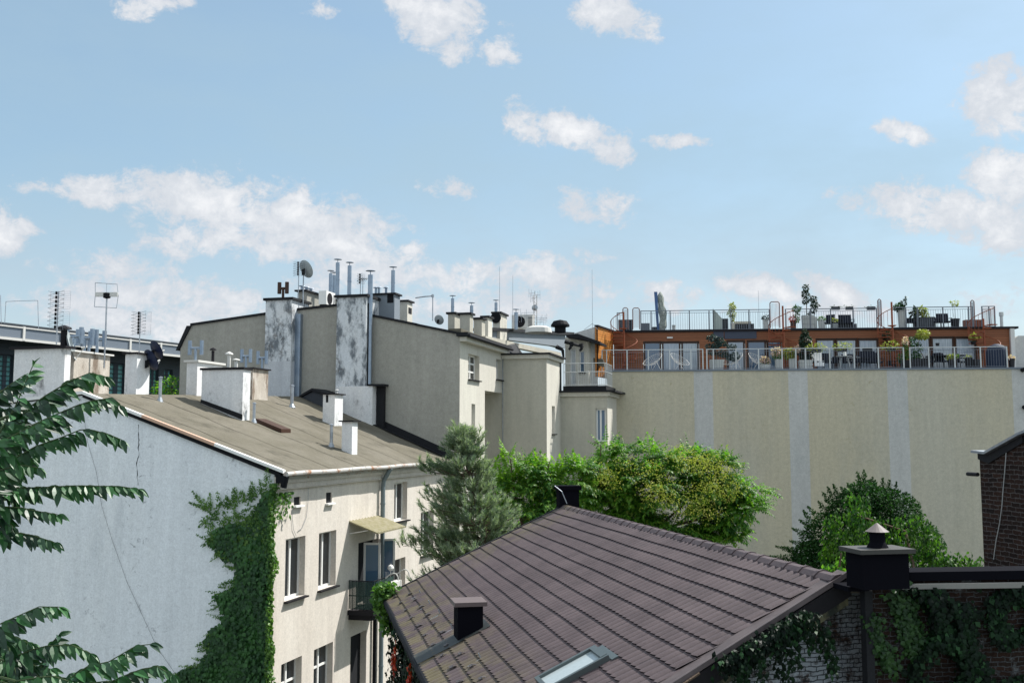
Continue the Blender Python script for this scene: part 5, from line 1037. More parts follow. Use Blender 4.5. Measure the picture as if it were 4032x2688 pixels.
pot(n5(1886)[0], n5(1952)[0], n5(0, 858)[1], T1, ZD, 'squat black square pot right of the tall round pot', 'planter', pm='plantd', cat='planter')
pot(n5(2214)[0], n5(2276)[0], n5(0, 850)[1], .5, ZD, 'black pot of pink flowers outside the right end of the railing', pm='plantd', shape='round', fol=[f('r5', 2245, 840, 30, 12, 90, .12, 'flower')])
pot(n5(1545)[0], n5(1582)[0], n5(0, 706)[1], .5, ZV(*n5(1545, 733), .5), 'small black pot fixed on the railing top above the round table', 'planter', pm='plantd', shape='round', cat='planter')
bk = .9; x = n5(2112)[0]; c = HF.p(U(x, bk), -bk, ZD); t = thing('covered_grill', 'navy fabric cover over a barrel grill at the right end of the terrace', 'covered grill', c); hh = ZV(x, n5(0, 715)[1], bk)-ZD; k = MB(); rows = []
for j in range(9):
    s = j/8; z = c.z+hh*min(1, s*1.05); w_ = .58 if s < .55 else .58*math.sqrt(max(0.0, 1-((s-.55)/.46)**2)); rows.append([c+UZ*(z-c.z)+HF.u*(w_*math.cos(i*math.pi/12)*(1+.03*math.sin(i*5)))+HF.v*(.8*w_*math.sin(i*math.pi/12)) for i in range(25)])
k.grid(rows); k.build('cover', M['navy'] if 'navy' in M else mat('navy_cover', (.02, .03, .06), .7, .2, 5), t, smooth=True)
for s in (-1, 1): k = MB(); k.tube(c+HF.u*s*.4, c+HF.u*s*.4+UZ*.25, .05, 8); k.build('wheel', M['black'], t)
pot(n5(1870)[0], n5(1925)[0], n5(0, 690)[1], 2.5, ZV(*n5(1870, 720), 2.5), 'yellow-green trailing plant hanging in a dark bowl by the last spiral staircase', 'hanging_plant', 'plantd', 'round', fol=[f('r5', 1910, 648, 42, 24, 160, .14, 'yellowg')], cat='hanging plant')
# upper roof terrace
T2_ = UB+.6
def crate(x0, x1, y0, label, m='panelg', bk=None, name='slatted_box', cat='box', y1=None):
    bk = bk or T2_; u0_, u1_ = U(x0, bk), U(x1, bk); z0 = ZR if y1 is None else ZV(x0, y1, bk); z1 = ZV(x0, y0, bk); fr = HF.off(0, -bk); t = thing(name, label, cat, fr.p((u0_+u1_)/2, 0, z0)); k = MB(); k.box(fr, u0_, u1_, -.5, 0, z0, z1); k.build('body', M[m], t); k = MB(); n = max(3, int((u1_-u0_)/.13))
    for i in range(n): u = lerp(u0_, u1_, (i+.5)/n); k.box(fr, u-.022, u+.022, .002, .02, z0+.04, z1-.04)
    k.build('slats', M['rail2'], t)
crate(n4(322)[0], n4(455)[0], n4(0, 490)[1], 'dark brown box with upright slats behind the left spiral staircase', 'plantd'); crate(n4(532)[0], n4(614)[0], n4(0, 522)[1], 'grey slatted air unit box left of the folded parasol')
crate(n4(1262)[0], n4(1346)[0], n4(0, 480)[1], 'dark slatted box right of the sloping screen', 'plantd'); crate(n4(636)[0], n4(705)[0], n4(0, 556)[1], 'low dark box at the foot of the folded parasol', 'plantd')
crate(n4(1397)[0], n4(1585)[0], n4(0, 528)[1], 'long low dark slatted bench with pale cushions', 'plantd', name='bench', cat='bench'); k = MB(); fr = HF.off(0, -T2_); k.box(fr, U(n4(1405)[0], T2_), U(n4(1560)[0], T2_), -.45, -.05, ZV(*n4(1405, 527), T2_), ZV(*n4(1405, 505), T2_)); o = k.build('bench_cushion', M['cushion'], None, fr.p(U(n4(1480)[0], T2_), -.2, ZR+.5)); tag(o, 'long pale cushion on the low dark slatted bench', 'cushion')
# folded parasol
x = n4(715)[0]; c = HF.p(U(x, T2_), -T2_, ZR); zt_ = ZV(x, n4(0, 230)[1], T2_); t = thing('folded_parasol', 'tall folded greenish grey parasol standing on the upper roof', 'parasol', c); k = MB(); rows = []; Hh = zt_-c.z
for j in range(15):
    s = j/14; w_ = .24*(1-.25*s)*(1+.12*math.sin(s*16)) if s < .85 else .24*.78*(1-((s-.85)/.15)**1.5)+.01; w_ *= 1.0 if s > .12 else .85; off = HF.u*(.12*math.sin(s*5)+.12*s); rows.append([c+off+UZ*(Hh*s)+Vector((math.cos(i*.524), math.sin(i*.524), 0))*w_*(1+.16*math.sin(i*2.6+s*9)) for i in range(13)])
M['paras'] = mat('grey_green_canvas', (.20, .23, .20), .9, .35, 6, col2=(.36, .38, .35)); k.grid(rows); k.build('canopy', M['paras'], t); k = MB(); k.tube(c, c+UZ*Hh*.2, .04, 8); k.build('pole', M['steel'], t)
c = HF.p(U(n4(690)[0], T2_), -T2_+.2, ZR); q = HF.p(U(n4(672)[0], T2_), -T2_+.2, ZV(n4(672)[0], n4(0, 236)[1], T2_)); k = MB(); d = (q-c).normalized(); k.prism([c-HF.u*.07, c+HF.u*.07, q+HF.u*.10, q-HF.u*.10], -HF.v*.06); o = k.build('blue_board', mat('blue_paint', (.06, .12, .26), .5, .1, 4), None, c); tag(o, 'narrow blue board leaning beside the folded parasol', 'board')
k = MB(); fr = HF.off(0, -UB-.1); k.prism([fr.p(U(n4(1206)[0], UB), 0, ZR), fr.p(U(n4(1290)[0], UB), 0, ZR), fr.p(U(n4(1290)[0], UB), 0, ZR+.75), fr.p(U(n4(1206)[0], UB), 0, ZV(n4(1206)[0], n4(0, 385)[1], UB))], -HF.v*.04); o = k.build('privacy_screen', mat('pale_green_mesh', (.42, .47, .44), .8, .1, 6), None, fr.p(U(n4(1250)[0], UB), 0, ZR)); tag(o, 'pale translucent screen with a sloping top on the upper roof railing', 'screen')
pot(n4(1365)[0], n4(1405)[0], n4(0, 520)[1], T2_, ZR, 'young yellow-green tree on the upper roof behind the slatted boxes', pm='cushion', fol=[f('r4', 1385, 370, 30, 26, 130, .14, 'yellowg'), f('r4', 1378, 430, 36, 26, 110, .14, 'yellowg'), f('r4', 1388, 480, 14, 30, 50, .12, 'yellowg')], stems=[(*n4(1385, 525), *n4(1380, 380), .025)])
pot(n4(1670)[0], n4(1718)[0], n4(0, 490)[1], T2_, ZR, 'white planter of rounded grey-green bush left of the arched gate', fol=[f('r4', 1694, 472, 32, 20, 170, .11, 'bluecon')])
pot(n4(820)[0], n4(855)[0], n4(0, 540)[1], T2_, ZR, 'small pale tilted pot alone on the upper roof', 'planter', shape='round', cat='planter')
pot(n4(2032)[0], n4(2135)[0], n4(0, 452)[1], T2_, ZR, 'large slatted white planter with the taller dark conifer', slat=3, fol=[f('r4', 2078, 200, 24, 30, 120, .13, 'conifer'), f('r4', 2072, 255, 34, 26, 140, .13, 'conifer'), f('r4', 2070, 310, 26, 30, 110, .13, 'conifer'), f('r4', 2110, 435, 18, 14, 50, .12, 'conifer')], stems=[(*n4(2076, 455), *n4(2078, 190), .03)])
pot(n4(2140)[0], n4(2172)[0], n4(0, 465)[1], T2_, ZR, 'narrow white planter with the shorter dark conifer', fol=[f('r4', 2145, 300, 28, 26, 140, .13, 'conifer'), f('r4', 2155, 350, 38, 22, 140, .13, 'conifer'), f('r4', 2145, 400, 24, 22, 80, .13, 'conifer')], stems=[(*n4(2148, 470), *n4(2142, 290), .025)])
pot(n4(2185)[0], n4(2245)[0], n4(0, 500)[1], T2_, ZR, 'low white planter with small green clump right of the conifers', fol=[f('r4', 2212, 482, 32, 18, 140, .11, 'ivyl')])
pot(n4(1925)[0], n4(1975)[0], n4(0, 500)[1], T2_-.3, ZR, 'brown and green potted shrub beside the middle stairhead', pm='woodd', fol=[f('r4', 1985, 388, 36, 28, 150, .13, 'ivyl'), f('r4', 1945, 490, 26, 30, 110, .12, 'red'), f('r4', 1990, 470, 18, 40, 110, .12, 'ivyl')], stems=[(*n4(1960, 510), *n4(1985, 400), .02)])
for x, w_, lb in ((560, .55, 'reclining dark garden chair right of the white planters on the upper roof'), (620, .7, 'low lounger among small plants on the upper roof'), (725, .75, 'upright dark garden chair under the middle hanging box'), (1330, .6, 'dark low armchair by the right-hand stairhead'), (1580, .55, 'small dark chair between the long bench and armchair'), (1635, .7, 'dark armchair right of the long dark bench')): chair(n5(x)[0], T2_, ZR, w_, lb, hb=.75 if x in (620, 1330, 1580) else 1.0, face=.5 if x == 560 else 0)
crate(n5(1402)[0], n5(1552)[0], n5(0, 464)[1], 'long dark slatted bench behind the upper railing on the right', 'plantd', name='bench', cat='bench')
crate(n5(640)[0], n5(820)[0], n5(0, 528)[1], 'low black platform under the chairs on the upper roof', 'plantd', name='platform', cat='platform')
pot(n5(1200)[0], n5(1280)[0], n5(0, 406)[1], T2_-.3, ZR, 'tall white tapered planter with a loose green bush', shape='round', fol=[f('r5', 1220, 375, 48, 30, 300, .14, 'ivy'), f('r5', 1262, 335, 22, 24, 90, .12, 'conifer'), f('r5', 1283, 290, 12, 12, 24, .12, 'conifer')], stems=[(*n5(1270, 380), *n5(1285, 285), .012)])
pot(n5(1345)[0], n5(1400)[0], n5(0, 478)[1], T2_, ZR, 'spiky agave and pale grasses in a dark pot on the upper roof', pm='plantd', fol=[f('r5', 1362, 430, 22, 36, 60, .3, 'conifer'), f('r5', 1420, 410, 44, 30, 130, .2, 'yellowg'), f('r5', 1450, 440, 50, 18, 110, .14, 'yellowg')])
pot(n5(1692)[0], n5(1780)[0], n5(0, 482)[1], T2_, ZR, 'wide black pot with one pale thin plant near the right stairs', pm='plantd', shape='round', fol=[f('r5', 1740, 335, 34, 22, 60, .14, 'yellowg')], stems=[(*n5(1738, 490), *n5(1740, 330), .01), (*n5(1732, 490), *n5(1720, 350), .008)])
pot(n5(590)[0], n5(640)[0], n5(0, 520)[1], T2_-.2, ZR, 'small yellow-green plant beside the low lounger', pm='plantg', fol=[f('r5', 612, 500, 28, 20, 90, .12, 'yellowg')])
crate(n5(1830)[0], n5(1990)[0], n5(0, 490)[1], 'flat reddish box cover at the head of the last spiral stairs', 'corten', name='low_box', cat='box')
# ================================================================ brown tiled house
F1 = at((2222, 1996), 24.5); R = azdir(1200); Q = Vector((R.y, -R.x, 0)); KF = Fr(F1, R, Q)
eb, ez = KF.hita((1525.5, 2347.7), 0.0); RW, RH = -eb, F1.z-ez; SD = (-Q*RW-UZ*RH); SLN = SD.length; SDn = SD.normalized(); NR = (UZ*RW-Q*RH).normalized()
RP = lambda s, t, n=0.0: F1-R*s+SD*t+NR*n       # s along the ridge towards the camera, t down the slope
def rhit(px, lift=0.0):
    d = pxdir(*px); o = F1+NR*lift; k = (o-EYE).dot(NR)/d.dot(NR); P = EYE+d*k-o; return -P.dot(R), P.dot(SDn)/SLN
va, vb_ = rhit((3300, 2293)), rhit((2700, 2675)); SM = lambda t: va[0]+(vb_[0]-va[0])*(t-va[1])/(vb_[1]-va[1])
BH = thing('tiled_house', 'low house with a brown tile-profile roof, ridge tiles and dark chimneys', 'house', RP(6, .5)-UZ*11)
# tile material: brown with moss towards the eave
def tile_mat():
    m_ = bpy.data.materials.new('brown_tile'); m_.use_nodes = True; t = NT(m_.node_tree); P = t.n['Principled BSDF']; P.inputs['Roughness'].default_value = .62; P.inputs['Specular IOR Level'].default_value = .35
    oc = t.obj(); c = t.mix(t.ramp(t.noise(oc, 1.3, 5, .6), .35, .65), (.062, .044, .047), (.094, .069, .072)); c = t.mix(t.ramp(t.noise(oc, 45, 3, .6), .4, .62, 0, .5), c, (.08, .06, .065))
    c = t.mix(t.ramp(t.noise(oc, 11, 5, .7), .60, .72, 0, .35), c, (.13, .105, .105))
    org = RP(6, .5)-UZ*11; al = t.vm('DOT_PRODUCT', t.vm('SUBTRACT', oc, tuple(RP(0, 0)-org)), tuple(SDn)); sl = t.vm('DOT_PRODUCT', t.vm('SUBTRACT', oc, tuple(RP(0, 0)-org)), tuple(-R))
    mo = t.m('MULTIPLY', t.ramp(al, SLN*.62, SLN*1.0), t.ramp(t.noise(oc, 2.2, 6, .65), .38, .62)); mo2 = t.m('MULTIPLY', t.ramp(sl, 2.5, .0, 0, .7), t.ramp(t.noise(oc, 2.8, 6, .65), .4, .62))
    c = t.mix(t.m('MULTIPLY', t.m('MAXIMUM', mo, mo2), .5), c, (.165, .145, .055)); cw = t.new('ShaderNodeTexWhiteNoise', noise_dimensions='2D'); t.put(cw.inputs['Vector'], t.comb(t.m('FLOOR', t.m('DIVIDE', sl, .38)), t.m('FLOOR', t.m('DIVIDE', al, SLN/17)), 0.0)); q_ = t.m('MULTIPLY_ADD', cw.outputs[0], .12, .94); c = t.mix(1.0, c, t.comb(q_, q_, q_), 'MULTIPLY'); t.put(P.inputs['Base Color'], c)
    bn = t.new('ShaderNodeBump'); bn.inputs['Strength'].default_value = .35; bn.inputs['Distance'].default_value = .01; t.put(bn.inputs['Height'], t.noise(oc, 90, 4, .6)); t.l.new(bn.outputs[0], P.inputs['Normal']); return m_
M['tile'] = tile_mat()
NRW = 17; PT = .168; k = MB(); wv = lambda s: .040*(abs(math.sin(math.pi*s/PT))**.75)
s0_ = -.03
for r_ in range(NRW):
    t0, t1 = r_/NRW, (r_+1)/NRW; sm = SM((t0+t1)/2)-.22; n = int((sm-s0_)/(PT/6)); rows = [[], [], [], []]
    for i in range(n+1):
        s = min(s0_+i*PT/6, sm); jig = .006*math.sin(math.floor(s/PT)*12.9+r_*7.1)
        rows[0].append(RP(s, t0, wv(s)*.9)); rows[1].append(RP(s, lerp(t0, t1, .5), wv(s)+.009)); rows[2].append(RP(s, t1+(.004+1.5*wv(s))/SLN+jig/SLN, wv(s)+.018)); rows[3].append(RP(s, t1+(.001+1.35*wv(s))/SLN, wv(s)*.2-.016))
    k.grid(rows[:3]); k.grid(rows[2:], 1)  # risers near-black: the shadow line under each tile edge is put into colour
k.face([RP(-.05, 0, -.03), RP(SM(0), 0, -.03), RP(SM(1), 1.0, -.03), RP(-.05, 1.0, -.03)])
kroof = k
# side laps between sheets
for j in range(11):
    s = .9+j*1.12
    for r_ in range(NRW):
        if s > SM((r_+.5)/NRW)-.3: continue
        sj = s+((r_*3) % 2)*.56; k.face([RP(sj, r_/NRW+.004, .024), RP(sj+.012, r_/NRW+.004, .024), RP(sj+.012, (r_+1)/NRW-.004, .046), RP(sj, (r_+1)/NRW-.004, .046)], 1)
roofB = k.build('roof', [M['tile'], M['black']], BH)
k = MB(); BD = (Q*RW-UZ*RH); k.face([F1-R*(-.05), F1-R*SM(0), F1-R*SM(0)+BD, F1-R*(-.05)+BD]); k.build('rear_roof', M['tile'], BH)
# ridge tiles
n = 32; Lr = SM(0)-.05
for i in range(n):
    s0, s1 = Lr*i/n, Lr*(i+1)/n+.035; k = MB(); rows = []
    for s, sc, up_ in ((s0, 1.0, .0), (s1-.06, .94, .0), (s1-.055, 1.06, .012), (s1, 1.06, .012)):
        c = F1-R*s+UZ*(.055+up_); rows.append([c-Q*(.125*sc)-UZ*(.098), c-Q*(.12*sc)-UZ*.06, c-Q*(.06*sc)-UZ*.005, c+UZ*.008, c+Q*(.06*sc)-UZ*.005, c+Q*(.13*sc)-UZ*.075])
    k.grid(rows); k.grid([rows[-1], [p-UZ*.03 for p in rows[-1]]]); k.build('ridge_tile', M['tile'], roofB)
# verge flashing, barge boards, gutter
k = MB(); v0, v1 = RP(SM(-.04), -.04), RP(SM(1.03), 1.03); vd = (v1-v0); ip = lambda t, off, n_: RP(SM(t)-off, t, n_)
k.grid([[ip(lerp(-.03, 1.03, i/10), o_, n_) for i in range(11)] for o_, n_ in ((.26, .035), (.10, .028), (.03, .05), (.0, .05), (-.01, .0))])
M['flashb'] = mat('brown_flashing', (.07, .056, .058), .6, .15, 3, col2=(.10, .08, .08)); k.build('verge_flashing', M['flashb'], BH)
k = MB(); k.prism([ip(-.03, .0, 0)-UZ*.02, ip(1.03, .0, 0)-UZ*.02, ip(1.03, .0, 0)-UZ*.24, ip(-.03, .0, 0)-UZ*.24], -R*(-.05)); k.build('barge_board', M['capm'], BH)
k = MB(); k.prism([ip(-.03, .06, 0)-UZ*.245, ip(1.03, .06, 0)-UZ*.245, ip(1.03, .06, 0)-UZ*.35, ip(-.03, .06, 0)-UZ*.35], R*.03); M['olive'] = mat('mossy_board', (.16, .15, .09), .8, .3, 2, col2=(.03, .035, .03), lo=.4, hi=.5); k.build('barge_trim', M['olive'], BH)
k = MB(); k.face([ip(-.03, .0, 0)-UZ*.24, ip(1.03, .0, 0)-UZ*.24, ip(1.03, .3, 0)-UZ*.24, ip(-.03, .3, 0)-UZ*.24]); k.build('soffit', M['capm'], BH)
k = MB(); k.prism([RP(-.14, -.02, .05), RP(-.14, 1.01, .05), RP(-.14, 1.01, -.16), RP(-.14, -.02, -.16)], -R*.11); k.build('far_verge', M['capm'], BH)
k = MB(); k.tube(RP(-.1, 1.0)-Q*.07-UZ*.05, RP(SM(1)+.02, 1.0)-Q*.07-UZ*.05, .075, 10); k.build('gutter', M['black'], BH)
k = MB(); k.box(Fr(RP(0, 1.0)+Q*.02, -R, Q), -.1, SM(1), 0, .03, ez-.26, ez-.03); k.build('fascia', M['capm'], BH)
# walls
M['bw'] = stain_mat('dark_garden_plaster', (.26, .25, .22), (.12, .12, .11), (.32, .3, .27)); k = MB(); WFr = Fr(RP(0, 1.0)+Q*.32, -R, -Q); k.face([WFr.p(.15, 0, 0), WFr.p(SM(1), 0, 0), WFr.p(SM(1), 0, ez-.1), WFr.p(.15, 0, ez-.1)]); k.build('eave_wall', M['bw'], BH)
k = MB(); k.face([WFr.p(.15, 0, 0), WFr.p(.15, -8, 0), WFr.p(.15, -8, 10), WFr.p(.15, 0, ez-.1)]); k.face([RP(.15, 1)+Q*.3-UZ*.1, F1-R*.15-UZ*.1, F1-R*.15+BD-UZ*.1, RP(.15, 1)+Q*8-UZ*1.5]); k.build('far_gable', M['bw'], BH)
g0, g1 = ip(1.0, .3, 0), ip(-.0, .3, 0); gu = (g1-g0); gu.z = 0; gl = gu.length; gu.normalize(); GFr = Fr(g0, gu, Vector((gu.y, -gu.x, 0)))
M['brickW'] = brick_mat('limewashed_brick', gu, (.06, .032, .022), (.04, .024, .018), (.02, .022, .024), (.36, .40, .45), (.40, .55), size=(.17, .052), msz=.007); k = MB()
panel(k, GFr, [(0.2, g0.z-.2+.2*(g1.z-g0.z)/gl), (gl, g1.z-.2), (gl+1.1, g1.z-.2)], 0); o = k.build('near_gable', M['brickW'], BH)
# big metal-clad chimney on the near gable
def kchim(corner, D, xl, xr, zb, label, ov=.07, capth=.06, m='capm', m2='capm', htop=None, wr=None, wq=None):
    c = at(corner, D); fr = Fr(c, Q, -R); fr2 = Fr(c, R, Q)
    wq = wq or fr.hit((xr, corner[1]))[0]; wr = wr or KF.off(0, (c-F1).dot(Q)).hit((xl, corner[1]))[0]-(c-F1).dot(R)
    k = MB(); k.box(fr, 0, wq, -wr, 0, zb, c.z-capth); o = k.build('chimney', M[m], BH, label=label); k = MB(); k.box(fr, -ov, wq+ov, -wr-ov, ov, c.z-capth+.002, c.z); k.build('cap', M[m2], o); return o, fr, wq, wr, c
M['met'] = mat('dull_metal_top', (.05, .048, .045), .6, .2, 5); M['navyc'] = mat('near_black_cladding', (.005, .005, .008), .85, .2, 4, spec=.04)
o, fr, wq, wr, c = kchim((3397, 2163), 11.2, 3330, 3577, ZE-(2309-1725)/FP*11.2, 'big near-black chimney at the roof corner with a conical cowl', m='navyc', m2='met', ov=.055, capth=.05)
k = MB(); cc = fr.p(wq*.52, -wr*.5, c.z); k.tube(cc, cc+UZ*.17, .085, 14); k.lathe(cc, [(.12, 0), (.085, .06)], 14); co = k.build('cowl', M['navyc'], o); k = MB(); k.lathe(cc+UZ*.175, [(.128, 0), (.10, .02), (.03, .075), (.004, .095)], 18); k.lathe(cc+UZ*.175, [(.128, 0), (.004, .01)], 18); k.build('cowl_hat', mat('pinkish_metal', (.17, .145, .14), .6, .15, 4), o)
k = MB(); k.box(fr, .02, wq*.5, -wr-.5, -wr-.002, 11.85, c.z-.5); k.build('chimney_shoulder', M['navyc'], BH)
o, fr, wq, wr, c = kchim((2204, 1912), 24.4, 2184, 2280, 11.4, 'dark chimney at the far end of the ridge', .05, .1, 'navyc', 'navyc', wr=.35)
k = MB(); p = F1-R*.25+UZ*.1; k.path([p, p+UZ*.28-Q*.12, p+UZ*.42-Q*.30], .012, 5); k.build('rod', M['zinc'], BH)
sc, tc = rhit(N('s2', 945, 1488)); cb_ = RP(sc, tc); zc = zof(cb_, N('s2', 0, 1215)[1]); frc = Fr(cb_, Q, -R); wl_ = frc.hit((1803, 2400))[0]
k = MB(); k.box(frc, wl_, 0, -.46, 0, cb_.z-1.0, zc-.07); o = k.build('chimney', M['navyc'], BH, label='dark square chimney standing on the lower slope'); k = MB(); k.box(frc, wl_-.06, .06, -.52, .06, zc-.068, zc); k.build('cap', mat('brown_sheet', (.12, .092, .09), .45, .15, 5), o)
k = MB(); s1_, t1_ = sc+.06, tc; k.grid([[RP(s1_-.56, lerp(t1_-.03, t1_+.26, i/4), .055) for i in range(5)], [RP(s1_+.08, lerp(t1_-.03, t1_+.26, i/4), .055) for i in range(5)]]); k.build('flashing', mat('flashing_with_shade', (.03, .035, .035), .5, .2, 4), o)  # flashing darkened and run downslope to carry the chimney's shadow in its colour
# skylight
a, b, c_ = rhit(N('s7', 1600, 708), .1), rhit(N('s7', 1752, 832), .1), rhit(N('s7', 925, 1118), .1); s0, s1, t0 = (a[0]), b[0], (a[1]+b[1])/2; t1 = c_[1]
def rbox(k, s0, s1, t0, t1, n0, n1):
    n = len(k.v); k.v += [RP(s, t, q) for q in (n0, n1) for s, t in ((s0, t0), (s1, t0), (s1, t1), (s0, t1))]
    for q in ((0,3,2,1),(4,5,6,7),(0,1,5,4),(1,2,6,5),(2,3,7,6),(3,0,4,7)): k.f.append(tuple(n+i for i in q)); k.mi.append(0)
k = MB(); e = .055; et = .055/SLN; rbox(k, s0, s0+e, t0, t1, 0, .12); rbox(k, s1-e, s1, t0, t1, 0, .12); rbox(k, s0+e, s1-e, t0, t0+et*1.6, 0, .125); rbox(k, s0+e, s1-e, t1-et, t1, 0, .12)
M['skf'] = mat('grey_green_frame', (.10, .12, .12), .35, .1, 4, metal=.4); sk = k.build('skylight', M['skf'], BH)
k = MB(); rbox(k, s0+e, s1-e, t0+et*1.6, t1-et, .06, .085); k.build('pane', mat('skylight_glass_over_blind', (.36, .41, .42), .25, .15, 3, spec=.8), sk)
k = MB(); rbox(k, s0-.03, s1+.03, t0-.022, t0-.002, .03, .06); k.build('flashing', M['skf'], sk)
# snow guards and hooks
def guard(px):
    s, t = rhit(px, .05); k = MB(); w_ = .055; p = [RP(s-w_, t, .03), RP(s+w_, t, .03), RP(s+w_, t, .075), RP(s-w_, t, .075)]; k.prism(p, SDn*.05)
    k.prism([RP(s-w_*.5, t-.012, .04), RP(s+w_*.5, t-.012, .04), RP(s+w_*.5, t, .076), RP(s-w_*.5, t, .076)], NR*.006); k.build('snow_guard', M['gd'], roofB)
M['gd'] = mat('snow_guard_metal', (.07, .06, .06), .4, .15, 5)
for p in ((1545,770),(1597,825),(1645,893),(1700,963),(1765,1038),(1825,1125),(1898,1213),(1680,742),(1730,798),(1785,863),(1845,938),(1913,1015),(1985,1098),(2020,1218),(1985,1312),(2075,1420),(2155,1297),(2258,1408),(2140,1555),(2345,1525)): guard(N('s1', *p))
for p in ((1775,740),(1862,835),(1955,925),(2070,1060),(2330,1335)):
    s, t = rhit(N('s1', *p), .04); k = MB(); k.tube(RP(s, t, .03), RP(s, t, .12), .012, 5); k.tube(RP(s, t, .03), RP(s+.12, t+.05, .05), .008, 4); k.build('hook', M['zinc'], roofB)
# ================================================================ garden wall with parapet at the right
W1 = at((3560, 2247), 11.75); d_ = pxdir(4032, 2240); W2 = EYE+d_*((W1.z-ZE)/d_.z); wu = W2-W1; wu.z = 0; wu.normalize(); WF = Fr(W1, wu, Vector((wu.y, -wu.x, 0)))
BWL = thing('brick_wall', 'dark old brick wall with metal-capped parapet, overgrown with ivy', 'wall', WF.p(1, 0, 0)); ul = WF.hit((3412, 2300))[0]
M['brickD'] = brick_mat('dark_old_brick', wu, (.035, .018, .013), (.022, .015, .012), (.07, .072, .075), (.16, .18, .19), (.55, .68), off=(3, 1, 2), size=(.17, .052), msz=.007); k = MB(); k.face([WF.p(ul, 0, 0), WF.p(5, 0, 0), WF.p(5, 0, W1.z-.02), WF.p(ul, 0, W1.z-.02)]); k.build('brickwork', M['brickD'], BWL)
k = MB(); k.box(WF, .02, 5, -.3, .10, W1.z-.10, W1.z); k.build('parapet_cap', M['navyc'], BWL)
k = MB(); zz = WF.hit((3700, 2293))[1]; k.prism([WF.p(-.10, .10, zz-.045), WF.p(5, .10, zz-.065), WF.p(5, .10, zz+.0), WF.p(.06, .10, zz+.012)], WF.v*.05); k.build('drip_edge', mat('pale_zinc_strip', (.22, .215, .20), .7, .15, 4, lo=.4, hi=.6), BWL)
k = MB(); k.box(WF, ul-.06, ul+.03, -.05, .08, 0, W1.z-.2); k.build('corner_post', M['tar'], BWL)
# ================================================================ far right brick building
WB = azdir(1500); X1 = at((3856, 1782), 20.0); BF = Fr(X1, -WB, Vector((-WB.y, WB.x, 0)))
if (EYE-X1).dot(BF.v) < 0: BF.v = -BF.v
BB = thing('brick_building', 'dark weathered brick building with sloping tin-edged roof at the right edge', 'building', BF.p(0, 0, 0))
M['brickB'] = brick_mat('weathered_brown_brick', BF.u, (.042, .022, .016), (.016, .011, .010), (.10, .092, .088), (.17, .16, .155), (.60, .72), off=(1, 5, 2), size=(.27, .085), msz=.010); zt0 = X1.z; pu = BF.hit((4032, 1712)); tp = [(0, zt0), (BF.hit((3895, 1782))[0], zt0-.02), (pu[0], pu[1]), (pu[0]+4, pu[1]+4*(pu[1]-zt0)/pu[0])]
k = MB(); panel(k, BF, tp, 0); k.build('brickwork', M['brickB'], BB)
k = MB(); k.face([BF.p(0, 0, 0), BF.p(0, -8, 0), BF.p(0, -8, zt0), BF.p(0, 0, zt0)]); k.build('end_wall', brick_mat('weathered_brown_brick_end', BF.v, (.042, .022, .016), (.016, .011, .010), (.10, .092, .088), (.17, .16, .155), (.60, .72), off=(1, 5, 2), size=(.27, .085), msz=.010), BB)
k = MB()
for (a0, z0), (a1_, z1) in zip(tp, tp[1:]): k.prism([BF.p(a0-.1*(a0 == 0), .12, z0), BF.p(a1_, .12, z1), BF.p(a1_, .12, z1+.05), BF.p(a0-.1*(a0 == 0), .12, z0+.05)], -BF.v*.5)
k.build('roof_edge', M['zinc'], BB)
k = MB(); k.prism([BF.p(0, .04, zt0-.01), BF.p(tp[1][0], .04, zt0-.03), BF.p(pu[0], .04, pu[1]-.01), BF.p(pu[0], .04, pu[1]-.14), BF.p(tp[1][0], .04, zt0-.2), BF.p(0, .04, zt0-.12)], -BF.v*.03); k.build('verge_board', M['tar'], BB)
k = MB(); c = BF.p(0, .05, BF.hit((3842, 1866))[1]); k.tube(c, c-BF.u*.35, .04, 8); k.build('pipe_stub', M['tar'], BB)
k = MB(); ps = [BF.hit(N('z3', *p), .03) for p in ((475, 240), (462, 450), (440, 700), (425, 900), (400, 1080), (365, 1250), (340, 1440))]; k.path([BF.p(u, .03, z) for u, z in ps], .008, 4); k.build('cable', M['steel'], BB)
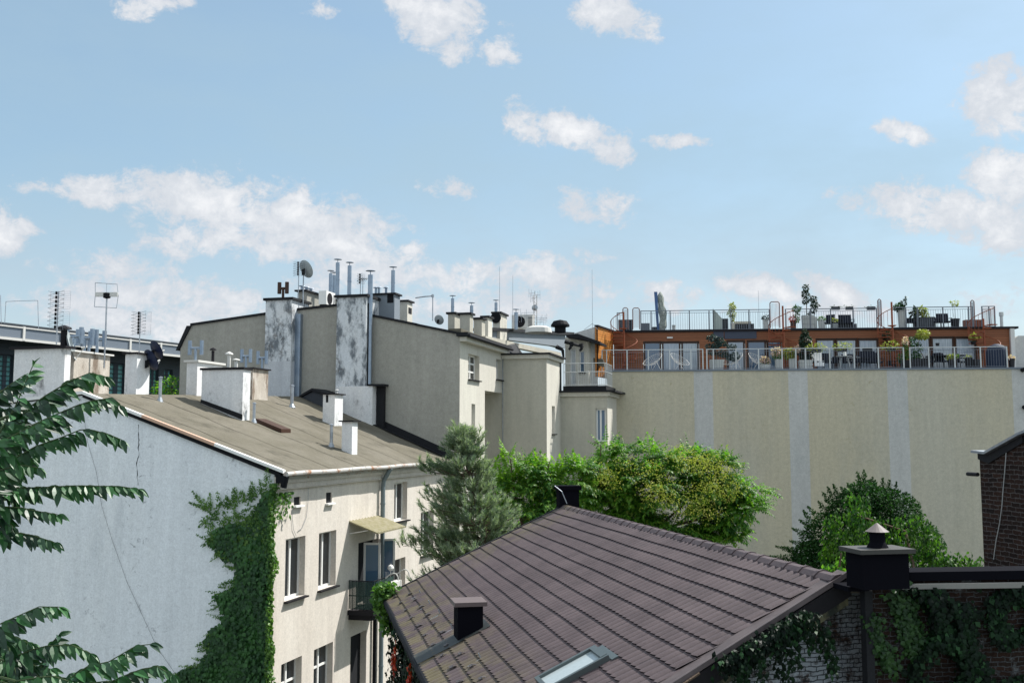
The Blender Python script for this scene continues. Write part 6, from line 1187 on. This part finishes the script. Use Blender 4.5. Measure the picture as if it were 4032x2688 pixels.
# ================================================================ trees and climbers
PXD = lambda x, y: (x*12/7, y*12/7)
def compound(k, root, d, L, pairs, ll, lw, droop=.35, upn=UZ, curl=.0):
    """compound leaf: paired leaflets along a drooping midrib"""
    d = d.normalized(); side = d.cross(UZ)
    if side.length < 1e-3: side = Vector((1, 0, 0))
    side.normalize(); p = root.copy(); dd = d.copy(); st = L/pairs
    for i in range(pairs):
        q = p+dd*st; dd = (dd-UZ*(droop/pairs)).normalized(); n = side.cross(dd)
        sc = (1-.45*abs(2*i/(pairs-1)-.85)) if pairs > 1 else 1
        for s in (-1, 1): leaf_quad(k, q, side*s*.9+dd*.45-UZ*.35+rv(.15), n+rv(.25), ll*sc, lw*sc, .2)
        p = q
    leaf_quad(k, p, dd, side.cross(dd), ll, lw, .2)
def tree(name, label, cat, base, trunk, limbs, crowns, mleaf, nleaf, size, seeds=(), leafname='crown', D=38, seedm='seed'):
    t = thing(name, label, cat, base); k = MB(); k.path(trunk, .22, 10, .09); k.build('trunk', M['bark'], t)
    for lb in limbs: k = MB(); k.path(lb, .06, 6, .018); k.build('branch', M['bark'], t)
    k = MB(); tot = sum(rx*ry for _, _, rx, ry, _, _ in crowns); f_ = D/FP*12/7
    for cx, cy, rx, ry, dd, dens in crowns:
        n = int(nleaf*rx*ry/tot*dens); C_ = at(PXD(cx, cy), D+dd); nc = max(3, int(rx*ry/260))
        cl = []
        for _ in range(nc):
            d = rv(1)
            while d.length > 1: d = rv(1)
            cl.append(C_+Vector((d.x*rx*f_*.85, d.y*min(rx, ry)*f_*.9, d.z*ry*f_*.85)))
        for i in range(n):
            c = rnd.choice(cl); o_ = rv(1).normalized(); o_.z = abs(o_.z)*.7+.05; r0 = rnd.uniform(.05, .32)*size
            compound(k, c+o_*r0, o_+(c-C_).normalized()*.5 if (c-C_).length > .01 else o_, size*rnd.uniform(.6, 1.1), 7, size*.30, size*.125, rnd.uniform(.5, 1.3))
    k.build(leafname, M[mleaf], t)
    if seeds:
        k = MB()
        for cx, cy, rx, ry, dd, n in seeds:
            for _ in range(n):
                c = at(PXD(cx+rnd.gauss(0, rx*.5), cy+rnd.gauss(0, ry*.5)), D+dd+rnd.uniform(-1, .3))
                for j in range(30): leaf_quad(k, c+rv(.30), rv(1)-UZ*.4, rv(1), .075, .035)
        k.build('seed_cluster', M[seedm], t)
    return t
DT = 38.0; gb = lambda x, D: Vector((*at(PXD(x, 1000), D).xy, 0))
b = gb(1480, DT+1); P_ = lambda x, y, D=DT: at(PXD(x, y), D)
tree('ailanthus_tree', 'broad green tree with orange seed clusters in front of the blank beige wall', 'tree', b, [b, b.lerp(P_(1485, 1240), .6)+Vector((.2, 0, 0)), P_(1485, 1240), P_(1500, 1130)],
 [[P_(1485, 1240), P_(1400, 1160), P_(1350, 1110)], [P_(1490, 1230), P_(1580, 1150), P_(1640, 1090)], [P_(1500, 1180), P_(1530, 1100), P_(1560, 1050)], [P_(1495, 1220), P_(1650, 1180), P_(1730, 1135)], [P_(1490, 1180), P_(1440, 1100), P_(1430, 1060)], [P_(1380, 1140), P_(1378, 1080), P_(1380, 1020)], [P_(1500, 1240), P_(1620, 1230), P_(1700, 1240)]],
 [(1470, 1130, 95, 70, 0, 1), (1400, 1130, 70, 60, .5, 1), (1560, 1060, 65, 28, 0, 1.1), (1500, 1060, 50, 25, .3, 1), (1600, 1130, 80, 60, 0, 1), (1650, 1090, 60, 35, 0, .9), (1690, 1120, 55, 14, -.4, .9), (1670, 1180, 55, 40, 0, .8), (1560, 1200, 90, 40, 0, 1), (1440, 1200, 80, 50, 0, 1), (1385, 1045, 18, 26, .4, 1.2), (1705, 1235, 34, 20, 0, .9), (1650, 1225, 50, 26, 0, 1), (1715, 1165, 40, 34, -.3, .9), (1735, 1130, 34, 12, -.5, .8), (1590, 1235, 60, 24, .4, 1), (1430, 1060, 45, 25, .3, 1)],
 'leafT', 3300, .72, [(1430, 1070, 40, 16, -.6, 7), (1500, 1080, 50, 14, -1, 7), (1570, 1040, 50, 12, -1, 7), (1610, 1065, 45, 14, -1.2, 24), (1520, 1130, 60, 24, -1.6, 24), (1640, 1120, 45, 20, -1, 22), (1690, 1125, 20, 14, -.5, 8), (1400, 1100, 40, 22, -1, 18), (1590, 1170, 50, 20, -1.4, 16), (1660, 1085, 30, 10, -.6, 10)], D=DT)
DL = 37.0; b = gb(1210, DL); P2_ = lambda x, y: at(PXD(x, y), DL)
tree('young_tree', 'lime green tree with upright feathery shoots between the pine and the seeded tree', 'tree', b, [b, P2_(1212, 1300), P2_(1205, 1180)],
 [[P2_(1210, 1250), P2_(1180, 1120), P2_(1172, 1050)], [P2_(1210, 1230), P2_(1250, 1130), P2_(1262, 1060)], [P2_(1205, 1220), P2_(1300, 1150), P2_(1340, 1090)], [P2_(1205, 1250), P2_(1150, 1160), P2_(1125, 1100)]],
 [(1200, 1100, 48, 40, 0, .8), (1250, 1120, 55, 45, .3, .8), (1310, 1090, 40, 38, 0, .8), (1220, 1180, 80, 60, 0, 1), (1290, 1170, 70, 50, .3, 1), (1150, 1150, 40, 45, .5, .8), (1340, 1130, 40, 40, .4, .9)],
 'leafT', 1300, .66, D=DL)
k = MB()   # upright lime fronds along the top
for x, y in ((1140, 1065), (1172, 1020), (1180, 1060), (1195, 1045), (1220, 1050), (1262, 1045), (1275, 1060), (1290, 1055), (1340, 1065), (1150, 1075), (1212, 1085), (1245, 1080), (1320, 1050), (1235, 1050), (1165, 1085), (1300, 1090), (1120, 1050), (1350, 1080)):
    for _ in range(5):
        r_ = P2_(x+rnd.uniform(-8, 8), y+45+rnd.uniform(-10, 14)); compound(k, r_, UZ+rv(.35), .8*rnd.uniform(.7, 1.1), 9, .26, .11, .9)
TL = bpy.data.objects['young_tree']; k.build('new_shoots', M['leafL'], TL)
# ---------------------------------------------------------------- pine
DP = 31.5; b = gb(1120, DP); P3 = lambda x, y, dd=0: at(PXD(x, y), DP+dd)
pt = thing('pine_tree', 'blue-green pine in front of the cream tenement wall', 'tree', b); k = MB(); tr = [b, P3(1135, 1400), P3(1110, 1220), P3(1090, 1130), P3(1065, 1040), P3(1048, 990)]
k.path(tr, .17, 9, .02); k.build('trunk', M['bark'], pt)
def tuft(k, c, d, L=.24, n=30):
    d = d.normalized(); a = d.orthogonal().normalized(); bb = d.cross(a)
    for i in range(n):
        t = rnd.random(); ph = rnd.uniform(0, 6.28); o_ = (a*math.cos(ph)+bb*math.sin(ph)); p = c+d*(t*L*1.2); q = p+(d*.8+o_*.65)*L*.6; s = d.cross(o_)*.011
        m_ = len(k.v); k.v += [p-s, p+s, q]; k.f.append((m_, m_+1, m_+2)); k.mi.append(0)
def trunkat(y):
    for p, q in zip(((1135, 1400), (1110, 1220), (1090, 1130), (1065, 1040), (1048, 990)), ((1110, 1220), (1090, 1130), (1065, 1040), (1048, 990))):
        if q[1] <= y <= p[1]: return lerp(p[0], q[0], (p[1]-y)/(p[1]-q[1]))
    return 1130
k = MB(); kb = MB(); nb = 0
LT = [(1000, 10, 30), (1020, 35, 40), (1045, 45, 45), (1070, 90, 50), (1095, 75, 45), (1120, 105, 52), (1150, 125, 60), (1180, 140, 90), (1205, 150, 100), (1230, 172, 90), (1255, 160, 80), (1280, 170, 70), (1310, 180, 60), (1350, 190, 60), (1390, 150, 60)]
for y, wl_, wr_ in LT:
    tx = trunkat(y)
    for j in range(16):
        ang = rnd.uniform(0, 2*math.pi); cx_, cy_ = math.cos(ang), math.sin(ang); w_ = (wl_ if cx_ < 0 else wr_)*rnd.uniform(.55, 1.0)
        r_ = w_*DP/FP*12/7; base = P3(tx, y+rnd.uniform(4, 22)); dr = Vector((cx_, cy_*.8, rnd.uniform(-.05, .28))); tip = base+dr*r_; mid = base.lerp(tip, .5)-UZ*.05*r_
        kb.path([base, mid, tip+UZ*.08*r_], .022, 4, .008); nb += 1
        m_ = max(4, int(r_*9))
        for i in range(m_):
            s = .25+.75*(i+.6)/m_; q = base.lerp(tip, s)+rv(.1)*r_*.6; sd = dr.cross(UZ).normalized()*rnd.choice((-1, 1))*rnd.uniform(.05, .34)*min(1, r_)
            q2 = q+sd+UZ*rnd.uniform(-.05, .12); tuft(k, q2, dr*.6+sd*1.2+UZ*rnd.uniform(.3, 1.0), .26, 34)
for x, y in ((1048, 988), (1040, 1005), (1060, 1000), (1098, 1000), (1102, 1012), (1030, 1020), (1075, 1010), (1085, 1025), (1095, 1030), (975, 1068), (985, 1075), (968, 1072), (925, 1245), (932, 1240), (985, 1130), (1052, 1010), (1044, 1015), (1066, 1018)):
    tuft(k, P3(x, y+8), UZ+rv(.35), .34, 46); q0 = P3(trunkat(max(y+20, 1000)), max(y+20, 1000)); q1 = P3(x, y+8); kb.path([q0, q0.lerp(q1, .5)-UZ*.03, q1], .018, 4, .007)
    for s_ in range(int((q1-q0).length*9)): qq = q0.lerp(q1, rnd.uniform(.3, 1)); tuft(k, qq+rv(.1), UZ*.7+(q1-q0).normalized()*.5+rv(.4), .25, 30)
kb.path([P3(1075, 1080), P3(1092, 1040), P3(1100, 1005)], .02, 5, .008); kb.build('branches', M['bark'], pt); k.build('needles', M['pine'], pt)
# ---------------------------------------------------------------- creeper mound at the right
M['creep'] = leaf_mat('creeper_leaf', (.008, .035, .010), (.03, .085, .02), rough=.7, trans=.25, clump=1.5, spec=.15); M['vinel'] = leaf_mat('vine_leaf', (.02, .075, .014), (.095, .20, .026), rough=.55, trans=.4, clump=1.6)
DM = 30.0; P4 = lambda x, y, dd=0: at(PXD(x, y), DM+dd); b = Vector((*P4(2010, 1300).xy, 0))
t = thing('creeper', 'dark spiky creeper mound rising above the far side of the brown roof', 'climbing plant', b); k = MB(); k.path([b, P4(2010, 1400), P4(2000, 1250)], .12, 8, .08); k.build('stem', M['bark'], t); k = MB(); f_ = DM/FP*12/7
for cx, cy, rx, ry, n in ((1990, 1190, 90, 70, 5200), (1950, 1240, 110, 70, 5200), (2030, 1180, 85, 60, 4200), (1890, 1280, 70, 40, 2600), (1985, 1140, 38, 38, 1300), (2090, 1240, 70, 50, 2400), (1960, 1330, 150, 60, 4000)): foliage(k, P4(cx, cy, 1.2), rx*f_, 1.0, ry*f_, n, .10)
def fshoot(k, p, q, w0, size, D):
    w0 *= 1.3; q = (q[0]+(q[0]-p[0])*.25, q[1]+(q[1]-p[1])*.25)
    p = at(PXD(*p), D); q = at(PXD(*q), D); L = (q-p).length; n = int(L/size*30); up = (q-p).normalized(); sdv = up.orthogonal()
    for i in range(n): s = rnd.random()**.85; wd = w0*(1-s)+.01; leaf_quad(k, p.lerp(q, s)+rv(wd), up*.6+rv(.7), rv(1), size*(1-.5*s), size*.5*(1-.5*s))
for p, q in (((1985,1140),(1972,1095)), ((1990,1130),(1985,1090)), ((1965,1150),(1950,1118)), ((1998,1140),(2003,1105)), ((2030,1150),(2028,1108)), ((2040,1150),(2042,1112)), ((2055,1160),(2058,1118)), ((2075,1170),(2080,1138)), ((2090,1190),(2095,1150)), ((2015,1150),(2010,1112)), ((1925,1170),(1905,1128)), ((1935,1160),(1918,1122)), ((1905,1190),(1885,1158)), ((1890,1200),(1862,1170)), ((1880,1225),(1845,1200)), ((1870,1240),(1830,1218)), ((1868,1260),(1825,1245)), ((1870,1275),(1800,1258)), ((1880,1285),(1790,1278)), ((1850,1290),(1812,1262)), ((1920,1180),(1895,1140)), ((2105,1205),(2110,1165)), ((1870,1215),(1850,1180)), ((1950,1150),(1935,1125)), ((1850,1300),(1800,1285))): fshoot(k, p, q, .14, .10, DM+1.2)
k.build('foliage', M['creep'], t)
b = Vector((*P4(2120, 1330, -2).xy, 0)); t = thing('vine', 'bright drooping vine hanging over the front of the dark creeper mound', 'climbing plant', b); k = MB(); k.path([b, P4(2110, 1350, -2), P4(2080, 1220, -1), P4(1960, 1180, -1)], .05, 6, .03); k.build('stem', M['bark'], t); k = MB()
def drape(k, p, n, L, D, size):
    p = at(PXD(*p), D)
    for i in range(n): s = rnd.random(); leaf_quad(k, p-UZ*(L*s)+rv(.16), -UZ*.9+rv(.55), Vector((.4, -.6, .4))+rv(.6), size*rnd.uniform(.6, 1.2), size*.55)
for x, y, L in ((1950,1130,1.2),(1965,1135,1),(1985,1140,.7),(1975,1160,.9),(1940,1175,1),(1920,1180,.9),(1905,1188,.8),(1960,1185,1.1),(1990,1180,1),(2010,1190,.9),(2030,1200,.8),(2060,1190,.8),(2080,1185,.8),(2100,1182,.9),(2115,1185,.9),(2130,1200,.9),(2140,1215,.8),(2150,1230,.7),(2160,1240,.6),(2120,1230,1),(2090,1220,1),(2050,1230,1),(1925,1220,1.1),(1900,1230,1),(1895,1260,.6),(2000,1230,1),(1970,1250,1),(2140,1260,.6),(2170,1270,.5),(2195,1275,.5),(2220,1278,.5),(2245,1285,.4),(2150,1290,.5),(2180,1295,.5),(2210,1300,.4),(2235,1300,.4),(1940,1270,.8),(2110,1270,.8)): drape(k, (x, y), 120, L*1.2, DM-1.2+rnd.uniform(-.5, .5), .15)
k.build('foliage', M['vinel'], t)
b = Vector((*P4(1925, 1300, -8).xy, 0)); t = thing('vine_sprig', 'single leafy vine sprig standing just left of the big dark chimney', 'plant', b); k = MB(); k.path([b, at(PXD(1925, 1330), 13), at(PXD(1932, 1270), 13)], .012, 4); k.build('stem', M['bark'], t); k = MB()
for x, y, n in ((1932, 1280, 7), (1935, 1300, 7), (1925, 1310, 22), (1915, 1318, 20), (1922, 1330, 20), (1905, 1305, 14), (1900, 1315, 14)): 
    for _ in range(n): leaf_quad(k, at(PXD(x, y), 13)+rv(.07), rv(.6)-UZ*.7, rv(1), .085, .05)
k.build('foliage', M['leafT'], t)
# ---------------------------------------------------------------- climbers round the brown house and walls
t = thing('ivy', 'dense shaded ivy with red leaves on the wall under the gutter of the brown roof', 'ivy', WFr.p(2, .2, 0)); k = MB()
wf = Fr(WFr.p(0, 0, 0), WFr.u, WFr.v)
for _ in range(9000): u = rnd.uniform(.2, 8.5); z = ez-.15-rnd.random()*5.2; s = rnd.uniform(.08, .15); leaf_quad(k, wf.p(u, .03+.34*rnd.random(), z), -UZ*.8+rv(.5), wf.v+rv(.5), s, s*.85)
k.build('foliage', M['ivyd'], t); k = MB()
for cx, cy, n in ((1590, 1335, 60), (1740, 1530, 50)):
    u, z = wf.hit(N('s1', cx, cy), .3)
    for _ in range(n): s = .12; leaf_quad(k, wf.p(u+rnd.gauss(0, .08), .40+rnd.random()*.06, z+rnd.gauss(0, .12)), -UZ*.8+rv(.4), wf.v+rv(.5), s, s*.7)
k.build('red_foliage', M['red'], t)
def clump(label, pts, D, m, name='vine', cat='climbing plant', size=.12, n=200, sp=.2):
    b_ = at(N(*pts[0]), D); t = thing(name, label, cat, Vector((b_.x, b_.y, b_.z-.4))); k = MB(); 
    for p in pts:
        c = at(N(*p), D)
        for _ in range(n): s = size*rnd.uniform(.6, 1.25); leaf_quad(k, c+rv(sp), -UZ*.5+rv(.7), UZ*.5+rv(.8), s, s*.75)
    k.build('foliage', M[m], t); k = MB(); k.path([at(N(*p), D+.1) for p in pts], .012, 4); k.build('stem', M['bark'], t)
    return t
clump('yellow-green vine spilling over the corner of the brown roof beside the balcony', [('s1', x, y) for x, y in ((1480, 700), (1430, 740), (1400, 800), (1450, 820), (1470, 870), (1420, 880), (1510, 690), (1400, 720), (1490, 960), (1500, 1000), (1480, 1040))], 23.2, 'ivyl', n=70, sp=.16, size=.13)
clump('yellow-green vine sprig at the lower end of the gutter', [('s1', x, y) for x, y in ((1865, 1440), (1880, 1480), (1920, 1520), (1950, 1550), (1900, 1540), (1960, 1590))], 17.0, 'ivyl', n=60, sp=.10, size=.11)
# creeper hanging over the near verge
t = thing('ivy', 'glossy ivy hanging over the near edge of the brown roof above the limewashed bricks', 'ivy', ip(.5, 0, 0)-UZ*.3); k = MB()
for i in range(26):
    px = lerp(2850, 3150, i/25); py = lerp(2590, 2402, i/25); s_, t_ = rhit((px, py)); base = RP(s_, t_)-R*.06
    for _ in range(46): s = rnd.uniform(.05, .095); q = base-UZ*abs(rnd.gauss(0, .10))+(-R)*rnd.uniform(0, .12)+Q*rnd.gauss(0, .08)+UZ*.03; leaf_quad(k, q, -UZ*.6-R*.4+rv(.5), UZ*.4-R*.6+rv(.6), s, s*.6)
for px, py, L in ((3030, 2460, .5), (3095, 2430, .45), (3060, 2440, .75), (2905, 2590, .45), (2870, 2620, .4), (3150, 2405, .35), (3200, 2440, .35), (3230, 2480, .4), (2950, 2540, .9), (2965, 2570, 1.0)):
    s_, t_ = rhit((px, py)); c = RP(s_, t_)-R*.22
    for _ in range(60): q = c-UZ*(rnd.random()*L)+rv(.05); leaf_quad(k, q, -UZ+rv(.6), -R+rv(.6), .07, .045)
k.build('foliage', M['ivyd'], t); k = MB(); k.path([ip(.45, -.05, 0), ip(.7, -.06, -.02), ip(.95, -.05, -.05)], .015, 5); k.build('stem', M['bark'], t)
S6 = lambda x, y: N('s6', x, y)
t = thing('ivy', 'narrow green ivy strand climbing the bricks beside the dark corner post', 'ivy', WF.p(-.2, .1, 0)); k = MB(); k2 = MB()
def strand(k, pts, w_, n, m_size, fr=WF):
    for (p, q) in zip(pts, pts[1:]):
        a = fr.hit(S6(*p)); b_ = fr.hit(S6(*q))
        for _ in range(n): s = rnd.random(); z = rnd.uniform(.6, 1.2)*m_size; leaf_quad(k, fr.p(lerp(a[0], b_[0], s)+rnd.gauss(0, w_), .02+rnd.random()*.09, lerp(a[1], b_[1], s)+rnd.gauss(0, w_)), -UZ+rv(.6), fr.v+rv(.4), z, z*.9)
strand(k, [(380, 740), (430, 860), (470, 960), (510, 1060), (560, 1160), (600, 1250), (640, 1400)], .045, 70, .065); k.build('foliage', M['ivyl2'] if 'ivyl2' in M else leaf_mat('mid_ivy_leaf', (.008, .035, .008), (.03, .085, .018), rough=.5, trans=.25), t)
t = thing('ivy', 'broad ivy strand in the middle of the dark brick wall', 'ivy', WF.p(.2, .1, 0)); k = MB(); strand(k, [(740, 440), (780, 560), (830, 700), (880, 840), (930, 960), (980, 1050), (960, 1200)], .085, 130, .065); k.build('foliage', bpy.data.materials['mid_ivy_leaf'], t)
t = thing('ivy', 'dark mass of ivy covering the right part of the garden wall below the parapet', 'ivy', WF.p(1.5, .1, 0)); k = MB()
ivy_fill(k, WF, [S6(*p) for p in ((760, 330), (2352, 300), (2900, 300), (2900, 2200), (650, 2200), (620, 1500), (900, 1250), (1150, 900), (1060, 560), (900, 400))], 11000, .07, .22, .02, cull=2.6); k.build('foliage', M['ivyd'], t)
# ---------------------------------------------------------------- small tree far behind on the left
c = at(N('r1', 1590, 1230), 52); b = Vector((c.x, c.y, 0)); t = thing('bush', 'small sunlit yellow-green tree between the hall and the grey gable', 'tree', b); k = MB(); k.tube(b, c, .1, 8, .05); k.build('trunk', M['bark'], t); k = MB(); foliage(k, c-UZ*.3, .95, .9, .8, 900, .17); foliage(k, c-UZ*2, 1.2, 1, 1.4, 900, .17); k.build('crown', M['leafT'], t)
# ---------------------------------------------------------------- foreground tree of heaven on the left
base = Vector((-5.6, 7.2, 0)); FT = thing('foreground_tree', 'large-leaved tree close to the viewer at the left edge with long drooping compound leaves', 'tree', base); k = MB()
trk = [base, base+Vector((.1, .1, 6)), base+Vector((.5, 0, 10)), base+Vector((1.0, -.1, 12.4)), base+Vector((1.1, -.1, 14.2))]; k.path(trk, .16, 10, .03); k.build('trunk', M['bark'], FT)
def frond(pts, D, ll=.135, skip=0, m='leafA', side_both=True, tilt=0.0, npx=26, D2=None):
    D2 = D if D2 is None else D2; P = [at(p, lerp(D, D2, i/(len(pts)-1))) for i, p in enumerate(pts)]; kb = MB(); kb.path([trk[3]+Vector((0, 0, (P[0].z-trk[3].z)*.6)), P[0]] if skip == 0 else [P[0], P[0]+(P[1]-P[0])*.01], .010, 5); kb.path(P, .0055, 5, .003); o = kb.build('leaf_stalk', M['stalk'], FT)
    seg = [(P[i+1]-P[i]).length for i in range(len(P)-1)]; L = sum(seg); n = max(4, int(L/(.052))); k = MB()
    for i in range(n+1):
        s = L*(i+.3)/(n+.3); j = 0
        while j < len(seg)-1 and s > seg[j]: s -= seg[j]; j += 1
        q = P[j].lerp(P[j+1], min(1, s/seg[j])); d = (P[j+1]-P[j]).normalized(); t_ = i/n; sc = ll*(1.0-.42*t_)*rnd.uniform(.88, 1.1)
        for sgn in (1, -1):
            if t_ < .02 and sgn == -1: continue
            tw = Vector((0, sgn*.42, 0)); dirv = d*rnd.uniform(.5, 1.0)-UZ*rnd.uniform(.45, .9)+tw+rv(.22)
            nrm = Vector((.45, -.9, .45))+Vector((0, sgn*-.2, 0))+rv(.35); big_leaf(k, q, dirv, nrm, sc*1.34, sc*.55)
    big_leaf(k, P[-1], (P[-1]-P[-2]).normalized()-UZ*.3, UZ, ll*.62, ll*.22); k.build('compound_leaf', M[m], FT)
def big_leaf(k, c, d, up, L, W_):
    d = d.normalized(); s = d.cross(up); s = (s if s.length > 1e-3 else d.orthogonal()).normalized(); n = s.cross(d)
    if n.dot(up) < 0: n = -n
    prof = ((0, .04), (.12, .62), (.3, 1.0), (.5, .92), (.7, .66), (.87, .34), (1.0, .02)); cv = rnd.uniform(.10, .30); tw = rnd.uniform(-.12, .12); rows = []
    for t_, w_ in prof:
        c_ = c+d*(L*t_)-n*(cv*L*t_*t_)+s*(tw*L*t_*t_*.6); h = W_*.5*w_; rows.append([c_-s*h+n*(h*.35), c_, c_+s*h+n*(h*.35)])
    k.grid(rows)
M['stalk'] = mat('green_stalk', (.06, .09, .035), .6, .2, 8)
fr_ = [([(0, 1700), (60, 1600), (128, 1442)], 6.6), ([(120, 1600), (180, 1557), (272, 1502), (353, 1468), (415, 1482)], 6.7), ([(90, 1690), (200, 1640), (306, 1595), (361, 1578), (425, 1568), (470, 1596)], 6.9),
 ([(-60, 1860), (42, 1813), (140, 1757), (238, 1723), (315, 1692), (353, 1690), (425, 1708), (478, 1730)], 6.8), ([(0, 1928), (68, 1921), (183, 1917), (298, 1911), (396, 1913), (468, 1913), (545, 1925)], 7.1), ([(-60, 1990), (85, 1998), (140, 2010), (228, 2025)], 7.0), ([(-60, 2070), (64, 2096), (128, 2106), (215, 2134)], 7.0),
 ([(-80, 1780), (20, 1730), (100, 1690), (200, 1640)], 6.5), ([(-60, 1720), (40, 1660), (120, 1610), (190, 1590)], 6.7), ([(-90, 1880), (0, 1850), (80, 1830), (150, 1840)], 6.6), ([(-100, 1640), (-20, 1560), (60, 1500), (90, 1480)], 6.9), ([(-100, 1560), (-30, 1540), (30, 1535), (90, 1500)], 7.0), ([(-80, 1960), (0, 1900), (60, 1870)], 6.8), ([(-90, 1790), (-20, 1760), (40, 1790), (70, 1830)], 6.5),
 ([(-60, 2500), (0, 2455), (86, 2417), (154, 2387), (235, 2388)], 6.6), ([(20, 2600), (69, 2579), (130, 2555), (185, 2541), (281, 2537), (355, 2570)], 6.7), ([(150, 2690), (165, 2610), (190, 2545), (230, 2500)], 6.9), ([(200, 2740), (260, 2680), (343, 2623), (429, 2603), (535, 2541), (590, 2535)], 6.6), ([(400, 2700), (473, 2665), (560, 2632), (620, 2622), (676, 2655)], 6.8),
 ([(-40, 2480), (35, 2550), (60, 2640), (75, 2720)], 6.6), ([(60, 2680), (150, 2665), (210, 2660), (270, 2680)], 6.5), ([(-60, 2640), (0, 2600), (70, 2590), (140, 2620)], 6.7), ([(230, 2740), (330, 2690), (420, 2680), (500, 2720)], 6.6), ([(-80, 2700), (0, 2680), (80, 2700)], 6.5), ([(-100, 2560), (-30, 2510), (50, 2500), (110, 2530)], 6.9), ([(100, 2760), (200, 2720), (300, 2740)], 6.6)]
for x0, y0, x1, y1 in ((-60,1640,110,1600),(-40,1720,150,1700),(-60,1800,120,1790),(-60,1900,80,1900),(-80,1850,60,1960),(-60,2560,130,2520),(-40,2640,200,2620),(60,2700,300,2660),(-60,2600,60,2680),(180,2720,420,2700),(-80,1580,60,1640),(-80,2000,50,2060),(-60,1660,60,1700),(-60,1760,90,1740),(-60,1830,70,1850),(-60,1950,60,1930),(-80,1700,30,1760),(-60,2660,110,2640),(-80,2570,40,2600),(300,2720,520,2690),(0,2700,160,2700)):
    fr_.append(([(x0, y0+30), (lerp(x0, x1, .35), lerp(y0, y1, .35)-5), (lerp(x0, x1, .7), lerp(y0, y1, .7)-8), (x1, y1+12)], rnd.uniform(6.9, 7.4)))
for pts, D in fr_: frond(pts, D, .135 if len(pts) > 4 else .125)
